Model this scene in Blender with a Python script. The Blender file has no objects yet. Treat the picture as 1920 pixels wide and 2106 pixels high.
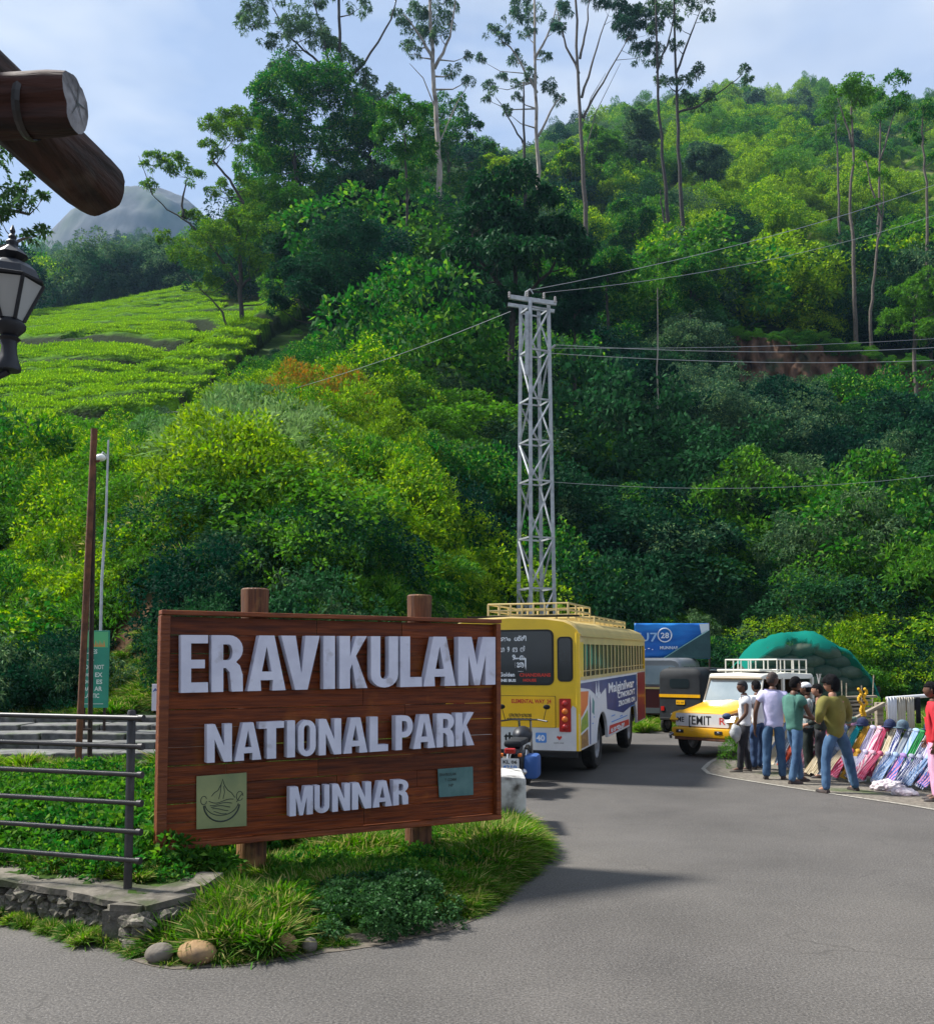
import bpy, bmesh, math, random
import numpy as np
from mathutils import Vector, Matrix, Euler, noise

S = bpy.context.scene
C = S.collection
R = math.radians

# ------------------------------------------------------------------ camera
F_PX, CX, CY, CAM_Z, PITCH = 1920.0, 960.0, 1249.0, 1.85, R(3.6)
cam_data = bpy.data.cameras.new('camera')
cam_data.sensor_fit = 'HORIZONTAL'
cam_data.sensor_width = 36.0
cam_data.lens = 36.0 * F_PX / 1920.0
cam_data.shift_y = (CY - 1053.0) / 1920.0
cam_data.clip_start = 0.05
cam_data.clip_end = 12000.0
cam = bpy.data.objects.new('camera', cam_data)
C.objects.link(cam)
cam.location = (0, 0, CAM_Z)
cam.rotation_euler = (R(90) + PITCH, 0, 0)
S.camera = cam

# ------------------------------------------------------------------ light
SUN_DIR = Vector((-0.62, 0.20, 0.80)).normalized()      # towards the sun
sun_data = bpy.data.lights.new('sun', 'SUN')
sun_data.energy = 5.0
sun_data.angle = R(8.0)
sun_data.color = (1.0, 0.97, 0.91)
sun = bpy.data.objects.new('sun', sun_data)
C.objects.link(sun)
sun.rotation_euler = SUN_DIR.to_track_quat('Z', 'Y').to_euler()
sun.location = (-20, 5, 40)

world = bpy.data.worlds.new('World')
S.world = world
world.use_nodes = True
wn, wl = world.node_tree.nodes, world.node_tree.links
wn.clear()
w_out = wn.new('ShaderNodeOutputWorld')
w_bg = wn.new('ShaderNodeBackground')
w_sky = wn.new('ShaderNodeTexSky')
w_sky.sky_type = 'NISHITA'
w_sky.sun_disc = False
w_sky.sun_elevation = math.asin(SUN_DIR.z)
w_sky.sun_rotation = math.atan2(SUN_DIR.x, SUN_DIR.y)
w_sky.altitude = 1500
w_sky.air_density = 1.0
w_sky.dust_density = 0.6
w_tc = wn.new('ShaderNodeTexCoord')
w_map = wn.new('ShaderNodeMapping')
w_map.inputs['Scale'].default_value = (1.0, 1.0, 2.6)
w_map.inputs['Rotation'].default_value = (0.0, R(14), R(20))
w_n1 = wn.new('ShaderNodeTexNoise')
w_n1.inputs['Scale'].default_value = 2.2
w_n1.inputs['Detail'].default_value = 5.0
w_n1.inputs['Roughness'].default_value = 0.55
w_n1.inputs['Distortion'].default_value = 0.5
w_ramp = wn.new('ShaderNodeValToRGB')
w_ramp.color_ramp.elements[0].position = 0.30
w_ramp.color_ramp.elements[0].color = (0.62, 0.62, 0.62, 1)
w_ramp.color_ramp.elements[1].position = 0.72
w_ramp.color_ramp.elements[1].color = (0.95, 0.95, 0.95, 1)
w_n2 = wn.new('ShaderNodeTexNoise')
w_n2.inputs['Scale'].default_value = 3.0
w_n2.inputs['Detail'].default_value = 4.0
w_n2.inputs['Distortion'].default_value = 0.4
w_cr = wn.new('ShaderNodeValToRGB')
w_cr.color_ramp.elements[0].position = 0.40
w_cr.color_ramp.elements[0].color = (5.0, 6.3, 9.0, 1)
w_cr.color_ramp.elements[1].position = 0.60
w_cr.color_ramp.elements[1].color = (8.8, 9.4, 10.4, 1)
w_mix = wn.new('ShaderNodeMixRGB')
wl.new(w_tc.outputs['Generated'], w_map.inputs['Vector'])
wl.new(w_map.outputs['Vector'], w_n1.inputs['Vector'])
wl.new(w_map.outputs['Vector'], w_n2.inputs['Vector'])
wl.new(w_n1.outputs['Fac'], w_ramp.inputs['Fac'])
wl.new(w_n2.outputs['Fac'], w_cr.inputs['Fac'])
wl.new(w_ramp.outputs['Color'], w_mix.inputs['Fac'])
wl.new(w_sky.outputs['Color'], w_mix.inputs['Color1'])
wl.new(w_cr.outputs['Color'], w_mix.inputs['Color2'])
wl.new(w_mix.outputs['Color'], w_bg.inputs['Color'])
w_bg.inputs['Strength'].default_value = 0.052
wl.new(w_bg.outputs['Background'], w_out.inputs['Surface'])

S.view_settings.view_transform = 'Standard'
S.view_settings.look = 'None'
S.view_settings.exposure = 0.98
S.view_settings.gamma = 1.0
S.view_settings.use_curve_mapping = False
S.render.engine = 'CYCLES'
S.cycles.max_bounces = 4
S.cycles.diffuse_bounces = 2
S.cycles.glossy_bounces = 2
S.cycles.transmission_bounces = 4
S.cycles.transparent_max_bounces = 8
S.cycles.volume_bounces = 0
S.cycles.sample_clamp_indirect = 6.0

# ------------------------------------------------------------------ pixel rays
cp, sp = math.cos(PITCH), math.sin(PITCH)


def ray(u, v):
    dx = (u - CX) / F_PX
    dy = (CY - v) / F_PX
    return Vector((dx, cp - dy * sp, sp + dy * cp))


def at(u, v, y):
    r = ray(u, v)
    t = y / r.y
    return Vector((r.x * t, y, CAM_Z + r.z * t))


def gnd(u, v, z=0.0):
    r = ray(u, v)
    t = (z - CAM_Z) / r.z
    return Vector((r.x * t, r.y * t, z))


def project(x, y, z):
    d = y * cp + (z - CAM_Z) * sp
    k = -y * sp + (z - CAM_Z) * cp
    return CX + F_PX * x / d, CY - F_PX * k / d


# ------------------------------------------------------------------ materials
def new_mat(name):
    m = bpy.data.materials.new(name)
    m.use_nodes = True
    nt = m.node_tree
    nt.nodes.clear()
    out = nt.nodes.new('ShaderNodeOutputMaterial')
    return m, nt.nodes, nt.links, out


def col4(c):
    return (c[0], c[1], c[2], 1.0)


def mat(name, c1, c2=None, rough=0.6, scale=6.0, stretch=(1, 1, 1), bump=0.0, bump_scale=None,
        metallic=0.0, spec=0.4, detail=5.0, lo=0.35, hi=0.65, coord='Object', c3=None, c3_scale=1.3,
        c3_lo=0.55, c3_hi=0.7, coat=0.0, trans=0.0, rand=0.0):
    """painted / natural surface: two tones by noise, optional third tone in patches, optional bump"""
    m, n, l, out = new_mat(name)
    p = n.new('ShaderNodeBsdfPrincipled')
    p.inputs['Roughness'].default_value = rough
    p.inputs['Metallic'].default_value = metallic
    p.inputs['Specular IOR Level'].default_value = spec
    p.inputs['Coat Weight'].default_value = coat
    p.inputs['Transmission Weight'].default_value = trans
    p.inputs['Base Color'].default_value = col4(c1)
    l.new(p.outputs['BSDF'], out.inputs['Surface'])
    tc = n.new('ShaderNodeTexCoord')
    mp = n.new('ShaderNodeMapping')
    mp.inputs['Scale'].default_value = stretch
    l.new(tc.outputs[coord], mp.inputs['Vector'])
    last = None
    if c2 is not None:
        nz = n.new('ShaderNodeTexNoise')
        nz.inputs['Scale'].default_value = scale
        nz.inputs['Detail'].default_value = detail
        nz.inputs['Roughness'].default_value = 0.6
        l.new(mp.outputs['Vector'], nz.inputs['Vector'])
        r = n.new('ShaderNodeValToRGB')
        r.color_ramp.elements[0].position = lo
        r.color_ramp.elements[0].color = col4(c1)
        r.color_ramp.elements[1].position = hi
        r.color_ramp.elements[1].color = col4(c2)
        l.new(nz.outputs['Fac'], r.inputs['Fac'])
        last = r.outputs['Color']
    if c3 is not None:
        n3 = n.new('ShaderNodeTexNoise')
        n3.inputs['Scale'].default_value = c3_scale
        n3.inputs['Detail'].default_value = 6.0
        l.new(tc.outputs[coord], n3.inputs['Vector'])
        r3 = n.new('ShaderNodeMapRange')
        r3.inputs['From Min'].default_value = c3_lo
        r3.inputs['From Max'].default_value = c3_hi
        l.new(n3.outputs['Fac'], r3.inputs['Value'])
        mx = n.new('ShaderNodeMixRGB')
        l.new(r3.outputs['Result'], mx.inputs['Fac'])
        if last:
            l.new(last, mx.inputs['Color1'])
        else:
            mx.inputs['Color1'].default_value = col4(c1)
        mx.inputs['Color2'].default_value = col4(c3)
        last = mx.outputs['Color']
    if rand > 0:
        oi = n.new('ShaderNodeObjectInfo')
        mr = n.new('ShaderNodeMapRange')
        mr.inputs['To Min'].default_value = 1.0 - rand
        mr.inputs['To Max'].default_value = 1.0 + rand
        l.new(oi.outputs['Random'], mr.inputs['Value'])
        hv = n.new('ShaderNodeHueSaturation')
        l.new(mr.outputs['Result'], hv.inputs['Value'])
        if last:
            l.new(last, hv.inputs['Color'])
        else:
            hv.inputs['Color'].default_value = col4(c1)
        last = hv.outputs['Color']
    if last:
        l.new(last, p.inputs['Base Color'])
    if bump > 0:
        nb = n.new('ShaderNodeTexNoise')
        nb.inputs['Scale'].default_value = bump_scale or scale * 3
        nb.inputs['Detail'].default_value = 6.0
        l.new(mp.outputs['Vector'], nb.inputs['Vector'])
        b = n.new('ShaderNodeBump')
        b.inputs['Strength'].default_value = bump
        b.inputs['Distance'].default_value = 0.02
        l.new(nb.outputs['Fac'], b.inputs['Height'])
        l.new(b.outputs['Normal'], p.inputs['Normal'])
    return m


def leaf_mat(name, c1, c2, tip=None, rough=0.75, transl=0.35, patch_scale=0.08, isl=0.35, obj_rand=0.3, tip_amt=0.6):
    """leaf: two greens mixed by place and by plant, every leaf a little lighter or darker, light through the blade"""
    m, n, l, out = new_mat(name)
    tc = n.new('ShaderNodeNewGeometry')
    nz = n.new('ShaderNodeTexNoise')
    nz.inputs['Scale'].default_value = patch_scale
    nz.inputs['Detail'].default_value = 3.0
    l.new(tc.outputs['Position'], nz.inputs['Vector'])
    oi = n.new('ShaderNodeObjectInfo')
    a = n.new('ShaderNodeMath'); a.operation = 'MULTIPLY_ADD'
    l.new(oi.outputs['Random'], a.inputs[0]); a.inputs[1].default_value = obj_rand * 2
    s = n.new('ShaderNodeMath'); s.operation = 'SUBTRACT'
    l.new(nz.outputs['Fac'], s.inputs[0]); s.inputs[1].default_value = obj_rand
    l.new(s.outputs[0], a.inputs[2])
    r = n.new('ShaderNodeMapRange')
    r.inputs['From Min'].default_value = 0.30
    r.inputs['From Max'].default_value = 0.70
    l.new(a.outputs[0], r.inputs['Value'])
    mx = n.new('ShaderNodeMixRGB')
    mx.inputs['Color1'].default_value = col4(c1)
    mx.inputs['Color2'].default_value = col4(c2)
    l.new(r.outputs['Result'], mx.inputs['Fac'])
    last = mx.outputs['Color']
    if tip:
        isr = n.new('ShaderNodeMath'); isr.operation = 'GREATER_THAN'
        l.new(tc.outputs['Random Per Island'], isr.inputs[0]); isr.inputs[1].default_value = 1.0 - tip_amt
        mt = n.new('ShaderNodeMixRGB')
        mt.inputs['Color2'].default_value = col4(tip)
        l.new(isr.outputs[0], mt.inputs['Fac'])
        l.new(last, mt.inputs['Color1'])
        last = mt.outputs['Color']
    hv = n.new('ShaderNodeHueSaturation')
    mr = n.new('ShaderNodeMapRange')
    mr.inputs['To Min'].default_value = 1.0 - isl
    mr.inputs['To Max'].default_value = 1.0 + isl
    l.new(tc.outputs['Random Per Island'], mr.inputs['Value'])
    l.new(mr.outputs['Result'], hv.inputs['Value'])
    l.new(last, hv.inputs['Color'])
    p = n.new('ShaderNodeBsdfPrincipled')
    p.inputs['Roughness'].default_value = rough
    p.inputs['Specular IOR Level'].default_value = 0.10
    l.new(hv.outputs['Color'], p.inputs['Base Color'])
    t = n.new('ShaderNodeBsdfTranslucent')
    h2 = n.new('ShaderNodeHueSaturation')
    h2.inputs['Hue'].default_value = 0.50
    h2.inputs['Saturation'].default_value = 1.1
    h2.inputs['Value'].default_value = 1.5
    l.new(hv.outputs['Color'], h2.inputs['Color'])
    l.new(h2.outputs['Color'], t.inputs['Color'])
    ms = n.new('ShaderNodeMixShader')
    ms.inputs['Fac'].default_value = transl
    l.new(p.outputs['BSDF'], ms.inputs[1])
    l.new(t.outputs['BSDF'], ms.inputs[2])
    l.new(ms.outputs['Shader'], out.inputs['Surface'])
    return m


# ------------------------------------------------------------------ objects
def tag(o, label=None, cat=None, group=None, kind=None):
    if label: o['label'] = label
    if cat: o['category'] = cat
    if group: o['group'] = group
    if kind: o['kind'] = kind
    return o


def link(name, me, material=None, parent=None, smooth=False):
    o = bpy.data.objects.new(name, me)
    C.objects.link(o)
    if material is not None and not me.materials:
        for mm in (material if isinstance(material, (list, tuple)) else [material]):
            me.materials.append(mm)
    if parent is not None:
        o.parent = parent
    if smooth:
        me.shade_smooth()
    return o


def empty(name, loc=(0, 0, 0), rz=0.0, rot=None, label=None, cat=None, group=None):
    o = bpy.data.objects.new(name, None)
    C.objects.link(o)
    o.empty_display_size = 0.2
    o.location = loc
    o.rotation_euler = rot if rot else (0, 0, rz)
    return tag(o, label, cat, group)


def copy_tree(o, parent=None):
    c = o.copy()
    C.objects.link(c)
    if parent is not None:
        c.parent = parent
    for ch in [x for x in KIDS.get(o.name, [])]:
        copy_tree(ch, c)
    return c


KIDS = {}


def index_children(root):
    for ch in root.children:
        KIDS.setdefault(root.name, []).append(ch)
        index_children(ch)


def np_mesh(name, verts, faces4=None, faces3=None):
    """fast mesh from numpy arrays"""
    me = bpy.data.meshes.new(name)
    verts = np.asarray(verts, dtype=np.float32)
    me.vertices.add(len(verts))
    me.vertices.foreach_set('co', verts.ravel())
    loops, starts = [], []
    k = 0
    if faces4 is not None and len(faces4):
        f = np.asarray(faces4, dtype=np.int32)
        loops.append(f.ravel()); starts.append(np.arange(len(f), dtype=np.int32) * 4)
        k = len(f) * 4
    if faces3 is not None and len(faces3):
        f = np.asarray(faces3, dtype=np.int32)
        loops.append(f.ravel()); starts.append(k + np.arange(len(f), dtype=np.int32) * 3)
    loops = np.concatenate(loops); starts = np.concatenate(starts)
    me.loops.add(len(loops))
    me.loops.foreach_set('vertex_index', loops)
    me.polygons.add(len(starts))
    me.polygons.foreach_set('loop_start', starts)
    me.update(calc_edges=True)
    return me


class MB:
    """collects boxes, tubes, prisms and lathes; build() links them as one mesh object"""
    def __init__(self):
        self.v, self.f = [], []

    def add(self, vs, fs):
        k = len(self.v)
        self.v += [tuple(p) for p in vs]
        self.f += [tuple(i + k for i in f) for f in fs]
        return self

    def box(self, c, s, rot=None, bevel=0.0, taper=1.0):
        hx, hy, hz = s[0] / 2, s[1] / 2, s[2] / 2
        M = rot if rot is not None else Matrix.Identity(3)
        c = Vector(c)
        if bevel <= 0:
            vs = [Vector((x * (taper if z > 0 else 1), y * (taper if z > 0 else 1), z)) for z in (-hz, hz) for y in (-hy, hy) for x in (-hx, hx)]
            fs = [(0, 2, 3, 1), (4, 5, 7, 6), (0, 1, 5, 4), (2, 6, 7, 3), (0, 4, 6, 2), (1, 3, 7, 5)]
            return self.add([c + M @ p for p in vs], fs)
        bm = bmesh.new()
        bmesh.ops.create_cube(bm, size=1.0)
        for p in bm.verts:
            p.co = Vector((p.co.x * s[0], p.co.y * s[1], p.co.z * s[2]))
        bmesh.ops.bevel(bm, geom=bm.edges[:] , offset=min(bevel, min(s) * 0.45), segments=2, profile=0.5, affect='EDGES')
        bm.verts.ensure_lookup_table()
        idx = {p: i for i, p in enumerate(bm.verts)}
        self.add([c + M @ p.co for p in bm.verts], [[idx[p] for p in f.verts] for f in bm.faces])
        bm.free()
        return self

    def tube(self, pts, r, n=8, cap=True, flat=1.0):
        pts = [Vector(p) for p in pts]
        rs = r if isinstance(r, (list, tuple)) else [r] * len(pts)
        k = len(self.v)
        up = Vector((0, 0, 1))
        rings = []
        prev = None
        for i, p in enumerate(pts):
            d = (pts[min(i + 1, len(pts) - 1)] - pts[max(i - 1, 0)])
            if d.length < 1e-9: d = Vector((0, 0, 1))
            d.normalize()
            if prev is None:
                a = up if abs(d.z) < 0.9 else Vector((1, 0, 0))
                x = d.cross(a).normalized()
            else:
                x = (prev - d * prev.dot(d))
                x = x.normalized() if x.length > 1e-6 else d.orthogonal().normalized()
            prev = x
            y = d.cross(x)
            rings.append([p + (x * math.cos(t) + y * math.sin(t) * flat) * rs[i] for t in [2 * math.pi * j / n for j in range(n)]])
        vs = [q for ring in rings for q in ring]
        fs = []
        for i in range(len(pts) - 1):
            for j in range(n):
                a, b = i * n + j, i * n + (j + 1) % n
                fs.append((a, b, b + n, a + n))
        if cap:
            fs.append(tuple(range(n - 1, -1, -1)))
            fs.append(tuple((len(pts) - 1) * n + j for j in range(n)))
        return self.add(vs, fs)

    def lathe(self, prof, c=(0, 0, 0), n=16, rot=None, cap=True):
        M = rot if rot is not None else Matrix.Identity(3)
        c = Vector(c)
        vs, fs = [], []
        for r, z in prof:
            for j in range(n):
                t = 2 * math.pi * j / n
                vs.append(c + M @ Vector((r * math.cos(t), r * math.sin(t), z)))
        for i in range(len(prof) - 1):
            for j in range(n):
                a, b = i * n + j, i * n + (j + 1) % n
                fs.append((a, b, b + n, a + n))
        if cap:
            fs.append(tuple(range(n - 1, -1, -1)))
            fs.append(tuple((len(prof) - 1) * n + j for j in range(n)))
        return self.add(vs, fs)

    def prism(self, poly, origin, ux, uy, depth):
        """polygon in the plane (ux, uy) through origin, extruded by the vector depth"""
        origin, ux, uy, depth = Vector(origin), Vector(ux), Vector(uy), Vector(depth)
        a = [origin + ux * p[0] + uy * p[1] for p in poly]
        b = [p + depth for p in a]
        n = len(poly)
        fs = [tuple(range(n)), tuple(range(2 * n - 1, n - 1, -1))]
        for i in range(n):
            j = (i + 1) % n
            fs.append((i, i + n, j + n, j))
        return self.add(a + b, fs)

    def ball(self, c, r, n=10, m=7, squash=(1, 1, 1), jitter=0.0, rng=None, rot=None):
        M = rot if rot is not None else Matrix.Identity(3)
        c = Vector(c)
        vs = [c + M @ Vector((0, 0, -r * squash[2]))]
        for i in range(1, m):
            ph = math.pi * i / m - math.pi / 2
            for j in range(n):
                t = 2 * math.pi * j / n
                q = Vector((math.cos(ph) * math.cos(t) * squash[0], math.cos(ph) * math.sin(t) * squash[1], math.sin(ph) * squash[2])) * r
                if jitter:
                    q *= 1 + jitter * (noise.noise(q / r * 1.3 + Vector((c.x * 3, c.y * 5, c.z * 7)), noise_basis='PERLIN_ORIGINAL'))
                vs.append(c + M @ q)
        vs.append(c + M @ Vector((0, 0, r * squash[2])))
        fs = []
        for j in range(n):
            fs.append((0, 1 + (j + 1) % n, 1 + j))
        for i in range(m - 2):
            for j in range(n):
                a, b = 1 + i * n + j, 1 + i * n + (j + 1) % n
                fs.append((a, b, b + n, a + n))
        L = len(vs) - 1
        for j in range(n):
            fs.append((L, 1 + (m - 2) * n + j, 1 + (m - 2) * n + (j + 1) % n))
        return self.add(vs, fs)

    def mesh(self, name):
        me = bpy.data.meshes.new(name)
        me.from_pydata([tuple(p) for p in self.v], [], self.f)
        me.update()
        bm = bmesh.new(); bm.from_mesh(me)
        bmesh.ops.recalc_face_normals(bm, faces=bm.faces[:])
        bm.to_mesh(me); bm.free()
        return me

    def build(self, name, material=None, parent=None, smooth=False, angle=None):
        me = self.mesh(name)
        o = link(name, me, material, parent, smooth)
        if angle is not None:
            me.shade_smooth()
            me.set_sharp_from_angle(angle=R(angle))
        return o
# ================================================================== terrain
rng = np.random.default_rng(7)

WALL_FRONT = [(-9.5, 9.3), (-6.0, 8.1), (-3.75, 7.12), (-2.95, 6.72), (-2.45, 6.42), (-2.12, 6.2)]
WALL_BACK = [(-2.02, 6.55), (-1.90, 6.88), (-1.80, 7.16)]
_bed_px = [(300, 1978), (362, 1990), (470, 1984), (560, 1972), (661, 1957), (760, 1944), (878, 1922), (960, 1890), (1020, 1860),
           (1040, 1830), (1075, 1800), (1112, 1765), (1108, 1738), (1090, 1715)]
BED_OUT = [tuple(gnd(u, v).xy) for u, v in _bed_px]
YARD_R = [(0.75, 10.8), (0.5, 12.5), (0.1, 14.5), (-0.9, 17.0), (-1.6, 20.0), (-1.5, 24.0)]
BED_POLY = BED_OUT + YARD_R + [(-14, 24), (-14, 9.5)] + WALL_FRONT[1:]
WALL_POLY = WALL_FRONT + WALL_BACK + [(-2.04, 7.5), (-2.06, 8.3), (-1.3, 9.3), (-0.5, 10.3), (-0.1, 11.4), (-0.1, 13.0), (-0.8, 16.0), (-2.2, 20.0), (-2.2, 26.0), (-16, 26), (-16, 9.5)]


def poly_sd(px, py, poly):
    """signed distance to a polygon, positive inside"""
    px = np.asarray(px, float); py = np.asarray(py, float)
    d = np.full(px.shape, 1e9)
    ins = np.zeros(px.shape, bool)
    n = len(poly)
    for i in range(n):
        x0, y0 = poly[i]; x1, y1 = poly[(i + 1) % n]
        ex, ey = x1 - x0, y1 - y0
        wx, wy = px - x0, py - y0
        t = np.clip((wx * ex + wy * ey) / (ex * ex + ey * ey + 1e-12), 0, 1)
        d = np.minimum(d, (wx - ex * t) ** 2 + (wy - ey * t) ** 2)
        c = ((y0 > py) != (y1 > py)) & (px < ex * (py - y0) / (ey + 1e-12 * (ey == 0)) + x0)
        ins ^= c
    d = np.sqrt(d)
    return np.where(ins, d, -d)


def sstep(a, b, x):
    t = np.clip((x - a) / (b - a), 0, 1)
    return t * t * (3 - 2 * t)


# screen rows of the ground at a set of distances, one column per screen column: the hills as surveyed from the road
T_U = [-900, -300, 0, 150, 300, 400, 500, 600, 700, 800, 900, 960, 1050, 1150, 1300, 1450, 1600, 1750, 1920, 2200, 2900]
FL = lambda d, z=-0.08: CY + 120.8 + (CAM_Z - z) * F_PX / d
T_Y = [12, 18, 21, 24, 28, 33, 40, 50, 62, 75, 88, 104, 125, 150, 180, 220, 280, 380, 520, 700]
T_V = {
    18:  [1520, 1520, 1518, 1510, 1500, 1505, 1515, 1520, 1525, 1530, 1560] + [FL(18)] * 10,
    21:  [1480, 1480, 1478, 1470, 1400, 1390, 1400, 1410, 1420, 1440, 1500, 1530] + [FL(21)] * 9,
    24:  [1400, 1400, 1395, 1370, 1220, 1180, 1190, 1220, 1260, 1330, 1430, 1480] + [FL(24)] * 9,
    28:  [1290, 1290, 1270, 1230, 1090, 1040, 1050, 1090, 1150, 1230, 1330, 1400, 1480] + [FL(28)] * 8,
    33:  [1190, 1190, 1170, 1140, 1030, 985, 985, 1000, 1050, 1110, 1210, 1270, 1370, 1440, 1465, 1465, 1465, 1465, 1465, 1465, 1465],
    40:  [1080, 1080, 1060, 1040, 990, 945, 920, 920, 950, 1000, 1090, 1150, 1240, 1300, 1330, 1340, 1340, 1340, 1330, 1330, 1330],
    50:  [985, 985, 968, 955, 945, 915, 870, 850, 860, 900, 970, 1020, 1090, 1140, 1160, 1165, 1165, 1165, 1160, 1160, 1160],
    62:  [900, 900, 885, 872, 862, 845, 815, 805, 815, 830, 870, 910, 960, 1000, 1010, 1010, 1010, 1015, 1010, 1010, 1010],
    75:  [830, 830, 815, 802, 790, 770, 745, 735, 755, 765, 780, 810, 850, 885, 890, 880, 880, 900, 905, 905, 905],
    88:  [780, 780, 762, 745, 728, 712, 685, 655, 700, 710, 710, 735, 770, 790, 780, 720, 715, 745, 770, 770, 770],
    104: [738, 738, 722, 712, 700, 700, 690, 655, 625, 630, 650, 670, 690, 690, 670, 640, 650, 680, 690, 690, 690],
    125: [700, 700, 686, 674, 660, 652, 650, 635, 590, 570, 580, 595, 600, 590, 575, 575, 590, 600, 600, 600, 600],
    150: [680, 680, 664, 648, 628, 612, 606, 600, 560, 520, 510, 520, 520, 510, 490, 490, 500, 510, 510, 510, 510],
    180: [690, 690, 672, 650, 625, 600, 596, 590, 560, 500, 460, 455, 450, 430, 410, 410, 420, 430, 430, 430, 430],
    220: [740, 740, 720, 700, 670, 650, 640, 620, 580, 520, 455, 425, 400, 370, 345, 335, 340, 345, 350, 350, 350],
    280: [780, 780, 760, 740, 710, 690, 670, 650, 610, 560, 490, 440, 385, 325, 285, 270, 270, 275, 280, 280, 280],
    380: [720, 720, 705, 690, 680, 675, 670, 655, 630, 600, 540, 490, 425, 345, 275, 240, 238, 245, 258, 262, 262],
    520: [630, 620, 605, 590, 580, 575, 570, 575, 590, 600, 600, 570, 520, 450, 380, 340, 340, 345, 350, 350, 350],
    700: [690, 680, 665, 650, 640, 640, 640, 650, 670, 680, 680, 660, 620, 560, 500, 470, 470, 470, 470, 470, 470],
}
T_V[12] = [FL(12, 0.28)] * 10 + [FL(12, 0.28)] + [FL(12)] * 10
_gu = np.arange(-900, 2901, 20.0)
_gl = np.linspace(math.log(12), math.log(700), 240)
_tab = np.array([np.interp(_gu, T_U, T_V[d]) for d in T_Y])
_grid = np.array([np.interp(_gl, np.log(T_Y), _tab[:, i]) for i in range(len(_gu))]).T      # [y, u]
for _ in range(3):
    g = np.pad(_grid, 1, mode='edge')
    _grid = (g[:-2, 1:-1] + 2 * g[1:-1, 1:-1] + g[2:, 1:-1]) / 4
    g = np.pad(_grid, 1, mode='edge')
    _grid = (g[1:-1, :-2] + 2 * g[1:-1, 1:-1] + g[1:-1, 2:]) / 4

# a spur of the tea slope stands in front of a dip; a bulge carries the bright shrubs above the sign
_GU, _GY = np.meshgrid(_gu, np.exp(_gl))
_yc = np.interp(_GU, [100, 200, 300, 400, 500, 640], [60, 62, 66, 72, 80, 94])
_w = sstep(120, 320, _GU) * (1 - sstep(630, 700, _GU))
_grid = _grid - 26 * _w * np.exp(-((_GY - _yc) / 5.5) ** 2) + 52 * _w * np.exp(-((_GY - _yc - 11) / 6.0) ** 2)
_grid = _grid - 8 * np.exp(-((_GU - 680) / 120) ** 2 - ((_GY - 45) / 9.0) ** 2)


def V_at(u, y):
    fu = np.clip((u + 900) / 20.0, 0, len(_gu) - 1.001)
    fy = np.clip((np.log(np.maximum(y, 12)) - _gl[0]) / (_gl[1] - _gl[0]), 0, len(_gl) - 1.001)
    iu = fu.astype(int); iy = fy.astype(int)
    a = fu - iu; b = fy - iy
    return ((_grid[iy, iu] * (1 - a) + _grid[iy, iu + 1] * a) * (1 - b) + (_grid[iy + 1, iu] * (1 - a) + _grid[iy + 1, iu + 1] * a) * b)


def vnoise(x, y, s, seed=0):
    """cheap smooth value noise"""
    X = x / s + seed * 17.3; Y = y / s + seed * 9.1
    ix = np.floor(X).astype(np.int64); iy = np.floor(Y).astype(np.int64)
    fx = X - ix; fy = Y - iy
    fx = fx * fx * (3 - 2 * fx); fy = fy * fy * (3 - 2 * fy)
    def h(a, b):
        n = (a * 374761393 + b * 668265263 + seed * 1274126177) & 0x7fffffff
        n = (n ^ (n >> 13)) * 1274126177 & 0x7fffffff
        return ((n ^ (n >> 16)) & 0xffff) / 65535.0
    return (h(ix, iy) * (1 - fx) + h(ix + 1, iy) * fx) * (1 - fy) + (h(ix, iy + 1) * (1 - fx) + h(ix + 1, iy + 1) * fx) * fy - 0.5


def ground_z(x, y):
    x = np.asarray(x, float); y = np.asarray(y, float)
    yy = np.maximum(y, 1.0)
    u = CX + F_PX * x / yy
    for _ in range(4):
        v = V_at(np.clip(u, -900, 2900), yy)
        k = (CY - v) / F_PX
        u = CX + F_PX * (x / yy) * (cp - k * sp)
    k = (CY - v) / F_PX
    zt = CAM_Z + yy * (sp + k * cp) / (cp - k * sp)
    zt = zt + vnoise(x, y, 5.0, 1) * 0.5 * sstep(22, 40, y) + vnoise(x, y, 17.0, 2) * 1.6 * sstep(40, 90, y)
    sd_w = poly_sd(x, y, WALL_POLY)
    sd_b = poly_sd(x, y, BED_POLY)
    zn = -0.08 + np.maximum(0.36 * sstep(0.0, 0.06, sd_w - 0.12), np.where(sd_b > -0.1, 0.05 + 0.10 * sstep(0.0, 1.0, sd_b + 0.1), 0))
    zn = zn + np.where(sd_b > 0.3, vnoise(x, y, 0.7, 3) * 0.08, 0)
    return zn + (zt - zn) * sstep(13.5, 19.5, y)


def gz(x, y):
    return float(ground_z(np.array([x]), np.array([y]))[0])


# tea field outline in screen columns and rows (used as a region on the slope)
TEA = [(-800, 1000), (0, 925), (150, 898), (300, 880), (360, 868), (410, 830), (470, 770), (520, 735), (560, 695), (640, 655), (660, 620), (590, 620),
       (500, 650), (450, 660), (455, 590), (400, 575), (300, 590), (150, 620), (60, 648), (0, 670), (-800, 780)]


def tea_sd(x, y, z):
    u, v = project(x, y, z)
    s = poly_sd(u, v, TEA) + 26 * vnoise(x, y, 5.0, 71)
    yc = np.interp(u, [100, 200, 300, 400, 500, 640], [60, 62, 66, 72, 80, 94])
    wd = 7.0 * sstep(180, 420, u)
    dip = np.abs(y - yc - 11.5)
    s = np.where((dip < wd) & (s > 0), np.minimum(s, -8.0), s)
    return np.where((y > 45) & (y < 178), s, -200.0)


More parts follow.
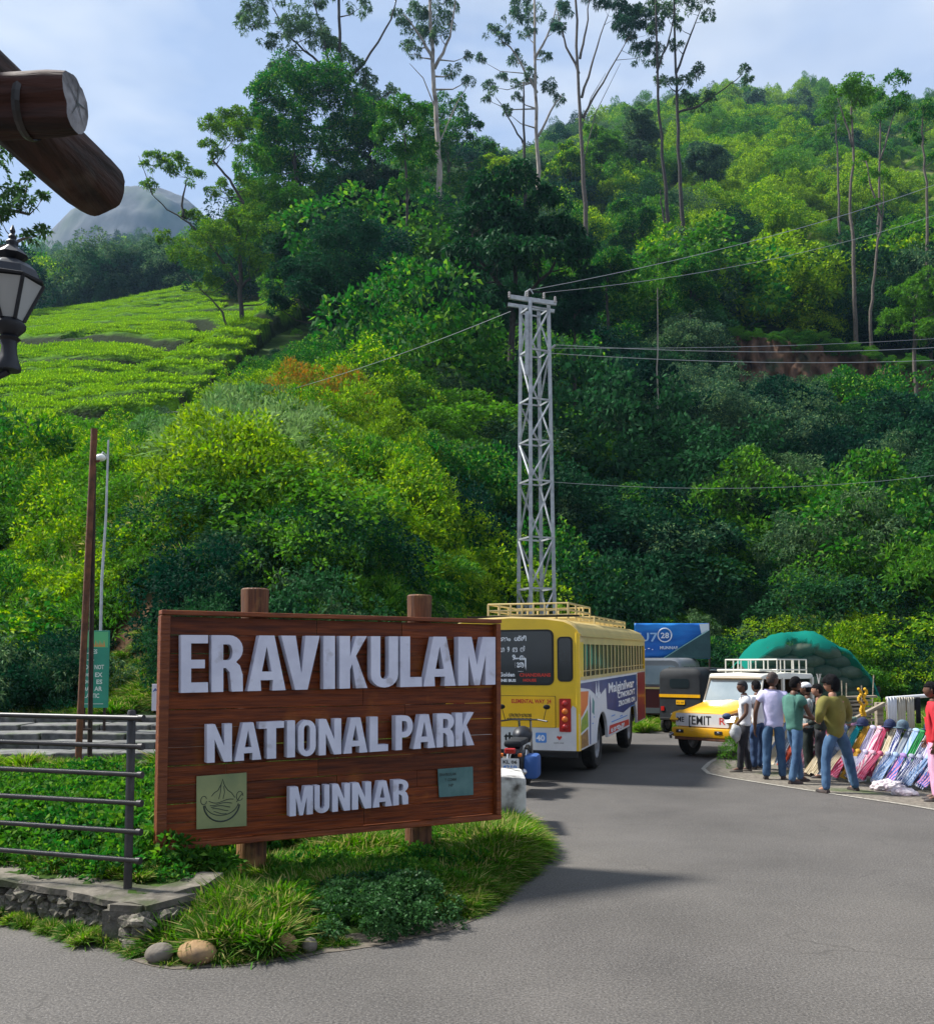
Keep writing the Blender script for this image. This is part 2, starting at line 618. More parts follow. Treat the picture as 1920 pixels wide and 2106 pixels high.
# ---- terrain sheet
us = np.arange(-760, 2700, 15.0)
ys = np.exp(np.linspace(math.log(4.6), math.log(700), 380))
UU, YY = np.meshgrid(us, ys)
XX = (UU - CX) / F_PX * YY * 1.0
ZZ = ground_z(XX.ravel(), YY.ravel()).reshape(XX.shape)
nU, nY = len(us), len(ys)
idx = np.arange(nU * nY).reshape(nY, nU)
quads = np.stack([idx[:-1, :-1], idx[:-1, 1:], idx[1:, 1:], idx[1:, :-1]], -1).reshape(-1, 4)
me = np_mesh('hillside', np.stack([XX, YY, ZZ], -1).reshape(-1, 3), quads)

m, n, l, out = new_mat('hillside soil and low growth')
p = n.new('ShaderNodeBsdfPrincipled'); p.inputs['Roughness'].default_value = 0.95
p.inputs['Specular IOR Level'].default_value = 0.1
geo = n.new('ShaderNodeNewGeometry')
na = n.new('ShaderNodeTexNoise'); na.inputs['Scale'].default_value = 0.9; na.inputs['Detail'].default_value = 8
l.new(geo.outputs['Position'], na.inputs['Vector'])
ra = n.new('ShaderNodeValToRGB')
ra.color_ramp.elements[0].position = 0.35; ra.color_ramp.elements[0].color = (0.012, 0.028, 0.006, 1)
ra.color_ramp.elements[1].position = 0.7; ra.color_ramp.elements[1].color = (0.045, 0.085, 0.015, 1)
l.new(na.outputs['Fac'], ra.inputs['Fac'])
sx_ = n.new('ShaderNodeSeparateXYZ'); l.new(geo.outputs['Position'], sx_.inputs['Vector'])
mr_ = n.new('ShaderNodeMapRange'); mr_.inputs['From Min'].default_value = 105; mr_.inputs['From Max'].default_value = 150
l.new(sx_.outputs['Y'], mr_.inputs['Value'])
ng_ = n.new('ShaderNodeTexNoise'); ng_.inputs['Scale'].default_value = 0.35; ng_.inputs['Detail'].default_value = 8
l.new(geo.outputs['Position'], ng_.inputs['Vector'])
rg_ = n.new('ShaderNodeValToRGB')
rg_.color_ramp.elements[0].position = 0.35; rg_.color_ramp.elements[0].color = (0.05, 0.095, 0.016, 1)
rg_.color_ramp.elements[1].position = 0.65; rg_.color_ramp.elements[1].color = (0.17, 0.20, 0.045, 1)
l.new(ng_.outputs['Fac'], rg_.inputs['Fac'])
mg_ = n.new('ShaderNodeMixRGB'); l.new(mr_.outputs['Result'], mg_.inputs['Fac']); l.new(ra.outputs['Color'], mg_.inputs['Color1']); l.new(rg_.outputs['Color'], mg_.inputs['Color2'])
# raw earth at the foot of the mound, where the bank has slipped
vs_ = n.new('ShaderNodeVectorMath'); vs_.operation = 'DISTANCE'; vs_.inputs[1].default_value = (-7.9, 22.3, 3.2)
nj_ = n.new('ShaderNodeMixRGB'); nj_.blend_type = 'ADD'; nj_.inputs['Fac'].default_value = 1.0
l.new(geo.outputs['Position'], nj_.inputs['Color1']); l.new(na.outputs['Color'], nj_.inputs['Color2']); l.new(nj_.outputs['Color'], vs_.inputs[0])
me_ = n.new('ShaderNodeMapRange'); me_.inputs['From Min'].default_value = 3.0; me_.inputs['From Max'].default_value = 2.2; l.new(vs_.outputs['Value'], me_.inputs['Value'])
re_ = n.new('ShaderNodeValToRGB'); re_.color_ramp.elements[0].position = 0.4; re_.color_ramp.elements[0].color = (0.045, 0.026, 0.014, 1)
re_.color_ramp.elements[1].position = 0.6; re_.color_ramp.elements[1].color = (0.15, 0.085, 0.045, 1); l.new(ng_.outputs['Fac'], re_.inputs['Fac'])
mf_ = n.new('ShaderNodeMixRGB'); l.new(me_.outputs['Result'], mf_.inputs['Fac']); l.new(mg_.outputs['Color'], mf_.inputs['Color1']); l.new(re_.outputs['Color'], mf_.inputs['Color2'])
l.new(mf_.outputs['Color'], p.inputs['Base Color'])
l.new(p.outputs['BSDF'], out.inputs['Surface'])
hill = link('terrain', me, m, smooth=True)
tag(hill, kind='structure')

# ---- asphalt
m, n, l, out = new_mat('asphalt')
p = n.new('ShaderNodeBsdfPrincipled')
p.inputs['Roughness'].default_value = 0.82
p.inputs['Specular IOR Level'].default_value = 0.35
geo = n.new('ShaderNodeNewGeometry')
n1 = n.new('ShaderNodeTexNoise'); n1.inputs['Scale'].default_value = 60; n1.inputs['Detail'].default_value = 4
n2 = n.new('ShaderNodeTexNoise'); n2.inputs['Scale'].default_value = 0.55; n2.inputs['Detail'].default_value = 7; n2.inputs['Roughness'].default_value = 0.6
n3 = n.new('ShaderNodeTexVoronoi'); n3.inputs['Scale'].default_value = 75
n4 = n.new('ShaderNodeTexNoise'); n4.inputs['Scale'].default_value = 0.16; n4.inputs['Detail'].default_value = 3
for q in (n1, n2, n3, n4):
    l.new(geo.outputs['Position'], q.inputs['Vector'])
r1 = n.new('ShaderNodeValToRGB')
r1.color_ramp.elements[0].position = 0.3; r1.color_ramp.elements[0].color = (0.036, 0.033, 0.031, 1)
r1.color_ramp.elements[1].position = 0.72; r1.color_ramp.elements[1].color = (0.116, 0.106, 0.096, 1)
l.new(n1.outputs['Fac'], r1.inputs['Fac'])
r2 = n.new('ShaderNodeMapRange'); r2.inputs['From Min'].default_value = 0.3; r2.inputs['From Max'].default_value = 0.7
r2.inputs['To Min'].default_value = 0.74; r2.inputs['To Max'].default_value = 1.28
l.new(n2.outputs['Fac'], r2.inputs['Value'])
hv = n.new('ShaderNodeHueSaturation'); l.new(r2.outputs['Result'], hv.inputs['Value']); l.new(r1.outputs['Color'], hv.inputs['Color'])
# pale chips of stone in the surface
rv = n.new('ShaderNodeMapRange'); rv.inputs['From Min'].default_value = 0.26; rv.inputs['From Max'].default_value = 0.14
l.new(n3.outputs['Distance'], rv.inputs['Value'])
mxs = n.new('ShaderNodeMixRGB'); mxs.inputs['Color2'].default_value = (0.30, 0.28, 0.26, 1)
ms = n.new('ShaderNodeMath'); ms.operation = 'MULTIPLY'; ms.inputs[1].default_value = 0.5
l.new(rv.outputs['Result'], ms.inputs[0]); l.new(ms.outputs[0], mxs.inputs['Fac'])
l.new(hv.outputs['Color'], mxs.inputs['Color1'])
# sandy dust worn into patches
r4 = n.new('ShaderNodeMapRange'); r4.inputs['From Min'].default_value = 0.5; r4.inputs['From Max'].default_value = 0.75; r4.inputs['To Max'].default_value = 0.45
l.new(n4.outputs['Fac'], r4.inputs['Value'])
mxd = n.new('ShaderNodeMixRGB'); mxd.inputs['Color2'].default_value = (0.15, 0.135, 0.115, 1)
l.new(r4.outputs['Result'], mxd.inputs['Fac']); l.new(mxs.outputs['Color'], mxd.inputs['Color1'])
# cracks, long seams, oil stains
nd_ = n.new('ShaderNodeTexNoise'); nd_.inputs['Scale'].default_value = 1.4; nd_.inputs['Detail'].default_value = 4; l.new(geo.outputs['Position'], nd_.inputs['Vector'])
ad_ = n.new('ShaderNodeMixRGB'); ad_.blend_type = 'ADD'; ad_.inputs['Fac'].default_value = 0.7
l.new(geo.outputs['Position'], ad_.inputs['Color1']); l.new(nd_.outputs['Color'], ad_.inputs['Color2'])
vc_ = n.new('ShaderNodeTexVoronoi'); vc_.feature = 'DISTANCE_TO_EDGE'; vc_.inputs['Scale'].default_value = 0.42; l.new(ad_.outputs['Color'], vc_.inputs['Vector'])
rc_ = n.new('ShaderNodeMapRange'); rc_.inputs['From Min'].default_value = 0.006; rc_.inputs['From Max'].default_value = 0.001
l.new(vc_.outputs['Distance'], rc_.inputs['Value'])
nm_ = n.new('ShaderNodeTexNoise'); nm_.inputs['Scale'].default_value = 0.5; l.new(geo.outputs['Position'], nm_.inputs['Vector'])
rm_ = n.new('ShaderNodeMapRange'); rm_.inputs['From Min'].default_value = 0.50; rm_.inputs['From Max'].default_value = 0.60; rm_.inputs['To Max'].default_value = 0.3
l.new(nm_.outputs['Fac'], rm_.inputs['Value'])
mm1 = n.new('ShaderNodeMath'); mm1.operation = 'MULTIPLY'; l.new(rc_.outputs['Result'], mm1.inputs[0]); l.new(rm_.outputs['Result'], mm1.inputs[1])
mk_ = n.new('ShaderNodeMixRGB'); mk_.inputs['Color2'].default_value = (0.018, 0.016, 0.014, 1); l.new(mm1.outputs[0], mk_.inputs['Fac']); l.new(mxd.outputs['Color'], mk_.inputs['Color1'])
ns_ = n.new('ShaderNodeTexNoise'); ns_.inputs['Scale'].default_value = 1.1; ns_.inputs['Detail'].default_value = 5; l.new(geo.outputs['Position'], ns_.inputs['Vector'])
rs_ = n.new('ShaderNodeMapRange'); rs_.inputs['From Min'].default_value = 0.60; rs_.inputs['From Max'].default_value = 0.78; rs_.inputs['To Max'].default_value = 0.5
l.new(ns_.outputs['Fac'], rs_.inputs['Value'])
mo_ = n.new('ShaderNodeMixRGB'); mo_.inputs['Color2'].default_value = (0.035, 0.033, 0.032, 1); l.new(rs_.outputs['Result'], mo_.inputs['Fac']); l.new(mk_.outputs['Color'], mo_.inputs['Color1'])
l.new(mo_.outputs['Color'], p.inputs['Base Color'])
b = n.new('ShaderNodeBump'); b.inputs['Strength'].default_value = 0.6; b.inputs['Distance'].default_value = 0.006
l.new(n1.outputs['Fac'], b.inputs['Height']); l.new(b.outputs['Normal'], p.inputs['Normal'])
l.new(p.outputs['BSDF'], out.inputs['Surface'])
M_ASPHALT = m
mb = MB(); mb.add([(-45, -40, 0), (70, -40, 0), (70, 31, 0), (-45, 31, 0)], [(0, 1, 2, 3)])
road = mb.build('road', M_ASPHALT); tag(road, kind='structure')

M_DIRT = mat('sandy dirt', (0.085, 0.072, 0.055), (0.15, 0.125, 0.10), rough=0.95, scale=9, bump=0.5, coord='Object')


def sheet(name, pts, z, material, kind='structure'):
    bm = bmesh.new()
    vs = [bm.verts.new((p[0], p[1], z)) for p in pts]
    f = bm.faces.new(vs)
    if f.normal.z < 0: f.normal_flip()
    bmesh.ops.triangulate(bm, faces=[f])
    me = bpy.data.meshes.new(name); bm.to_mesh(me); bm.free()
    o = link(name, me, material); tag(o, kind=kind)
    return o


def offset_line(pts, d, jit=0.0, seed=1):
    rr = random.Random(seed)
    res = []
    for i, p in enumerate(pts):
        a = Vector(pts[max(i - 1, 0)]); b_ = Vector(pts[min(i + 1, len(pts) - 1)])
        t = (b_ - a).normalized()
        nn = Vector((t.y, -t.x))
        res.append(tuple(Vector(p) + nn * (d + rr.uniform(-jit, jit))))
    return res


def densify(pts, step):
    res = []
    for i in range(len(pts) - 1):
        a, b_ = Vector(pts[i]), Vector(pts[i + 1])
        k = max(1, int((b_ - a).length / step))
        for j in range(k):
            res.append(tuple(a.lerp(b_, j / k)))
    res.append(tuple(pts[-1]))
    return res


_edge = densify([tuple(gnd(u, v).xy) for u, v in [(285, 1972)] + _bed_px] + [(0.95, 10.8), (0.7, 12.5)], 0.12)
fringe = sheet('dirt_fringe', offset_line(_edge, 0.06, 0.02, 4) + offset_line(_edge, -0.3)[::-1], 0.004, M_DIRT)

# right-hand verge beyond the painted line
LINE_PX = [(1650, 1482), (1560, 1510), (1500, 1545), (1462, 1570), (1450, 1582), (1462, 1592), (1500, 1600), (1570, 1611), (1640, 1622), (1720, 1634), (1800, 1646),
           (1880, 1658), (1960, 1672), (2100, 1700), (2400, 1770)]
LINE = densify([tuple(gnd(u, v).xy) for u, v in LINE_PX], 0.25)
M_VERGE = mat('gravelly verge', (0.085, 0.075, 0.06), (0.20, 0.175, 0.14), rough=0.95, scale=14, bump=0.6, c3=(0.05, 0.075, 0.02), c3_scale=0.9)
verge = sheet('verge', LINE + [(30, 6), (30, 30.5), (9, 30.5)], 0.004, M_VERGE)
M_LINE = mat('worn road paint', (0.36, 0.34, 0.29), (0.17, 0.155, 0.13), rough=0.8, scale=22, lo=0.42, hi=0.62)
band = sheet('edge_line', LINE + offset_line(LINE, 0.075)[::-1], 0.008, M_LINE)
# ================================================================== plants
def nrm(a):
    return a / np.maximum(np.linalg.norm(a, axis=-1, keepdims=True), 1e-9)


def leaves(c, nor, L, W, up=0.3, droop=0.1, spread=0.8, r=rng, fold=0.15):
    """one folded four-cornered blade per point: c positions, nor outward directions"""
    k = len(c)
    L = np.broadcast_to(L, (k,)) * r.uniform(0.65, 1.3, k)
    W = np.broadcast_to(W, (k,)) * r.uniform(0.7, 1.25, k)
    d = nrm(nor + r.normal(0, spread, (k, 3)) + np.array([0, 0, up]))
    s = nrm(np.cross(d, r.normal(0, 1, (k, 3))))
    w = np.cross(s, d)
    mid = c + d * (L * 0.45)[:, None]
    tip = c + d * L[:, None] - np.array([0, 0, 1.0]) * (L * droop)[:, None]
    v = np.stack([c, mid + s * W[:, None] * 0.5 + w * (L * fold)[:, None] * 0.5, tip, mid - s * W[:, None] * 0.5 + w * (L * fold)[:, None] * 0.5], 1)
    return v.reshape(-1, 3)


def quads_for(nv):
    return np.arange(nv).reshape(-1, 4)


def clumps(center, rad, n_sub, sub_r, n_leaf, r=rng, flat=1.0, bottom=-0.35, core=0.55):
    """points on the skins of many small clumps spread through an ellipsoid; returns points and outward directions"""
    d = nrm(r.normal(0, 1, (n_sub, 3)))
    d[:, 2] = np.where(d[:, 2] < bottom, -d[:, 2], d[:, 2])
    rr = r.uniform(core, 1.0, n_sub) ** 0.6
    rad = np.asarray(rad, float) * np.ones(3)
    cc = np.asarray(center) + d * rr[:, None] * rad * np.array([1, 1, flat])
    per = max(1, n_leaf // n_sub)
    e = nrm(r.normal(0, 1, (n_sub, per, 3)) + np.array([0, 0, 0.25]) + d[:, None, :] * 0.5)
    sr = sub_r * r.uniform(0.6, 1.35, (n_sub, 1, 1)) * r.uniform(0.55, 1.0, (n_sub, per, 1))
    P = cc[:, None, :] + e * sr * float(np.mean(rad)) * np.array([1, 1, 0.75])
    return P.reshape(-1, 3), e.reshape(-1, 3)


# leaf colours (the bright and dark greens also carry sun and shade)
L_BRIGHT = leaf_mat('bright sunlit leaves', (0.060, 0.190, 0.012), (0.145, 0.270, 0.016), tip=(0.22, 0.32, 0.018), tip_amt=0.25)
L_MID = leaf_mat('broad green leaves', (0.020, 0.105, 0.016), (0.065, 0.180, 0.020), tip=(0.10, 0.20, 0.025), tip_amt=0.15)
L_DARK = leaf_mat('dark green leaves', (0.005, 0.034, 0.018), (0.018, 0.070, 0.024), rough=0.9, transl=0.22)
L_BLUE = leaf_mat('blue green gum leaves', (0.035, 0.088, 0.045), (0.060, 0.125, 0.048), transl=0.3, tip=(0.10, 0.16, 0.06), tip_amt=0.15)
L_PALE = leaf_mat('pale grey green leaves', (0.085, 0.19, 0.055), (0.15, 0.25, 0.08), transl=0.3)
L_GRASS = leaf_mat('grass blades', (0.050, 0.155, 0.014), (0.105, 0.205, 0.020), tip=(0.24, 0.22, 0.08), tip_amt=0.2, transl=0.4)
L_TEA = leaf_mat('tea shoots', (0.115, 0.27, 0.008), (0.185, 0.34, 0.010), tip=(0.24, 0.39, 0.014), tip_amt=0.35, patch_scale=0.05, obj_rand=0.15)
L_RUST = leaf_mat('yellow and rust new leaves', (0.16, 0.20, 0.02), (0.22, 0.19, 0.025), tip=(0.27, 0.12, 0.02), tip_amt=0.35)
M_BARK = mat('bark', (0.055, 0.042, 0.032), (0.13, 0.11, 0.09), rough=0.9, scale=5, stretch=(3, 3, 0.6), bump=0.6)
M_BARK_PALE = mat('pale gum bark', (0.20, 0.16, 0.12), (0.34, 0.30, 0.26), rough=0.8, scale=2, stretch=(2, 2, 0.4), bump=0.3, c3=(0.10, 0.075, 0.055), c3_scale=0.7)
M_BARK_DARK = mat('dark bark', (0.022, 0.019, 0.016), (0.06, 0.05, 0.042), rough=0.9, scale=5, stretch=(3, 3, 0.6), bump=0.5)


def proto_bush(kind, r):
    """unit-radius shrub meshes, each kind with its own leaf and habit"""
    if kind == 'broad':
        P, N = clumps((0, 0, 0.25), (0.95, 0.95, 0.75), 34, 0.28, 1900, r)
        v = leaves(P, N, 0.105, 0.055, up=0.1, droop=0.3, r=r)
    elif kind == 'fine':
        P, N = clumps((0, 0, 0.3), (0.85, 0.85, 0.85), 55, 0.2, 3000, r)
        v = leaves(P, N, 0.085, 0.026, up=0.35, droop=0.1, r=r)
    elif kind == 'spiky':
        P, N = clumps((0, 0, 0.2), (0.9, 0.9, 0.8), 40, 0.22, 1800, r)
        v = leaves(P, N, 0.17, 0.030, up=0.7, droop=0.25, spread=0.45, r=r)
    elif kind == 'dome':
        P, N = clumps((0, 0, 0.25), (0.95, 0.95, 0.85), 70, 0.2, 3200, r)
        v = leaves(P, N, 0.062, 0.034, up=0.2, droop=0.15, r=r)
    elif kind == 'loose':
        P, N = clumps((0, 0, 0.4), (0.75, 0.75, 0.9), 26, 0.24, 1500, r, core=0.3)
        v = leaves(P, N, 0.11, 0.032, up=-0.25, droop=0.5, r=r)
    elif kind == 'far_a':
        P, N = clumps((0, 0, 0.3), (0.9, 0.9, 0.85), 38, 0.27, 6500, r, core=0.5)
        v = leaves(P, N, 0.060, 0.034, up=0.2, droop=0.2, r=r)
    elif kind == 'far_b':
        P, N = clumps((0, 0, 0.45), (0.8, 0.8, 1.1), 60, 0.20, 7000, r, core=0.4)
        v = leaves(P, N, 0.055, 0.022, up=0.1, droop=0.3, r=r)
    elif kind == 'tuft':
        k = 420
        a = r.uniform(0, 2 * math.pi, k); q = r.uniform(0, 0.28, k)
        P = np.stack([np.cos(a) * q, np.sin(a) * q, np.zeros(k)], 1)
        N = np.stack([np.cos(a) * 0.7, np.sin(a) * 0.7, np.ones(k) * 0.9], 1)
        d = nrm(N + r.normal(0, 0.28, (k, 3)))
        L = r.uniform(0.5, 1.1, k)
        s = nrm(np.cross(d, np.array([0, 0, 1.0]) + r.normal(0, 0.2, (k, 3)))) * 0.016
        m1 = P + d * (L * 0.5)[:, None]
        tip = P + d * L[:, None] - np.array([0, 0, 1]) * (L ** 2 * 0.42)[:, None]
        m1 = m1 - np.array([0, 0, 1]) * (L ** 2 * 0.08)[:, None]
        v = np.stack([P - s, P + s, m1 + s, m1 - s, m1 - s, m1 + s, tip, tip], 1).reshape(-1, 3)
    return np_mesh('bush_' + kind, v, quads_for(len(v)))


BUSH_ME = {}
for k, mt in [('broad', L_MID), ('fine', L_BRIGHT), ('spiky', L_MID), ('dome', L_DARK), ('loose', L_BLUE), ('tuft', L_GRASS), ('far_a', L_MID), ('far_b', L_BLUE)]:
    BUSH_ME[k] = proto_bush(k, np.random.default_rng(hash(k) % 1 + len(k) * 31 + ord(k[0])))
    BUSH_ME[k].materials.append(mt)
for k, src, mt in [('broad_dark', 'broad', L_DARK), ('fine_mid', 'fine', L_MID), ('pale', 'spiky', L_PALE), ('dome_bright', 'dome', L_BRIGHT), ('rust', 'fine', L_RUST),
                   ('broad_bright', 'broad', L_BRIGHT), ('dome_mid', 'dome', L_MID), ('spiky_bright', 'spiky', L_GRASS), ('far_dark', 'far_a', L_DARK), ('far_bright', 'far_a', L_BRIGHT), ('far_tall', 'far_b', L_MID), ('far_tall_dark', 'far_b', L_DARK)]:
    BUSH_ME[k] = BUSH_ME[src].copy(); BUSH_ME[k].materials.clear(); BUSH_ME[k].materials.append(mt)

BUSH_OBJ = {}


def bush(kind, x, y, s, label, cat='bush', name='bush', group=None, z=None, squash=1.0, rz=None):
    o = link(name, BUSH_ME[kind])
    o.location = (x, y, gz(x, y) - 0.05 * s if z is None else z)
    o.scale = (s, s, s * squash)
    o.rotation_euler = (0, 0, rng.uniform(0, 6.28) if rz is None else rz)
    tag(o, label, cat, group)
    BUSH_OBJ.setdefault(kind, o)
    return o


def scatter(name, proto_obj, pts, scl, rot, kind_material=None):
    """a mass nobody could count: one object whose points carry copies of a real, visible plant"""
    me = bpy.data.meshes.new(name)
    pts = np.asarray(pts, dtype=np.float32)
    me.vertices.add(len(pts)); me.vertices.foreach_set('co', pts.ravel())
    a = me.attributes.new('scl', 'FLOAT_VECTOR', 'POINT'); a.data.foreach_set('vector', np.asarray(scl, np.float32).ravel())
    a = me.attributes.new('rot', 'FLOAT_VECTOR', 'POINT'); a.data.foreach_set('vector', np.asarray(rot, np.float32).ravel())
    o = link(name, me)
    ng = bpy.data.node_groups.new(name, 'GeometryNodeTree')
    ng.interface.new_socket('Geometry', in_out='INPUT', socket_type='NodeSocketGeometry')
    ng.interface.new_socket('Geometry', in_out='OUTPUT', socket_type='NodeSocketGeometry')
    gi = ng.nodes.new('NodeGroupInput'); go = ng.nodes.new('NodeGroupOutput')
    iop = ng.nodes.new('GeometryNodeInstanceOnPoints')
    oi = ng.nodes.new('GeometryNodeObjectInfo'); oi.inputs['Object'].default_value = proto_obj
    oi.inputs['As Instance'].default_value = True
    sa = ng.nodes.new('GeometryNodeInputNamedAttribute'); sa.data_type = 'FLOAT_VECTOR'; sa.inputs['Name'].default_value = 'scl'
    ra_ = ng.nodes.new('GeometryNodeInputNamedAttribute'); ra_.data_type = 'FLOAT_VECTOR'; ra_.inputs['Name'].default_value = 'rot'
    ng.links.new(gi.outputs[0], iop.inputs['Points'])
    ng.links.new(oi.outputs['Geometry'], iop.inputs['Instance'])
    ng.links.new(sa.outputs['Attribute'], iop.inputs['Scale'])
    ng.links.new(ra_.outputs['Attribute'], iop.inputs['Rotation'])
    ng.links.new(iop.outputs['Instances'], go.inputs[0])
    md = o.modifiers.new('scatter', 'NODES'); md.node_group = ng
    tag(o, kind='stuff')
    return o


# ---- undergrowth over the slopes
CUT = [(1440, 700), (1500, 690), (1600, 700), (1700, 715), (1800, 740), (1960, 750), (2200, 760), (2200, 880), (1960, 850), (1850, 835), (1760, 800), (1680, 790),
       (1560, 800), (1480, 785)]


def cloud_points(n, y0, y1, u0, u1, r):
    y = np.exp(r.uniform(math.log(y0), math.log(y1), n))
    u = r.uniform(u0, u1, n)
    x = (u - CX) / F_PX * y
    z = ground_z(x, y)
    return x, y, z


rv = np.random.default_rng(21)
x, y, z = cloud_points(13500, 19.5, 560, -420, 2350, rv)
pu, pv = project(x, y, z)
keep = (z - 0.2 > 0.25) & (pu > -420) & (pu < 2350)
keep &= tea_sd(x, y, z) < -14 * (60 / y) * 1.0 - 6
cut_sd = poly_sd(pu, pv, CUT)
keep &= ~((cut_sd > -8) & (y > 70) & (y < 112))
keep &= ~((pu > 1270) & (pu < 1490) & (y < 35.5))
# clearings of grass on the far slope
clear = (vnoise(x, y, 26, 11) + 0.4 * vnoise(x, y, 9, 12) > np.where((pv < 480) & (pu > 1330), -0.02, 0.16)) & (y > 100) & (pu > 1200)
# the open lawn, steps and bare bank at the left
keep &= ~((y < 21.5) & (pu > -400) & (pu < 230) & (y < 20.5))
keep &= ~((poly_sd(pu, pv, [(215, 1235), (330, 1235), (350, 1400), (330, 1490), (215, 1490)]) > 0) & (y < 24.5))
x, y, z, pu, pv, clear = [q[keep] for q in (x, y, z, pu, pv, clear)]
rad = 0.034 * y * np.exp(rv.normal(0, 0.48, len(x)))
rad = np.clip(rad, 0.55, 11)
rad = np.where((y > 105) & (pu > 1000), rad * 0.62, rad)
rad = np.where(clear, rad * 0.45, rad)
for _k in range(3):
    tu, tv = project(x, y, z + rad * 0.95)
    rp_ = rad / y * F_PX
    bad = ((poly_sd(tu, tv, TEA) > np.where(tu < 340, 4, -0.35 * rp_)) & (y < 110)) | ((poly_sd(tu, tv, CUT) > -0.1 * rp_) & (y > 40) & (y < 92)) | ((poly_sd(tu, tv + rp_ * 0.6, CUT) > -0.1 * rp_) & (y > 40) & (y < 84))
    bad |= (tu > 440) & (tu < 760) & (tv < np.interp(tu, [440, 520, 560, 640, 700, 760], [830, 765, 735, 700, 700, 690])) & (y > 36) & (y < 99)
    bad |= (tu > 520) & (tu < 850) & (tv < np.interp(tu, [520, 600, 760, 850], [860, 850, 880, 960])) & (y > 28) & (y < 47.5)
    bad |= (tu > 500) & (tu < 840) & (tv < np.interp(tu, [500, 640, 780, 840], [765, 745, 760, 800])) & (y >= 47.5) & (y < 74)
    rad = np.where(bad, rad * 0.55, rad)
# sun and shade put into leaf colour: hollow gets dark kinds, knolls bright ones
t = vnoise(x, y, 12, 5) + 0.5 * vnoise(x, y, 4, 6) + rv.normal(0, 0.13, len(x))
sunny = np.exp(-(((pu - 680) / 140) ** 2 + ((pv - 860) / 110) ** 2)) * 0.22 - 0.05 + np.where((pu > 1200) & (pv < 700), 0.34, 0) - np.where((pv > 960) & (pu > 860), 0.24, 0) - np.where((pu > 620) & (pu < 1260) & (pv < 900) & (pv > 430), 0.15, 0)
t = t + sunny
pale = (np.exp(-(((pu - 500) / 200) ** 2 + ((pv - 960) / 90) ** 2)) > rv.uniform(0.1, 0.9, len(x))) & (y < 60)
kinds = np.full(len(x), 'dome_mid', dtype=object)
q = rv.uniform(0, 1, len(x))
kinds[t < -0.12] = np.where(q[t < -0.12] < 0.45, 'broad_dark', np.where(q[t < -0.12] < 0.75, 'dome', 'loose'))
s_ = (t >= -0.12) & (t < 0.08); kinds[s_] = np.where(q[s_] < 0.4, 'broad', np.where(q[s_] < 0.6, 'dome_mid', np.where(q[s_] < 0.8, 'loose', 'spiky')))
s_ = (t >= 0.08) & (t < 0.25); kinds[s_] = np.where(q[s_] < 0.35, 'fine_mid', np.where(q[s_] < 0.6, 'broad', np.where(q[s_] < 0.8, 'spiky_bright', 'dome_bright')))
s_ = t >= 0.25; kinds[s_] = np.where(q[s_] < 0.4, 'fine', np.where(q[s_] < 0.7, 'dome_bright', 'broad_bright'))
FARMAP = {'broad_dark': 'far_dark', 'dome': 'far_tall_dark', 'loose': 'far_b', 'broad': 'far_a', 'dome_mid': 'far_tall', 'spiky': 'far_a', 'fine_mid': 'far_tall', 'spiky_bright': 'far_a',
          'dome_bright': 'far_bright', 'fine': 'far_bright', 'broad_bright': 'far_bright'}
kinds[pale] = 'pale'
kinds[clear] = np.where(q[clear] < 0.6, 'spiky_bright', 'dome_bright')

far_ = (y > 43) & ~pale
kinds[far_] = [FARMAP.get(k_, k_) for k_ in kinds[far_]]
near_ = (y < 44) & (np.isin(kinds, ['broad', 'broad_bright', 'broad_dark', 'spiky', 'spiky_bright', 'loose']))
rad[near_] = np.minimum(rad[near_], 1.25)
NAMED = []      # (kind, u, distance, radius m, label): plants one can pick out of the slope
bush_spots = [
    ('broad_bright', 790, 37, 2.2, 'bright leafy shrub on the right flank of the mound'),
    ('tuft', 380, 24.5, 1.6, 'fountain of long drooping grass on the mound face above the sign'),
    ('broad', 60, 24, 2.2, 'broad-leaved green bush left of the leaning rusty poles'),
    ('pale', 520, 33, 2.2, 'pale grey-green bush on the shoulder of the mound'),
    ('dome', 1330, 36, 2.0, 'dark round bush above the blue banner'),
    ('broad_dark', 1500, 35, 2.1, 'dark glossy bush between banner and netted truck load'),
    ('loose', 1660, 42, 2.4, 'blue-green loose shrub in the thicket above the netted truck load'),
    ('fine_mid', 1120, 38, 2.3, 'fine-leaved green shrub just right of the pylon foot'),
    ('dome_mid', 1860, 78, 4.6, 'large rounded green shrub at the right end above the earth cut'),
    ('dome_bright', 1690, 96, 3.2, 'bright yellow-green shrub on the edge above the earth cut'),
    ('spiky', 1740, 67, 3.6, 'tall spiky green shrub standing in front of the earth cut'),
    ('far_a', 1180, 120, 4.5, 'rounded green shrub on the slope above and right of the pylon head'),
    ('far_b', 1420, 150, 6.0, 'blue-green rounded tree standing between the tall gums and the clearing'),
    ('far_dark', 1650, 130, 4.5, 'dark rounded shrub left of the flat-topped gum stem'),
    ('far_bright', 1500, 170, 6.0, 'bright yellow-green shrub below the hilltop clearing'),
    ('far_tall', 1290, 110, 5.0, 'tall oval green bush between the grey gum and the black-stemmed gum'),
    ('far_tall_dark', 1240, 100, 4.6, 'dark oval bush right of the dark glossy tree'),
    ('spiky_bright', 1545, 60, 2.6, 'sunlit grassy shrub just below the earth cut'),
]
def topbush(k, u_, vtop, y_, s, lab):
    zt_ = at(u_, vtop, y_); g_ = gz(zt_.x, y_)
    bush(k, zt_.x, y_, s, lab, squash=max(0.6, (zt_.z - g_) / s / 1.08))
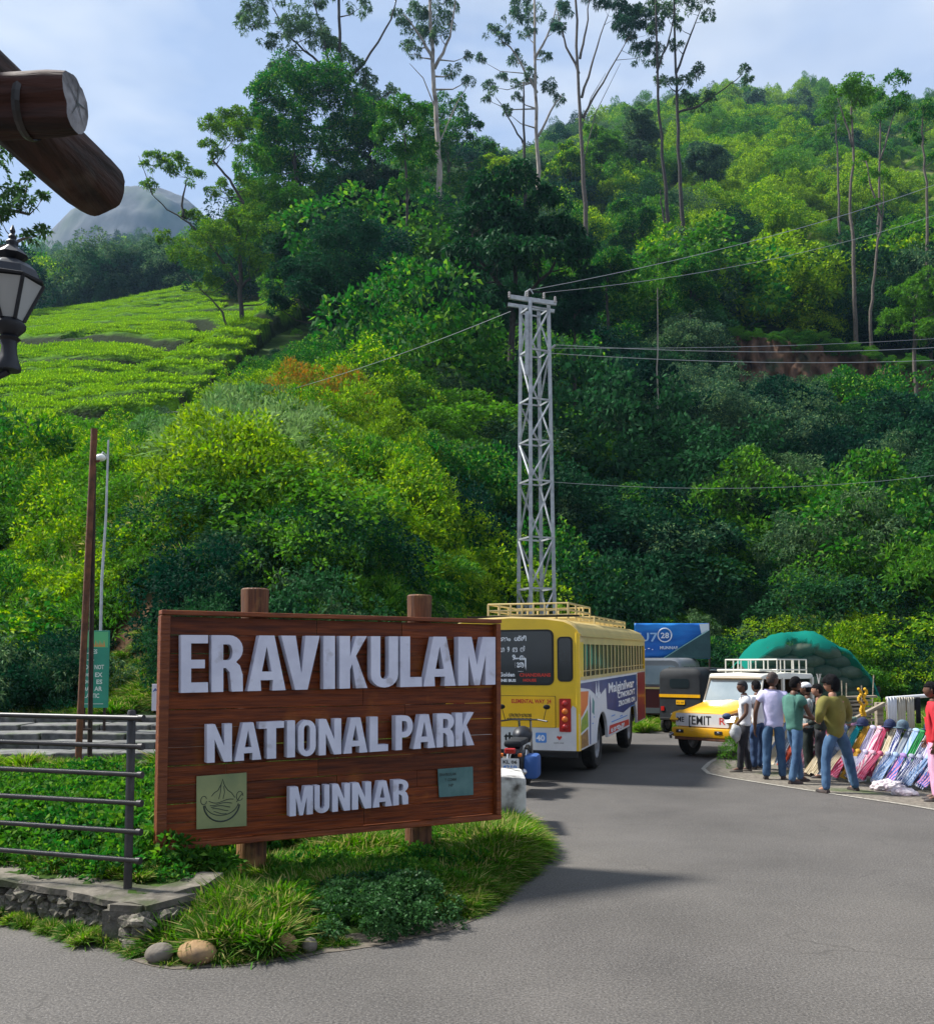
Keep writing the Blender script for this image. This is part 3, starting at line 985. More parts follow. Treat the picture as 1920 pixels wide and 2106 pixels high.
for q_ in [('rust', 612, 750, 44, 2.0, 'tall shrub with rust-orange new shoots on top of the mound'),
           ('rust', 705, 768, 45, 1.9, 'second rust-tipped shrub right of the tallest one on the mound'),
           ('fine', 556, 815, 41, 1.5, 'yellow-green shrub on the left shoulder of the mound below the rust tips'),
           ('fine', 640, 800, 41, 2.0, 'dense yellow-green shrub just below the tallest rust-tipped one'),
           ('fine', 735, 795, 42, 2.2, 'bright yellow-green shrub right of centre on the mound'),
           ('far_bright', 795, 845, 41, 1.9, 'yellow-green shrub at the upper right of the mound'),
           ('fine', 835, 905, 38, 1.7, 'yellow-green shrub low on the right side of the mound'),
           ('dome_bright', 690, 865, 38, 1.7, 'rounded bright shrub in the middle of the mound'),
           ('fine', 770, 930, 35, 1.5, 'small yellow-green shrub in front, right of the mound centre')]:
    topbush(*q_)
for k, u_, y_, s, lab in bush_spots:
    x_ = (u_ - CX) / F_PX * y_
    bush(k, x_, y_, s, lab)
for k in BUSH_ME:
    if k not in BUSH_OBJ:
        raise RuntimeError('no visible plant of kind ' + k)
names = {'tuft': 'long_grass', 'spiky_bright': 'tall_grass'}
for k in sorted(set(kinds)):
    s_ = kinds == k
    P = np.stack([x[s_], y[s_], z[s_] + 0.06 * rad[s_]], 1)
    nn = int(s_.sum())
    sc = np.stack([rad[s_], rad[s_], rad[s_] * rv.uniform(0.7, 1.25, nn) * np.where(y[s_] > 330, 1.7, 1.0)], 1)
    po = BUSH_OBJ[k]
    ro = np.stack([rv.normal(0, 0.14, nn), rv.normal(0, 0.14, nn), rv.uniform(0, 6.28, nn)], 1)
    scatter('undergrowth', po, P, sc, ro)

# ---- tea: rows of clipped bushes along the slope
ut = np.arange(-420, 690, 5.0)
yt = np.concatenate([np.arange(45, 110, 0.24), np.arange(110, 180, 0.42)])
UU, YY = np.meshgrid(ut, yt)
XX = (UU - CX) / F_PX * YY
z0 = ground_z(XX.ravel(), YY.ravel()).reshape(XX.shape)
sd = tea_sd(XX.ravel(), YY.ravel(), z0.ravel()).reshape(XX.shape)
ph = (YY + 0.16 * XX + 3.4 * vnoise(XX, YY, 15, 31) + 1.2 * vnoise(XX, YY, 5, 32) + 0.35 * z0) / (3.3 + 1.5 * sstep(70, 130, YY))
fr = np.abs(2 * (ph - np.floor(ph)) - 1)
prof = 1 - fr ** 4.5
cell = vnoise(XX, YY, 1.1, 33) * 0.30 + vnoise(XX, YY, 0.5, 34) * 0.16
path = np.exp(-((YY - (103 + 0.10 * XX + 2 * vnoise(XX, YY, 14, 35))) / 1.5) ** 2) * (XX > -43)
hgt = 1.7 * prof * np.clip(1 - path * 1.3, 0, 1) + cell * prof
hgt = hgt * sstep(-4, 5, sd) - 0.15 * (1 - sstep(-6, 2, sd))
ZZ = z0 + hgt
nU, nY = len(ut), len(yt)
idx = np.arange(nU * nY).reshape(nY, nU)
quads = np.stack([idx[:-1, :-1], idx[:-1, 1:], idx[1:, 1:], idx[1:, :-1]], -1).reshape(-1, 4)
inside = (sd > -6)
quads = quads[(inside.ravel()[quads]).all(1)]
used = np.unique(quads)
remap = np.zeros(nU * nY, int); remap[used] = np.arange(len(used))
V = np.stack([XX, YY, ZZ], -1).reshape(-1, 3)[used]
me = np_mesh('tea', V, remap[quads])
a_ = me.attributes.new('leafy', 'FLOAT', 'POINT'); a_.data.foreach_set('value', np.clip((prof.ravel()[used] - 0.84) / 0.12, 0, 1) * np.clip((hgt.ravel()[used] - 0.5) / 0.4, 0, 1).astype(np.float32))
m, n, l, out = new_mat('clipped tea')
p = n.new('ShaderNodeBsdfPrincipled'); p.inputs['Roughness'].default_value = 0.9; p.inputs['Specular IOR Level'].default_value = 0.04
geo = n.new('ShaderNodeNewGeometry')
na = n.new('ShaderNodeTexNoise'); na.inputs['Scale'].default_value = 1.6; na.inputs['Detail'].default_value = 8
l.new(geo.outputs['Position'], na.inputs['Vector'])
ra = n.new('ShaderNodeValToRGB')
ra.color_ramp.elements[0].position = 0.35; ra.color_ramp.elements[0].color = (0.028, 0.085, 0.005, 1)
ra.color_ramp.elements[1].position = 0.65; ra.color_ramp.elements[1].color = (0.11, 0.24, 0.010, 1)
l.new(na.outputs['Fac'], ra.inputs['Fac'])
nb_ = n.new('ShaderNodeTexNoise'); nb_.inputs['Scale'].default_value = 5.0; nb_.inputs['Detail'].default_value = 4; l.new(geo.outputs['Position'], nb_.inputs['Vector'])
bb_ = n.new('ShaderNodeBump'); bb_.inputs['Strength'].default_value = 1.0; bb_.inputs['Distance'].default_value = 0.25; l.new(nb_.outputs['Fac'], bb_.inputs['Height']); l.new(bb_.outputs['Normal'], p.inputs['Normal'])
# leafy only on the plucked table; below, stems and painted shade between the rows
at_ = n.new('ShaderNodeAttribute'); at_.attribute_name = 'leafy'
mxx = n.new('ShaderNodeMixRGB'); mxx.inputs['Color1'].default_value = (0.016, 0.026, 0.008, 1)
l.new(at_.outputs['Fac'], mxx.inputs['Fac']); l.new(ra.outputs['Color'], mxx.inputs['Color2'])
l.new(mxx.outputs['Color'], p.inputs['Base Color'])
l.new(p.outputs['BSDF'], out.inputs['Surface'])
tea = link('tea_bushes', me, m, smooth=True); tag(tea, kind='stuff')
# shoots standing on the clipped tops
r2 = np.random.default_rng(5)
pick = (prof > 0.965) & (hgt > 1.0) & (sd > 2)
cand = np.argwhere(pick)
area = (YY * (5.0 / F_PX) * 0.3)[pick]
sel = cand[r2.choice(len(cand), 11000, p=area / area.sum())]
P = np.stack([XX, YY, ZZ], -1)[sel[:, 0], sel[:, 1]] + r2.normal(0, 0.12, (len(sel), 3)) * [1, 1, 0.3]
k = 90
pp = np.stack([r2.uniform(-0.7, 0.7, k), r2.uniform(-0.22, 0.22, k), r2.uniform(-0.05, 0.05, k)], 1)
v = leaves(pp, np.tile([0, 0, 1.0], (k, 1)), 0.14, 0.07, up=0.2, droop=0.1, spread=0.7, r=r2)
me = np_mesh('tea_clump', v, quads_for(len(v))); me.materials.append(L_TEA)
tx, ty = at(330, 878, 52).x, 52.0
teab = link('tea_bush', me); teab.location = (tx, ty, gz(tx, ty) + 1.1)
tag(teab, 'clipped tea bush at the lower edge of the field above the mound', 'tea bush')
sc = np.repeat(r2.uniform(0.75, 1.35, (len(sel), 1)), 3, 1)
ro = np.stack([r2.normal(0, 0.08, len(sel)), r2.normal(0, 0.08, len(sel)), r2.normal(-0.16, 0.12, len(sel))], 1)
scatter('tea_shoots', teab, P, sc, ro)
# ================================================================== trees
def tree(label, D, trunks, blobs, leaf, lsz, bark, r0, name='tree', cat='tree', dens=1.0, group=None, droop=0.3, up=0.1, spread=0.8, ratio=0.35,
         root=True, seed=1, depth=1.0, sub=0.30, extra_limbs=(), fat=1.0):
    """a standing tree: tapered trunk(s), limbs reaching every part of the crown, leaf clumps in the crown.
    trunks: lists of (u, v) as surveyed at distance D, lowest first; blobs: (u, v, radius px)"""
    r = np.random.default_rng(seed)
    px = D / F_PX
    t0 = trunks[0][0]
    b = at(t0[0], t0[1], D)
    base = Vector((b.x, D, gz(b.x, D)))
    root_o = empty(name, base, label=label, cat=cat, group=group)
    mb = MB()
    skeleton = []
    for ti, tr in enumerate(trunks):
        pts = [at(u, v, D) for u, v in tr]
        for i, q in enumerate(pts):
            q.y += float(r.normal(0, 0.25)) * px * 8
        if ti == 0 and root:
            g = Vector((pts[0].x + (pts[0].x - pts[1].x) * 0.02, D, base.z - 0.4))
            if g.z < pts[0].z - 0.3:
                pts = [g] + pts
        fine = []
        for i in range(len(pts) - 1):
            for j in range(4):
                q = pts[i].lerp(pts[i + 1], j / 4)
                if j: q += Vector(r.normal(0, 1, 3)) * px * 1.1
                fine.append(q)
        fine.append(pts[-1])
        ra_, rb_ = (r0, r0 * 0.35) if ti == 0 else (r0 * 0.5, r0 * 0.14)
        rs = [ra_ + (rb_ - ra_) * (i / (len(fine) - 1)) for i in range(len(fine))]
        mb.tube([p - base for p in fine], rs, n=7)
        skeleton += [(p, rs[i]) for i, p in enumerate(fine)]
    Ps, Ns = [], []
    nl = 0
    for (u, v, rp) in blobs:
        rp *= fat
        c = at(u, v, D)
        rad = rp * px
        c.y += float(r.uniform(-1, 1)) * rad * 1.2 * depth
        c3 = c
        best = min(skeleton, key=lambda s: (s[0] - c3).length + (3.0 * rad if s[0].z > c3.z - rad * 0.3 else 0))
        mid = best[0].lerp(c3, 0.55) + Vector((0, 0, -0.12 * (c3 - best[0]).length))
        rr_ = min(best[1] * 0.5, r0 * 0.3)
        mb.tube([best[0] - base, mid - base, c3 - base], [rr_, rr_ * 0.6, rr_ * 0.2], n=5, cap=False)
        for k in range(4):
            e = Vector(r.normal(0, 1, 3)).normalized() * rad * 0.75
            mb.tube([c3 - base + (mid - c3) * 0.25, c3 - base + e], [rr_ * 0.3, rr_ * 0.1], n=4, cap=False)
        n = int(dens * 85 * (rad / lsz) ** 1.55) + 60
        P, N = clumps(tuple(c3 - base), (rad, rad * 1.0, rad * 0.8), max(6, int(8 + rp * 0.22)), sub, n, r, core=0.3)
        Ps.append(P); Ns.append(N)
    for lim in extra_limbs:
        pts = [at(u, v, D) - base for u, v in lim]
        mb.tube(pts, [r0 * 0.22 * (1 - 0.7 * i / (len(pts) - 1)) for i in range(len(pts))], n=5, cap=False)
    mb.build('trunk', bark, root_o, smooth=True)
    P = np.concatenate(Ps); N = np.concatenate(Ns)
    v = leaves(P, N, lsz, lsz * ratio, up=up, droop=droop, spread=spread, r=r)
    me = np_mesh('crown', v, quads_for(len(v)))
    link('crown', me, leaf, root_o)
    return root_o, len(P)


NL = 0
def T(*a, **k):
    global NL
    o, n_ = tree(*a, **k)
    NL += n_
    return o


T('tall forked gum tree above the tea ridge, its crown leaning left over the sky', 118,
  [[(717, 446), (737, 289), (727, 195), (703, 174), (697, 35), (692, -90)], [(703, 174), (657, 129), (595, 77), (560, 15)], [(703, 174), (748, 132), (804, 38), (818, -30)],
   [(690, 170), (670, 100), (640, -20)]],
  [(515, 22, 42), (560, 8, 45), (600, 22, 40), (645, 62, 36), (560, 95, 26), (620, 100, 38), (665, 100, 36), (572, 142, 34), (545, 172, 24), (612, 160, 42), (690, 85, 28),
   (722, 140, 30), (738, 15, 22), (755, 165, 22), (803, 192, 15), (650, 5, 30), (520, 55, 28), (690, 150, 30), (700, -10, 28), (620, -20, 40), (820, -5, 14)],
  L_BLUE, 0.42, M_BARK_DARK, 0.42, name='gum_tree', dens=0.95, seed=11, droop=0.5, up=-0.1)
T('broad green tree with a full sunlit crown below the forked gum', 104,
  [[(635, 470), (612, 400), (603, 300), (612, 230)]],
  [(640, 185, 52), (600, 215, 60), (562, 245, 46), (682, 215, 52), (728, 240, 46), (762, 285, 42), (650, 290, 72), (600, 320, 62), (705, 330, 56), (560, 320, 46), (540, 280, 36),
   (650, 380, 60), (590, 400, 60), (545, 380, 46), (690, 260, 50), (535, 210, 22)],
  L_MID, 0.40, M_BARK_DARK, 0.32, dens=1.69, fat=1.14, seed=12)
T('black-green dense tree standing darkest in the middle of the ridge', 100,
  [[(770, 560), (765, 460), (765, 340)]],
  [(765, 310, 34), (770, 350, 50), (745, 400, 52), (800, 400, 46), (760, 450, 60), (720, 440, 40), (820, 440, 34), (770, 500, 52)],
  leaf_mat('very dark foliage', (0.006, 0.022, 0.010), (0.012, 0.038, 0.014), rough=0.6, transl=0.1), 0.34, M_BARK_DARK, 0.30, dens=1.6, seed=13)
T('slender tree with a thin black stem right of the dark dense tree', 84,
  [[(838, 720), (838, 560), (836, 375), (832, 280)]],
  [(830, 262, 42), (800, 242, 30), (862, 300, 40), (820, 320, 42), (842, 372, 32), (790, 280, 26), (850, 240, 26), (815, 400, 20)],
  L_MID, 0.34, M_BARK_DARK, 0.22, dens=1.35, fat=1.14, seed=14)
T('gum tree with a pale brown bare stem left of centre', 128,
  [[(903, 446), (904, 366), (898, 264), (891, 157), (885, 52), (880, -80)], [(893, 140), (925, 75), (940, -30)], [(890, 120), (860, 70), (830, 30)]],
  [(850, 22, 34), (828, 50, 22), (880, 30, 34), (912, 40, 26), (851, 112, 16), (906, 82, 22), (932, 145, 20), (962, 160, 14), (866, 60, 24), (890, -10, 36), (925, 10, 22), (815, 25, 14),
   (840, 85, 16), (960, 120, 10)],
  L_BLUE, 0.40, M_BARK_PALE, 0.52, name='gum_tree', dens=0.8, seed=15, droop=0.5, up=-0.1,
  extra_limbs=[[(898, 230), (870, 160), (842, 130)], [(900, 300), (940, 210), (965, 170)]])
T('round leafy tree standing behind the pale brown gum stem', 138,
  [[(925, 520), (925, 420), (920, 260)]],
  [(880, 238, 36), (862, 292, 42), (928, 250, 36), (962, 292, 30), (918, 338, 50), (950, 385, 42), (898, 400, 46), (1012, 308, 12), (985, 330, 16), (870, 350, 40), (900, 290, 42), (940, 440, 40),
   (885, 460, 44)],
  L_MID, 0.45, M_BARK, 0.34, dens=1.35, fat=1.14, seed=16)
T('tree with flat sunlit crown sprays and a limb reaching left over the tea ridge', 82,
  [[(500, 690), (498, 661), (494, 543), (490, 455), (501, 418), (473, 369), (438, 331)], [(497, 600), (442, 515), (390, 460), (341, 428), (313, 400)], [(376, 446), (376, 400), (386, 366)],
   [(473, 682), (450, 633), (390, 571)], [(497, 590), (530, 555), (545, 520)]],
  [(470, 262, 40), (440, 282, 26), (500, 258, 32), (480, 302, 34), (430, 300, 18), (450, 330, 18), (435, 400, 12), (362, 342, 26), (390, 352, 22), (345, 350, 16), (313, 320, 16), (303, 345, 12),
   (309, 388, 16), (330, 330, 12), (365, 512, 30), (345, 500, 18), (410, 543, 36), (435, 487, 38), (470, 470, 42), (470, 522, 46), (520, 487, 50), (430, 585, 28), (520, 560, 42), (400, 440, 16),
   (378, 440, 12), (460, 400, 20), (500, 380, 26), (560, 600, 24)],
  leaf_mat('sprays of small leaves', (0.028, 0.105, 0.02), (0.065, 0.160, 0.02), tip=(0.13, 0.22, 0.02), tip_amt=0.25), 0.26, M_BARK_DARK, 0.26, dens=1.15, fat=1.14, seed=17, up=0.3,
  extra_limbs=[[(495, 560), (440, 600), (380, 600)], [(313, 400), (300, 360), (285, 320)]])
T('mid green tree filling the gap behind the flat-crowned tree', 96,
  [[(590, 640), (585, 520), (580, 420)]],
  [(557, 418, 46), (575, 500, 54), (592, 460, 50), (535, 470, 40), (620, 540, 50), (560, 580, 46), (525, 350, 36), (610, 440, 40), (520, 420, 34)],
  L_MID, 0.36, M_BARK_DARK, 0.26, dens=1.49, fat=1.14, seed=18)
T('dark broad tree on a black double stem behind the rust-topped shrub', 66,
  [[(656, 760), (655, 690), (655, 600), (650, 520)], [(662, 740), (664, 650), (690, 560)]],
  [(640, 560, 56), (700, 600, 56), (662, 500, 52), (620, 630, 46), (722, 520, 52), (745, 625, 44), (590, 570, 36), (680, 660, 40), (760, 570, 40), (700, 470, 30), (575, 640, 26)],
  L_DARK, 0.30, M_BARK_DARK, 0.26, dens=1.55, fat=1.14, seed=19)
T('large dark glossy broad-leaved tree behind the pylon head', 62,
  [[(1050, 760), (1055, 640), (1060, 500)], [(1050, 640), (1130, 560), (1160, 500)], [(1055, 620), (990, 540), (970, 480)]],
  [(1000, 398, 46), (1060, 396, 46), (980, 462, 50), (1050, 470, 66), (1120, 432, 42), (1152, 490, 50), (1190, 540, 42), (955, 535, 42), (1020, 560, 60), (1100, 560, 52), (1010, 440, 44), (1100, 490, 46),
   (1215, 575, 30), (960, 600, 34), (1150, 600, 36), (1040, 630, 40), (930, 560, 24), (1085, 640, 30)],
  leaf_mat('glossy broad leaves', (0.012, 0.058, 0.018), (0.028, 0.095, 0.022), rough=0.7, transl=0.2), 0.38, M_BARK_DARK, 0.34, dens=1.25, seed=20, ratio=0.5, droop=0.45)
T('very tall thin gum tree left of the pylon axis with wisps of leaves', 150,
  [[(1108, 400), (1104, 300), (1100, 150), (1098, -80)], [(1104, 190), (1060, 110), (1010, 60)], [(1106, 280), (1140, 215), (1155, 195)], [(1100, 120), (1130, 60), (1150, 0)]],
  [(1070, 30, 30), (1100, 8, 28), (1052, 60, 26), (1012, 60, 20), (1032, 90, 20), (1062, 112, 22), (1002, 165, 16), (1150, 198, 16), (1130, 188, 22), (1092, 160, 14), (1062, 200, 12), (1140, 60, 18),
   (985, 130, 14), (1045, 232, 10), (1085, 70, 20), (1120, 110, 16), (1155, 20, 20), (1000, 205, 10), (1030, 150, 12)],
  L_BLUE, 0.46, M_BARK_PALE, 0.46, name='gum_tree', dens=0.8, seed=21, droop=0.5, up=-0.1)
T('shorter bare-stemmed gum beside the very tall thin one', 146,
  [[(1080, 390), (1078, 290), (1076, 170)], [(1078, 300), (1050, 250), (1020, 200)]],
  [(1062, 165, 12), (1085, 150, 12), (1040, 225, 10), (1015, 190, 10)],
  L_BLUE, 0.44, M_BARK_DARK, 0.36, name='gum_tree', dens=0.7, seed=22)
T('straight grey gum with long bare upswept branches right of the pylon', 126,
  [[(1204, 460), (1196, 300), (1188, 150), (1180, -60)], [(1198, 240), (1240, 170), (1290, 80)], [(1190, 150), (1160, 80), (1145, 20)], [(1196, 200), (1220, 120), (1250, 30)],
   [(1192, 120), (1205, 60), (1212, -20)]],
  [(1160, 20, 18), (1148, 62, 14), (1240, 14, 20), (1270, 30, 28), (1300, 62, 32), (1330, 20, 26), (1320, 92, 28), (1342, 112, 20), (1292, 20, 26), (1280, 70, 24), (1310, 40, 28), (1260, -10, 26),
   (1350, 60, 20), (1210, -10, 16)],
  leaf_mat('dark gum foliage', (0.014, 0.060, 0.040), (0.030, 0.090, 0.045), transl=0.25), 0.40, M_BARK, 0.40, name='gum_tree', dens=1.2, seed=23, droop=0.5, up=-0.1,
  extra_limbs=[[(1200, 330), (1225, 230), (1275, 130)], [(1196, 260), (1215, 200), (1245, 150)]])
T('tall gum with a black stem standing on the slope, crown above the picture', 122,
  [[(1376, 470), (1366, 360), (1352, 200), (1347, -60)], [(1350, 150), (1375, 80), (1390, 10)], [(1368, 470), (1360, 420), (1358, 390)]],
  [(1352, 120, 16), (1345, 60, 16), (1362, 20, 20), (1340, 0, 22), (1358, 160, 12)],
  L_BLUE, 0.40, M_BARK_DARK, 0.34, name='gum_tree', dens=0.8, seed=24)
T('tall gum with leaf tufts down its stem and one long limb to the right', 124,
  [[(1405, 480), (1398, 380), (1392, 230), (1388, 150), (1384, -40)], [(1392, 230), (1440, 215), (1475, 190), (1525, 152)], [(1390, 150), (1420, 70), (1440, 20)]],
  [(1400, 12, 26), (1438, 18, 24), (1455, 36, 16), (1390, 62, 14), (1388, 102, 14), (1432, 150, 20), (1402, 182, 20), (1372, 166, 14), (1412, 202, 24), (1442, 208, 24), (1530, 140, 14), (1538, 165, 12),
   (1462, 200, 14), (1420, -10, 22), (1375, 20, 16)],
  L_BLUE, 0.40, M_BARK_DARK, 0.36, name='gum_tree', dens=0.9, seed=25)
T('flat-topped gum with a long bare stem rising above the earth cut', 92,
  [[(1757, 665), (1752, 500), (1748, 430), (1755, 300), (1752, 200)], [(1752, 300), (1735, 240), (1722, 200)]],
  [(1740, 190, 26), (1765, 175, 26), (1720, 202, 20), (1788, 190, 20), (1752, 216, 22), (1742, 240, 14), (1775, 205, 16)],
  L_MID, 0.34, M_BARK, 0.24, name='gum_tree', dens=0.95, seed=26)
T('round-headed gum next to the flat-topped one, on a paler stem', 112,
  [[(1808, 520), (1808, 400), (1810, 240)], [(1808, 330), (1830, 260), (1845, 210)]],
  [(1830, 185, 26), (1852, 200, 22), (1815, 200, 20), (1840, 222, 20), (1822, 235, 16), (1800, 250, 14), (1860, 225, 14)],
  L_MID, 0.40, M_BARK, 0.26, name='gum_tree', dens=0.9, seed=27)
T('crooked thin tree leaning between the gum stems on the right slope', 88,
  [[(1788, 640), (1800, 540), (1812, 450), (1792, 390), (1780, 330)], [(1812, 450), (1816, 380)]],
  [(1778, 320, 16), (1792, 360, 12), (1816, 360, 14), (1800, 420, 12), (1770, 380, 10)],
  L_MID, 0.3, M_BARK, 0.17, dens=0.6, seed=28)
T('thin gum near the right edge with a small round head', 96,
  [[(1908, 570), (1905, 400), (1896, 300), (1896, 240)]],
  [(1890, 238, 22), (1915, 230, 22), (1878, 262, 16), (1925, 258, 18), (1900, 285, 14), (1915, 330, 12)],
  L_MID, 0.34, M_BARK, 0.2, name='gum_tree', dens=0.9, seed=29)
T('small feathery tree on the ridge left of the flat-topped gum', 150,
  [[(1724, 380), (1722, 300), (1716, 240)]],
  [(1700, 222, 20), (1722, 235, 20), (1690, 250, 16), (1735, 265, 16), (1705, 265, 18)],
  L_MID, 0.44, M_BARK, 0.22, dens=0.9, seed=30)
T('thin pale sapling standing alone on the shaded slope right of the pylon', 58,
  [[(1352, 815), (1352, 700), (1352, 590)]],
  [(1345, 560, 30), (1362, 590, 26), (1335, 600, 22), (1350, 530, 20)],
  L_MID, 0.22, M_BARK_PALE, 0.07, name='sapling', dens=0.9, seed=31)
T('bright green leafy tree at the right edge above the earth cut', 80,
  [[(1880, 720), (1880, 640), (1885, 600)]],
  [(1860, 610, 36), (1900, 590, 40), (1885, 650, 46), (1840, 660, 32), (1925, 640, 40), (1870, 700, 36), (1915, 700, 36)],
  L_MID, 0.30, M_BARK, 0.2, dens=1.3, seed=32)
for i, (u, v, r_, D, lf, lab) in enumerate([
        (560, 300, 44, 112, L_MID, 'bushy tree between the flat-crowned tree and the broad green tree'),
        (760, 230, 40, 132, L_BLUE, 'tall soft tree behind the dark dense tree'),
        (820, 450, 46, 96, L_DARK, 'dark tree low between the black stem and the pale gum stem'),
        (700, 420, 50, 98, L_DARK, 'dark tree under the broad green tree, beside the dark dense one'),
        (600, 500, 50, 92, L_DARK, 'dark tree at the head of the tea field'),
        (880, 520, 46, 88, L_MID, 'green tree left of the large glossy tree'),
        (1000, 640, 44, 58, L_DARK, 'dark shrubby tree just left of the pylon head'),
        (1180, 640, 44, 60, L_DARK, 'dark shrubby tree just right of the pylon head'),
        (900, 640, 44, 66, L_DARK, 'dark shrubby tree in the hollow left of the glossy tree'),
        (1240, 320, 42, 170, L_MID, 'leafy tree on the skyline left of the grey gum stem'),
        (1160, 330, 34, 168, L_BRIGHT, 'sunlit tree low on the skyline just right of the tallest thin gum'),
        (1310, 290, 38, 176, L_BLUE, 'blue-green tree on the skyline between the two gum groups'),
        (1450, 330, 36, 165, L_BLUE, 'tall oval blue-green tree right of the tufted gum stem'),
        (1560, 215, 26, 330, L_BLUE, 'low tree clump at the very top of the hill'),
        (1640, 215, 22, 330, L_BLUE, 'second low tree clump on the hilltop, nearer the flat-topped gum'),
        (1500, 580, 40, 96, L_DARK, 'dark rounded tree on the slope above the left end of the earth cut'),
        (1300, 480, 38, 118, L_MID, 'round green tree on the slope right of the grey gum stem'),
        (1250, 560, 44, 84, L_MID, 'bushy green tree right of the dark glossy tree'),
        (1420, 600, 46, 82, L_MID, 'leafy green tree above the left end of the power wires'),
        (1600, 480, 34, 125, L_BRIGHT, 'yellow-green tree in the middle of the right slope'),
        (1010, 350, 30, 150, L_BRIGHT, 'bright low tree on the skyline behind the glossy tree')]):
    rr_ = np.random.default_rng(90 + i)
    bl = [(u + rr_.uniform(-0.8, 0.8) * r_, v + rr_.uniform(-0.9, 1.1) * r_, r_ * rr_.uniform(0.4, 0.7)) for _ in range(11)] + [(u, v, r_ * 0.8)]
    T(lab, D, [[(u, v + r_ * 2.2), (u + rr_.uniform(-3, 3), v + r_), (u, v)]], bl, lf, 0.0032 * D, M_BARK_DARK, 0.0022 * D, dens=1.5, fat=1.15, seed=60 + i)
# the leafy boughs hanging in from a tree that stands left of the picture
T('leafy boughs of a roadside tree reaching in beside the lantern', 12.5,
  [[(-330, 1500), (-320, 1000), (-290, 500), (-240, 200)], [(-300, 620), (-150, 480), (-30, 420), (60, 440)], [(-290, 500), (-120, 340), (0, 330)], [(-150, 480), (-20, 520), (50, 490)]],
  [(10, 330, 26), (28, 392, 28), (5, 450, 30), (58, 432, 22), (84, 470, 15), (92, 402, 11), (38, 482, 22), (-30, 400, 40), (-60, 470, 40), (-40, 330, 36), (-120, 380, 60), (-200, 300, 80),
   (-280, 220, 90), (-180, 460, 60), (-300, 400, 90), (-380, 320, 90), (64, 370, 9)],
  leaf_mat('roadside tree leaves', (0.045, 0.10, 0.04), (0.075, 0.14, 0.05), transl=0.35), 0.085, M_BARK, 0.13, dens=0.42, seed=40, ratio=0.45)

# ---- the far dome of bare rock
gx = np.linspace(-1, 1, 90); gy = np.linspace(-1, 1, 60)
GX, GY = np.meshgrid(gx, gy)
DY = 1120.0
c0 = at(300, 640, DY); top = at(300, 410, DY)
Rx = 235 / F_PX * DY; Ry = 150.0
rr_ = np.sqrt((GX * (1 + 0.12 * (GX < 0))) ** 2 + GY ** 2)
H_ = (top.z - c0.z) * np.clip(1 - np.clip(rr_, 0, 1.3) ** 2.3, -0.6, 1)
H_ += vnoise(GX * 100, GY * 100, 30, 41) * 16 + vnoise(GX * 100, GY * 100, 9, 42) * 7 + vnoise(GX * 100, GY * 100, 3.4, 43) * 3.5
VX = c0.x + GX * Rx * 1.15; VY = DY + GY * Ry; VZ = c0.z + H_
idx = np.arange(90 * 60).reshape(60, 90)
quads = np.stack([idx[:-1, :-1], idx[:-1, 1:], idx[1:, 1:], idx[1:, :-1]], -1).reshape(-1, 4)
me = np_mesh('mountain', np.stack([VX, VY, VZ], -1).reshape(-1, 3), quads)
M_ROCKFAR = mat('bare mountain rock', (0.018, 0.024, 0.032), (0.055, 0.062, 0.072), rough=0.95, scale=0.05, stretch=(1.6, 1, 0.25), c3=(0.03, 0.06, 0.02), c3_scale=0.006, coord='Object')
mo = link('mountain', me, M_ROCKFAR, smooth=True); tag(mo, kind='structure')

# ---- the bare earth cut in the right slope: a steep scar standing out of the undergrowth
su = np.linspace(1425, 2150, 120); st = np.linspace(0, 1, 26)
SU, ST = np.meshgrid(su, st)
topv = np.interp(SU, [1425, 1500, 1600, 1700, 1800, 1920, 2150], [700, 690, 698, 715, 738, 752, 765])
botv = np.interp(SU, [1425, 1500, 1600, 1700, 1800, 1920, 2150], [770, 850, 868, 888, 905, 920, 945])
YT = np.interp(SU, [1425, 1600, 1800, 2150], [84, 82, 84, 88]) + vnoise(SU, SU * 0, 30, 44) * 2
YB = YT - 5.0
topv = topv + 10 * vnoise(SU, SU * 0, 22, 48)
Yc = YB + (YT - YB) * (1 - (1 - ST) ** 2.2) + vnoise(SU, ST * 60, 14, 45) * 2.4 + vnoise(SU, ST * 90, 5, 49) * 1.0
vv = botv + (topv - botv) * ST
k = (CY - vv) / F_PX
XC = (SU - CX) / F_PX / (cp - k * sp) * Yc
ZC = CAM_Z + Yc * (sp + k * cp) / (cp - k * sp)
idx = np.arange(120 * 26).reshape(26, 120)
quads = np.stack([idx[:-1, :-1], idx[:-1, 1:], idx[1:, 1:], idx[1:, :-1]], -1).reshape(-1, 4)
me = np_mesh('earth_cut', np.stack([XC, Yc, ZC], -1).reshape(-1, 3), quads)
M_EARTH = mat('red brown earth', (0.050, 0.027, 0.016), (0.16, 0.085, 0.048), rough=0.95, scale=0.7, stretch=(1, 1, 0.5), bump=0.9, bump_scale=2.5, c3=(0.03, 0.04, 0.015), c3_scale=0.5)
ec = link('earth_bank', me, M_EARTH, smooth=True); tag(ec, kind='structure')
re4 = np.random.default_rng(8)
ii = re4.integers(0, 120, 150); jj = np.where(re4.uniform(0, 1, 150) < 0.85, 25, re4.integers(0, 5, 150))
Pc = np.stack([XC[jj, ii], Yc[jj, ii] - 0.1, ZC[jj, ii] - 0.2], 1) + re4.normal(0, 0.3, (150, 3))
sc4 = re4.uniform(0.25, 0.85, 150)
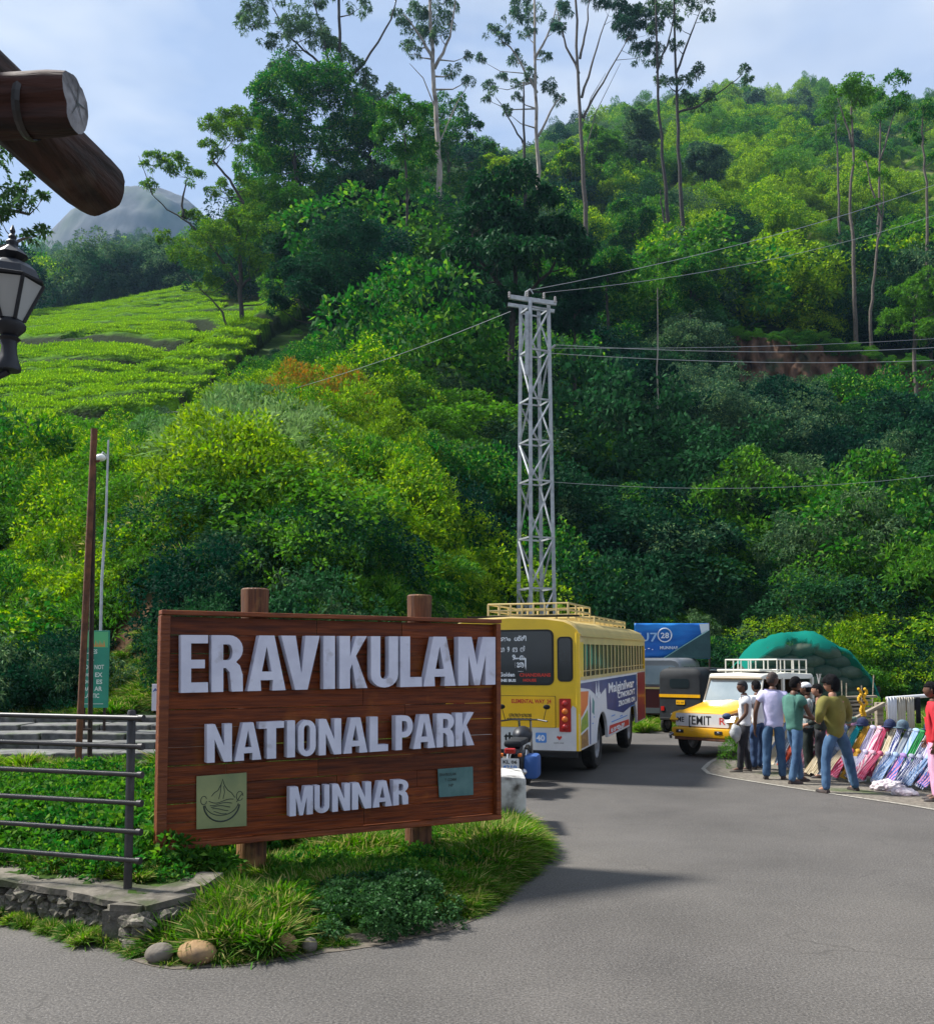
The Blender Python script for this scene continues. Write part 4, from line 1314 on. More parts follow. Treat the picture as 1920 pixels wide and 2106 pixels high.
scatter('hanging_undergrowth', BUSH_OBJ['far_a'], Pc, np.stack([sc4 * 1.3, sc4, sc4 * 0.9], 1), np.stack([re4.normal(0.2, 0.2, 150), re4.normal(0, .2, 150), re4.uniform(0, 6.28, 150) * 0], 1))
# ================================================================== the sign
SG_A, SG_B = Vector((-2.41, 7.36, 0)), Vector((0.29, 8.88, 0))
SG_ANG = math.atan2(SG_B.y - SG_A.y, SG_B.x - SG_A.x)
SG_W = (SG_B - SG_A).length
SG_Z0, SG_Z1 = 0.42, 2.29
sg = empty('park_sign', SG_A, rz=SG_ANG, label='large brown wooden sign with white raised letters on two log posts in the grass', cat='sign')
_ex = Vector((math.cos(SG_ANG), math.sin(SG_ANG), 0)); _ey = Vector((-math.sin(SG_ANG), math.cos(SG_ANG), 0))


def on_sign(u, v, yl=0.0):
    """a surveyed point on the board: local x and height"""
    r = ray(u, v); o = Vector((0, 0, CAM_Z)); p0 = SG_A + _ey * yl
    t = (p0 - o).dot(_ey) / r.dot(_ey)
    q = o + r * t - SG_A
    return q.dot(_ex), q.z


M_WOOD = mat('varnished red brown planks', (0.070, 0.012, 0.002), (0.21, 0.044, 0.006), rough=0.42, scale=2.2, stretch=(1.0, 6, 16), bump=0.30, bump_scale=6, spec=0.25, rand=0.32,
             c3=(0.33, 0.10, 0.014), c3_scale=2.0, c3_lo=0.58, c3_hi=0.74)
M_WOODF = mat('dark board frame', (0.11, 0.022, 0.005), (0.23, 0.058, 0.011), rough=0.55, scale=3, stretch=(1, 6, 8), bump=0.4, spec=0.4, rand=0.15)
M_POST = mat('old round post', (0.055, 0.020, 0.010), (0.17, 0.070, 0.028), rough=0.75, scale=3.5, stretch=(9, 9, 0.7), bump=0.8, bump_scale=5, c3=(0.28, 0.15, 0.05), c3_scale=3)
M_WHITE = mat('white painted letters', (0.56, 0.56, 0.66), (0.68, 0.68, 0.78), rough=0.6, scale=4, spec=0.3, bump=0.15, c3=(0.40, 0.38, 0.42), c3_scale=7, c3_lo=0.60, c3_hi=0.75)
prr = random.Random(3)
nrow = 12
z = SG_Z0 + 0.045
rowh = (SG_Z1 - SG_Z0 - 0.09) / nrow
for i in range(nrow):
    x0 = 0.04
    cuts = sorted(prr.uniform(0.5, SG_W - 0.5) for _ in range(prr.choice([1, 1, 2])))
    xs = [0.04] + cuts + [SG_W - 0.04]
    for a, b_ in zip(xs[:-1], xs[1:]):
        gap = prr.choice([0.0015, 0.002, 0.003, 0.005])
        mb = MB()
        mb.box(((a + b_) / 2, 0.02 + prr.uniform(-0.004, 0.004), z + rowh / 2), (b_ - a - 0.004, 0.022, rowh - gap), bevel=0.003)
        o = mb.build('plank', M_WOOD, sg)
    z += rowh
for nm, c, s in [('top', (SG_W / 2, 0.0, SG_Z1 - 0.018), (SG_W + 0.02, 0.13, 0.036)), ('bottom', (SG_W / 2, 0.0, SG_Z0 + 0.02), (SG_W + 0.02, 0.11, 0.045)),
                 ('side', (0.022, 0.0, (SG_Z0 + SG_Z1) / 2), (0.075, 0.115, SG_Z1 - SG_Z0 - 0.085)), ('side', (SG_W - 0.02, 0.0, (SG_Z0 + SG_Z1) / 2), (0.05, 0.115, SG_Z1 - SG_Z0 - 0.085))]:
    mb = MB(); mb.box(c, s, bevel=0.006); mb.build('frame', M_WOODF, sg)
for uc, vb, vt in ((520, 1840, 1214), (858, 1800, 1227)):
    x, _ = on_sign(uc, 1400, 0.20)
    zt = on_sign(uc, vt, 0.20)[1]
    mb = MB()
    n_ = 14
    prof = []
    for zz in np.linspace(-0.25, zt, 14):
        prof.append((0.118 + 0.006 * math.sin(zz * 5), float(zz)))
    prof.append((0.105, zt + 0.012))
    k0 = len(mb.v)
    mb.lathe(prof, (x, 0.165, 0), n=18)
    vs = []
    for p in mb.v:
        a_ = math.atan2(p[1] - 0.165, p[0] - x)
        k_ = 1 + 0.05 * noise.noise(Vector((math.cos(a_) * 2, math.sin(a_) * 2, x + p[2] * 0.4))) + (-0.06 if abs((a_ + 1.25)) < 0.2 else 0)
        vs.append((x + (p[0] - x) * k_, 0.165 + (p[1] - 0.165) * k_, p[2]))
    mb.v = vs
    mb.build('post', M_POST, sg, angle=40)


def arc(cx, cy, rx, ry, a0, a1, n=8):
    return [(cx + rx * math.cos(R(a0 + (a1 - a0) * i / n)), cy + ry * math.sin(R(a0 + (a1 - a0) * i / n))) for i in range(n + 1)]


def glyph(ch, s=0.34):
    """block capitals in a unit box: outer loop, then holes; s is the stem width"""
    t = s * 0.52
    if ch == 'E': return [[(0, 0), (1, 0), (1, t * 0.9), (s, t * 0.9), (s, .42), (.88, .42), (.88, .57), (s, .57), (s, 1 - t * 0.75), (1, 1 - t * 0.75), (1, 1), (0, 1)]]
    if ch == 'L': return [[(0, 0), (1, 0), (1, .19), (s * 1.2, .19), (s * 1.2, 1), (0, 1)]]
    if ch == 'I': return [[(0, 0), (1, 0), (1, 1), (0, 1)]]
    if ch == 'T': return [[(.5 - s * .5, 0), (.5 + s * .5, 0), (.5 + s * .5, .82), (1, .82), (1, 1), (0, 1), (0, .82), (.5 - s * .5, .82)]]
    if ch == 'A': return [[(0, 0), (s * .95, 0), (.335, .19), (.665, .19), (1 - s * .95, 0), (1, 0), (.70, 1), (.30, 1)], [(.37, .345), (.50, .80), (.63, .345)]]
    if ch == 'V': return [[(0, 1), (.36, 0), (.68, 0), (1, 1), (1 - s, 1), (.52, .30), (s, 1)]]
    if ch == 'K': return [[(0, 0), (s, 0), (s, .36), (s + .08, .47), (1 - s * 1.1, 0), (1, 0), (.58, .62), (.98, 1), (1 - s * 1.1, 1), (s, .60), (s, 1), (0, 1)]]
    if ch == 'N': return [[(0, 0), (s * .85, 0), (s * .85, .60), (1 - s * .9, 0), (1, 0), (1, 1), (1 - s * .85, 1), (1 - s * .85, .42), (s * .9, 1), (0, 1)]]
    if ch == 'M': return [[(0, 0), (s * .72, 0), (s * .72, .62), (.43, 0), (.57, 0), (1 - s * .72, .62), (1 - s * .72, 0), (1, 0), (1, 1), (1 - s * .95, 1), (.5, .42), (s * .95, 1), (0, 1)]]
    if ch == 'U': return [[(0, 1), (0, .24)] + arc(.5, .24, .5, .24, 180, 360, 10)[1:] + [(1, 1), (1 - s * .92, 1), (1 - s * .92, .26)] + arc(.5, .26, .5 - s * .92, .10, 360, 180, 8)[1:] + [(s * .92, 1)]]
    if ch == 'O': return [arc(.5, .72, .5, .28, 0, 180, 10) + arc(.5, .28, .5, .28, 180, 360, 10), arc(.5, .74, .5 - s * .9, .12, 0, 180, 8) + arc(.5, .26, .5 - s * .9, .12, 180, 360, 8)]
    if ch == 'P': return [[(0, 0), (s, 0), (s, .36)] + arc(.55, .68, .45, .32, -90, 90, 10) + [(0, 1)], [(s, .51)] + arc(.55, .68, .14, .155, -90, 90, 8) + [(s, .845)]]
    if ch == 'R': return [[(0, 0), (s, 0), (s, .42), (.46, .42)] + [(.58, .34), (.64, 0), (1, 0), (.99, .30), (.90, .46), (.78, .52)] + arc(.56, .75, .44, .25, -55, 90, 9) + [(0, 1)],
                          [(s, .56)] + arc(.54, .70, .13, .14, -90, 90, 8) + [(s, .84)]]
    raise KeyError(ch)


from mathutils.geometry import tessellate_polygon


def letter(ch, quad, depth, parent, material, front=-0.10, name='letter', s=0.34, f=None):
    """quad: local corners (x, z) BL, BR, TR, TL"""
    loops = glyph(ch, s)
    BL, BR, TR, TL = [Vector((q[0], q[1])) for q in quad]
    def mp(p):
        b0 = BL.lerp(BR, p[0]); t0_ = TL.lerp(TR, p[0])
        return b0.lerp(t0_, p[1])
    flat = [[Vector((*mp(p), 0)) for p in lp] for lp in loops]
    tri = tessellate_polygon(flat)
    allp = [p for lp in flat for p in lp]
    n = len(allp)
    vs = [(p.x, front, p.y) for p in allp] + [(p.x, front + depth, p.y) for p in allp]
    fs = [tuple(t) for t in tri] + [tuple(i + n for i in reversed(t)) for t in tri]
    k = 0
    for lp in flat:
        m_ = len(lp)
        for i in range(m_):
            j = (i + 1) % m_
            fs.append((k + i, k + j, k + j + n, k + i + n))
        k += m_
    mb = MB(); mb.add(vs, fs)
    return mb.build(name, material, parent)


def c3(x, y):
    return 320 + x * 0.4026, 1200 + y * 0.4026


FRONT = -0.115
def line(chars, spans, top, bot, s, depth=0.085):
    """spans in survey units, top/bot: ((x, y), (x, y)) slanting guide lines"""
    for ch, (a, b_) in zip(chars, spans):
        def ty(x): return top[0][1] + (top[1][1] - top[0][1]) * (x - top[0][0]) / (top[1][0] - top[0][0])
        def by(x): return bot[0][1] + (bot[1][1] - bot[0][1]) * (x - bot[0][0]) / (bot[1][0] - bot[0][0])
        q = [on_sign(*c3(a, by(a)), FRONT), on_sign(*c3(b_, by(b_)), FRONT), on_sign(*c3(b_, ty(b_)), FRONT), on_sign(*c3(a, ty(a)), FRONT)]
        letter(ch, q, depth, sg, M_WHITE, FRONT, s=s if ch != 'I' else 1)


line('ERAVIKULAM', [(130, 268), (286, 446), (470, 664), (642, 838), (858, 916), (940, 1082), (1100, 1238), (1250, 1360), (1368, 1532), (1546, 1735)],
     ((120, 263), (1735, 274)), ((120, 560), (1735, 517)), 0.37)
line('NATIONALPARK', [(262, 390), (405, 540), (528, 656), (672, 712), (728, 818), (834, 948), (960, 1082), (1094, 1187), (1226, 1314), (1316, 1428), (1436, 1524), (1532, 1627)],
     ((262, 722), (1627, 658)), ((262, 918), (1627, 826)), 0.36, 0.085)
def c5(x): return (380 + x * 0.37 - 320) / 0.4026
line('MUNNAR', [(c5(583), c5(712)), (c5(722), c5(804)), (c5(820), c5(918)), (c5(930), c5(1036)), (c5(1044), c5(1152)), (c5(1158), c5(1242))],
     ((680, 1043), (1287, 1001)), ((680, 1192), (1287, 1128)), 0.37, 0.075)

# the two metal plates
M_PLATE = mat('tarnished brass plate', (0.17, 0.22, 0.12), (0.32, 0.35, 0.17), rough=0.35, scale=1.6, metallic=0.55, spec=0.5)
M_PLATE2 = mat('teal enamel plate', (0.05, 0.13, 0.13), (0.10, 0.20, 0.19), rough=0.4, scale=5)
M_INK = mat('dark engraving', (0.03, 0.045, 0.04), rough=0.7)


def plate(px, material, lab=None):
    q = [on_sign(u, v, -0.012) for u, v in px]
    vs = [(a, -0.003, b_) for a, b_ in q] + [(a, -0.013, b_) for a, b_ in q]
    mb = MB(); mb.add(vs, [(0, 1, 2, 3), (7, 6, 5, 4), (0, 4, 5, 1), (1, 5, 6, 2), (2, 6, 7, 3), (3, 7, 4, 0)])
    o = mb.build('plaque', material, sg)
    if lab: o['label'] = lab
    return o, q


pl, q = plate([(404, 1706), (507, 1699), (507, 1589), (404, 1597)], M_PLATE, 'square brass plate with an engraved emblem')
cx_, cz_ = sum(p[0] for p in q) / 4, sum(p[1] for p in q) / 4
mb = MB()
def stroke(pts, r_=0.0022):
    mb.tube([(cx_ + a * 0.17, -0.0145, cz_ + b_ * 0.17) for a, b_ in pts], r_, n=5)
stroke(arc(0, -0.10, 0.85, 0.85, 185, 352, 18), 0.006)
stroke(arc(0, -0.05, 0.80, 0.62, 190, 350, 16), 0.0035)
for k_ in range(5):
    stroke([(x_, -0.02 - k_ * 0.13 + 0.07 * math.sin(x_ * 5 + k_) + 0.15 * x_ * x_) for x_ in np.linspace(-0.62 + k_ * 0.06, 0.55 - k_ * 0.08, 12)], 0.003)
stroke([(-0.5, 0.25), (-0.35, 0.42), (-0.2, 0.5), (-0.05, 0.78), (0.02, 1.02), (0.1, 0.75), (0.28, 0.48), (0.45, 0.36), (0.62, 0.12)], 0.003)
stroke([(-0.05, 0.75), (-0.08, 0.4), (-0.15, 0.1)], 0.0025); stroke([(0.08, 0.7), (0.12, 0.4), (0.05, 0.1)], 0.0025)
stroke(arc(0.85, 0.18, 0.16, 0.22, 0, 330, 12), 0.003); stroke(arc(-0.85, 0.08, 0.14, 0.2, 20, 350, 12), 0.003)
stroke([(0.70, -0.1), (0.85, 0.15), (0.98, 0.3)], 0.003)
mb.build('emblem', M_INK, pl)
pl2, q2 = plate([(903, 1640), (973, 1635), (972, 1577), (900, 1582)], M_PLATE2, 'small teal plate with faint dark lettering')


def text_mesh(body, size, material, parent, name='lettering', loc=(0, 0, 0), rot=(R(90), 0, 0), align='LEFT', extrude=0.0, sx=1.0, bold=0.0, width=None, shear=0.0):
    cu = bpy.data.curves.new(name, 'FONT')
    cu.body = body; cu.size = size; cu.extrude = extrude; cu.offset = bold; cu.align_x = align; cu.resolution_u = 2; cu.shear = shear
    tmp = bpy.data.objects.new(name, cu); C.objects.link(tmp)
    dg = bpy.context.evaluated_depsgraph_get()
    me = bpy.data.meshes.new_from_object(tmp.evaluated_get(dg))
    bpy.data.objects.remove(tmp); bpy.data.curves.remove(cu)
    if width:
        xs_ = [v.co.x for v in me.vertices]
        if xs_: sx = width / (max(xs_) - min(xs_))
    me.transform(Matrix.Diagonal((sx, 1, 1, 1)))
    me.materials.clear()
    o = link(name, me, material, parent)
    o.location = loc; o.rotation_euler = rot
    return o


text_mesh('ERAVIKULAM', 0.035, M_INK, pl2, loc=(q2[3][0] + 0.015, -0.0145, q2[3][1] - 0.065), width=0.17, bold=0.001)
text_mesh('T COMM', 0.035, M_INK, pl2, loc=(q2[3][0] + 0.07, -0.0145, q2[3][1] - 0.115), width=0.12, bold=0.001)
text_mesh('NP', 0.035, M_INK, pl2, loc=(q2[3][0] + 0.11, -0.0145, q2[3][1] - 0.165), width=0.05, bold=0.001)

# ================================================================== stone wall, railing
M_MORTAR = mat('old mortar and moss', (0.055, 0.05, 0.04), (0.11, 0.10, 0.08), rough=0.95, scale=9, bump=0.8, c3=(0.04, 0.06, 0.02), c3_scale=3)
M_STONE = mat('weathered field stone', (0.10, 0.088, 0.070), (0.26, 0.23, 0.185), rough=0.9, scale=7, bump=0.7, rand=0.4, c3=(0.06, 0.075, 0.03), c3_scale=3.5, c3_lo=0.5)
M_CAP = mat('worn cement cap', (0.075, 0.066, 0.052), (0.19, 0.168, 0.135), rough=0.95, scale=5, bump=0.9, c3=(0.045, 0.055, 0.02), c3_scale=3, c3_lo=0.48, c3_hi=0.62)
wall = empty('stone_wall', (-2.4, 6.4, 0), label='low rough stone retaining wall with a cement ledge below the railing', cat='stone wall')
wf = densify(WALL_FRONT, 0.12); wb = densify(WALL_FRONT[-1:] + WALL_BACK, 0.12)
inner = offset_line(wf, 0.42)          # tested side: towards the yard
if poly_sd(np.array([inner[5][0]]), np.array([inner[5][1]]), WALL_POLY)[0] < 0:
    inner = offset_line(wf, -0.42); SIDE = -1
else:
    SIDE = 1
mb = MB()
def strip(mb, front, back, zt, zb, jit=0.0):
    n = len(front)
    vs = []
    for i in range(n):
        j_ = prr.uniform(-jit, jit)
        vs += [(front[i][0], front[i][1], zb), (front[i][0], front[i][1], zt + j_), (back[i][0], back[i][1], zt + j_ * 0.5), (back[i][0], back[i][1], zb)]
    fs = []
    for i in range(n - 1):
        a = 4 * i
        for q_ in range(4):
            fs.append((a + q_, a + (q_ + 1) % 4, a + 4 + (q_ + 1) % 4, a + 4 + q_))
    fs.append((0, 1, 2, 3)); fs.append((4 * n - 4, 4 * n - 3, 4 * n - 2, 4 * n - 1))
    mb.add(vs, fs)
O = Vector((-2.4, 6.4, 0))
loc_ = lambda pts: [(p[0] - O.x, p[1] - O.y) for p in pts]
strip(mb, loc_(offset_line(wf, SIDE * 0.07)), loc_(offset_line(wf, SIDE * 0.40)), 0.235, -0.05, 0.012)
strip(mb, loc_(offset_line(wb, SIDE * 0.06)), loc_(offset_line(wb, SIDE * 0.30)), 0.235, -0.05, 0.012)
mb.build('mortar', M_MORTAR, wall)
mb = MB()
strip(mb, loc_(offset_line(wf, SIDE * 0.0, 0.035, 8)), loc_(offset_line(wf, SIDE * 0.40, 0.05, 9)), 0.280, 0.236, 0.014)
mb.build('cap', M_CAP, wall)
mb = MB()
strip(mb, loc_(offset_line(wb, SIDE * 0.02, 0.04, 10)), loc_(offset_line(wb, SIDE * 0.24, 0.04, 11)), 0.276, 0.236, 0.016)
mb.build('cap', M_CAP, wall)
stone_me = []
for k_ in range(7):
    mb = MB(); mb.ball((k_ * 0.001, 0, 0), 1.0, n=9, m=6, squash=(1, 0.75, 0.8), jitter=0.55)
    mm_ = mb.mesh('stone'); mm_.materials.append(M_STONE)
    for p in mm_.vertices:
        p.co += Vector((noise.noise(p.co * 1.7 + Vector((k_ * 9, 0, 0))), noise.noise(p.co * 1.7 + Vector((0, k_ * 9, 0))), noise.noise(p.co * 1.7 + Vector((0, 0, k_ * 7))))) * 0.38
    stone_me.append(mm_)
def put_stones(line_pts, zmax, wide=(0.07, 0.125)):
    dist = 0
    L = [0]
    for i in range(1, len(line_pts)):
        L.append(L[-1] + math.dist(line_pts[i], line_pts[i - 1]))
    for row in range(3):
        s_ = prr.uniform(0, 0.05)
        while s_ < L[-1]:
            w_ = prr.uniform(*wide) * (1.1 if row == 0 else 0.85)
            i = max(1, next((i for i in range(len(L)) if L[i] >= s_), len(L) - 1))
            t_ = (s_ - L[i - 1]) / max(1e-6, L[i] - L[i - 1])
            a, b_ = Vector(line_pts[i - 1]), Vector(line_pts[i])
            p = a.lerp(b_, min(1, t_)); ang = math.atan2((b_ - a).y, (b_ - a).x)
            o = link('stone', prr.choice(stone_me), None, wall)
            o.location = (p.x - O.x, p.y - O.y, 0.03 + row * zmax * 0.36 + prr.uniform(-0.015, 0.015))
            o.rotation_euler = (prr.uniform(-0.3, 0.3), prr.uniform(-0.5, 0.5), ang + prr.uniform(-0.3, 0.3))
            o.scale = (w_, 0.07 + prr.uniform(0, 0.03), prr.uniform(0.05, 0.075))
            s_ += w_ * 1.75
put_stones(offset_line(densify([(-4.9, 7.55)] + WALL_FRONT[2:], 0.1), SIDE * 0.06), 0.23)
put_stones(offset_line(wb, SIDE * 0.02), 0.23)
put_stones([(-2.34, 6.34), (-2.12, 6.16), (-1.98, 6.35), (-1.9, 6.5)], 0.22, (0.08, 0.12))

M_IRON = mat('dark painted iron', (0.012, 0.011, 0.011), (0.035, 0.028, 0.026), rough=0.45, scale=12, spec=0.5)
rail = empty('railing', (-2.40, 6.72, 0.28), label='dark iron railing with six horizontal bars standing on the stone wall', cat='railing')
rd = Vector((-1.16, 0.37, 0)).normalized()
for k_ in range(3):
    mb = MB(); p = rd * (k_ * 2.3)
    mb.lathe([(0.03, -0.04), (0.03, 1.24), (0.022, 1.255)], (p.x, p.y, 0), n=12)
    mb.build('post', M_IRON, rail, angle=40)
for k_ in range(6):
    zz = 1.20 - k_ * 0.199
    mb = MB(); a = rd * -0.10 + Vector((0, 0, zz)); b_ = rd * 7.0 + Vector((0, 0, zz + 0.02))
    mb.tube([a + Vector((0.0, -0.036, 0)), b_ + Vector((0, -0.036, 0))], 0.0185, n=10)
    mb.tube([a + Vector((-0.015, -0.036, 0)) - rd * 0.0, a - rd * 0.035 + Vector((-0.015, -0.036, 0))], 0.026, n=10)
    mb.build('bar', M_IRON, rail, angle=40)

# ================================================================== boulders at the bed
M_BOULDER = mat('rounded ochre boulder', (0.20, 0.115, 0.045), (0.36, 0.23, 0.11), rough=0.8, scale=5, bump=0.35, c3=(0.12, 0.08, 0.05), c3_scale=4)
M_BOULDERG = mat('rough grey boulder', (0.09, 0.075, 0.06), (0.19, 0.165, 0.135), rough=0.9, scale=6, bump=0.6)
def boulder(u0, u1, v0, v1, m_, lab, jit, k_):
    g = gnd((u0 + u1) / 2, v1 - 4); px = g.y / F_PX
    rx = (u1 - u0) / 2 * px; rz = (v1 - v0) / 2 * px
    mb = MB(); mb.ball((0, 0, 0), 1.0, n=20, m=14, squash=(rx, rx * 0.8, rz), jitter=jit)
    o = mb.build('boulder', m_, None, smooth=True)
    o.location = (g.x, g.y + rx * 0.7, rz * 0.86); o.rotation_euler = (0.05, 0.08 * k_, 0)
    tag(o, lab, 'boulder')
boulder(356, 436, 1946, 1994, M_BOULDER, 'smooth ochre boulder at the front corner of the grass bed', 0.10, 1)
boulder(288, 348, 1950, 1990, M_BOULDERG, 'rough grey-brown boulder at the wall corner beside the ochre one', 0.45, -2)
boulder(560, 608, 1926, 1972, M_BOULDER, 'round brown boulder half hidden in grass below the sign', 0.12, 3)
boulder(618, 650, 1934, 1966, M_BOULDERG, 'small brownish stone next to the round brown boulder', 0.2, 2)

# white concrete kerb block at the end of the bed
M_BLOCK = mat('whitewashed concrete', (0.42, 0.41, 0.39), (0.62, 0.61, 0.58), rough=0.9, scale=3, bump=0.4, c3=(0.07, 0.06, 0.05), c3_scale=3.2, c3_lo=0.5, c3_hi=0.62)
mb = MB(); mb.box((0.35, 10.95, 0.27), (0.62, 0.95, 0.76), bevel=0.03)
for i, p in enumerate(mb.v):
    q_ = Vector(p); mb.v[i] = tuple(q_ + Vector((noise.noise(q_ * 3), noise.noise(q_ * 3 + Vector((5, 0, 0))), 0)) * 0.02 - Vector((0, 0, 0.04 if q_.x > 0.55 and q_.z > 0.5 else 0)))
blk = mb.build('concrete_block', M_BLOCK, angle=35); tag(blk, 'stained white concrete block beside the road behind the sign', 'concrete block')

# ================================================================== things in the yard behind the railing
M_RUST = mat('rusty pipe', (0.07, 0.028, 0.016), (0.17, 0.065, 0.03), rough=0.8, scale=8, bump=0.3)
M_RUSTD = mat('dark rusty pipe', (0.018, 0.012, 0.010), (0.05, 0.028, 0.02), rough=0.8, scale=8, bump=0.3)
bp = at(172, 1569, 14.0)
pf = empty('pole_frame', (bp.x, 14.0, 0.3), label='pair of tall rusty pipes joined by rungs, leaning together in the yard', cat='pole frame')
Lc = lambda p: p - Vector((bp.x, 14.0, 0.3))
mb = MB(); mb.tube([Lc(at(160, 1580, 14.0)), Lc(at(194, 882, 14.0))], 0.048, n=10); mb.build('pipe', M_RUST, pf, angle=40)
mb = MB(); mb.tube([Lc(at(184, 1580, 14.12)), Lc(at(193, 960, 14.12))], 0.036, n=10); mb.build('pipe', M_RUSTD, pf, angle=40)
for v_ in (1480, 1500, 1535):
    mb = MB(); mb.tube([Lc(at(163, v_, 14.06)), Lc(at(187, v_, 14.06))], 0.012, n=6); mb.build('rung', M_RUSTD, pf)
mb = MB(); mb.tube([Lc(at(185, 950, 14)), Lc(at(205, 948, 14))], 0.02, n=6); mb.build('clamp', M_RUST, pf)

M_GALV = mat('galvanised steel', (0.30, 0.32, 0.34), (0.46, 0.48, 0.50), rough=0.6, metallic=0.15, scale=5, rand=0.1)
bp = at(207, 1330, 19.5)
lp = empty('street_lamp', (bp.x, 19.5, gz(bp.x, 19.5)), label='thin grey street lamp with a white head behind the rusty pipes', cat='street lamp')
Lc = lambda p: p - lp.location
mb = MB(); mb.tube([(0, 0, -0.3), Lc(at(209, 1200, 19.5)), Lc(at(218, 1060, 19.5)), Lc(at(223, 905, 19.5))], [0.035, 0.032, 0.026, 0.02], n=8); mb.build('pole', M_GALV, lp, angle=40)
mb = MB()
a = Lc(at(222, 950, 19.5)); b_ = Lc(at(204, 944, 19.4))
mb.tube([a, Lc(at(219, 936, 19.5)), Lc(at(212, 930, 19.45)), b_ + Vector((0.02, 0, 0.06))], 0.018, n=6); mb.build('arm', M_GALV, lp)
mb = MB(); mb.ball(b_ + Vector((0.03, 0, 0.03)), 0.11, n=12, m=8, squash=(1, 0.9, 0.7))
mb.build('lamp_head', mat('milky lamp cover', (0.75, 0.75, 0.72), rough=0.35), lp, smooth=True)

def board(name, lab, cat, D, px, material, thick=0.03, posts=(0.15, 0.85)):
    """upright flat board given by its surveyed left, right, top and bottom"""
    u0, u1, v0, v1 = px
    a = at(u0, v1, D); b_ = at(u1, v0, D)
    w_, h_ = b_.x - a.x, b_.z - a.z
    g = gz((a.x + b_.x) / 2, D)
    r_ = empty(name, (a.x, D, g), label=lab, cat=cat)
    z0_ = a.z - g
    mb = MB(); mb.box((w_ / 2, 0, z0_ + h_ / 2), (w_, thick, h_), bevel=0.004); pn = mb.build('panel', material, r_)
    for t_ in posts:
        mb = MB(); mb.box((w_ * t_, thick / 2 + 0.026, (z0_ + h_ - 0.2) / 2 - 0.15), (0.04, 0.04, z0_ + h_ + 0.1)); mb.build('post', M_RUSTD, r_)
    return r_, pn, w_, h_, z0_
M_GBOARD = mat('green printed board', (0.02, 0.20, 0.13), (0.03, 0.26, 0.17), rough=0.5, scale=3)
M_PALE = mat('pale print', (0.60, 0.68, 0.60), rough=0.6)
M_ORANGE = mat('orange print', (0.65, 0.22, 0.04), rough=0.6)
M_LGREEN = mat('light green print', (0.10, 0.42, 0.18), rough=0.6)
nb, pn, w_, h_, z0_ = board('notice_board', 'tall green notice board behind the rusty pipes', 'notice board', 17.0, (162, 226, 1297, 1456), M_GBOARD)
def patch(parent, x0, x1, z0, z1, y, material, name='print'):
    mb = MB(); mb.add([(x0, y, z0), (x1, y, z0), (x1, y, z1), (x0, y, z1)], [(0, 1, 2, 3)])
    return mb.build(name, material, parent)
patch(pn, 0.02, w_ - 0.02, z0_ + h_ * 0.78, z0_ + h_ - 0.02, -0.019, M_LGREEN)
mb = MB()
for i in range(6):
    mb.add([(w_ * (0.45 + i * 0.07), -0.0195, z0_ + h_ * 0.79), (w_ * (0.51 + i * 0.07), -0.0195, z0_ + h_ * 0.79), (w_ * (0.47 + i * 0.07), -0.0195, z0_ + h_ * (0.85 + 0.03 * (i % 2)))], [(0, 1, 2)])
mb.build('print', M_ORANGE, pn)
for i, (t_, zz, wd) in enumerate([('RULES', 0.70, 0.5), ('- - -', 0.60, 0.4), ('* DO  NOT', 0.50, 0.75), ('OC  EX', 0.40, 0.7), ('OO  ES', 0.31, 0.7), ('OA.  AR', 0.22, 0.7), ('PLASTIC', 0.13, 0.6), ('_________', 0.06, 0.75)]):
    text_mesh(t_, 0.11, M_PALE, pn, loc=(0.05, -0.0195, z0_ + h_ * zz), width=w_ * wd, bold=0.003)
pk, pn, w_, h_, z0_ = board('small_poster', 'small pink and white poster on a stake left of the wooden sign', 'poster', 15.0, (312, 345, 1407, 1462), mat('pink white poster', (0.62, 0.50, 0.60), (0.72, 0.68, 0.74), rough=0.5, scale=3), posts=(0.5,))
mb = MB(); mb.prism(arc(w_ * 0.62, z0_ + h_ * 0.5, 0.05, 0.08, 0, 350, 12), (0, -0.0175, 0), (1, 0, 0), (0, 0, 1), (0, -0.002, 0)); mb.build('print', mat('red print', (0.5, 0.04, 0.08), rough=0.5), pn)
text_mesh('A P', 0.07, mat('blue print', (0.03, 0.08, 0.3), rough=0.5), pn, loc=(0.02, -0.0195, z0_ + h_ * 0.72), width=w_ * 0.7, bold=0.002)

# stone slabs laid as broad steps up the yard
M_SLAB = mat('grey stone slab', (0.06, 0.06, 0.058), (0.16, 0.158, 0.15), rough=0.9, scale=5, bump=0.5, rand=0.25, c3=(0.05, 0.07, 0.03), c3_scale=2.0)
st = empty('stone_steps', (-7.5, 14.4, 0.28), label='broad worn steps of grey stone slabs across the yard', cat='stone steps')
for k_ in range(6):
    x_ = -4.2
    while x_ < 3.2 - k_ * 0.1:
        w_ = prr.uniform(0.7, 1.5)
        mb = MB(); mb.box((0, 0, 0), (w_ - 0.03, 0.72 + prr.uniform(-0.04, 0.04), 0.13), bevel=0.02, rot=Euler((prr.uniform(-.02, .02), prr.uniform(-.02, .02), prr.uniform(-.03, .03))).to_matrix())
        o = mb.build('slab', M_SLAB, st); o.location = (x_ + w_ / 2, k_ * 0.78 + 0.03 * x_ + prr.uniform(-.04, .04), 0.03 + k_ * 0.10)
        x_ += w_

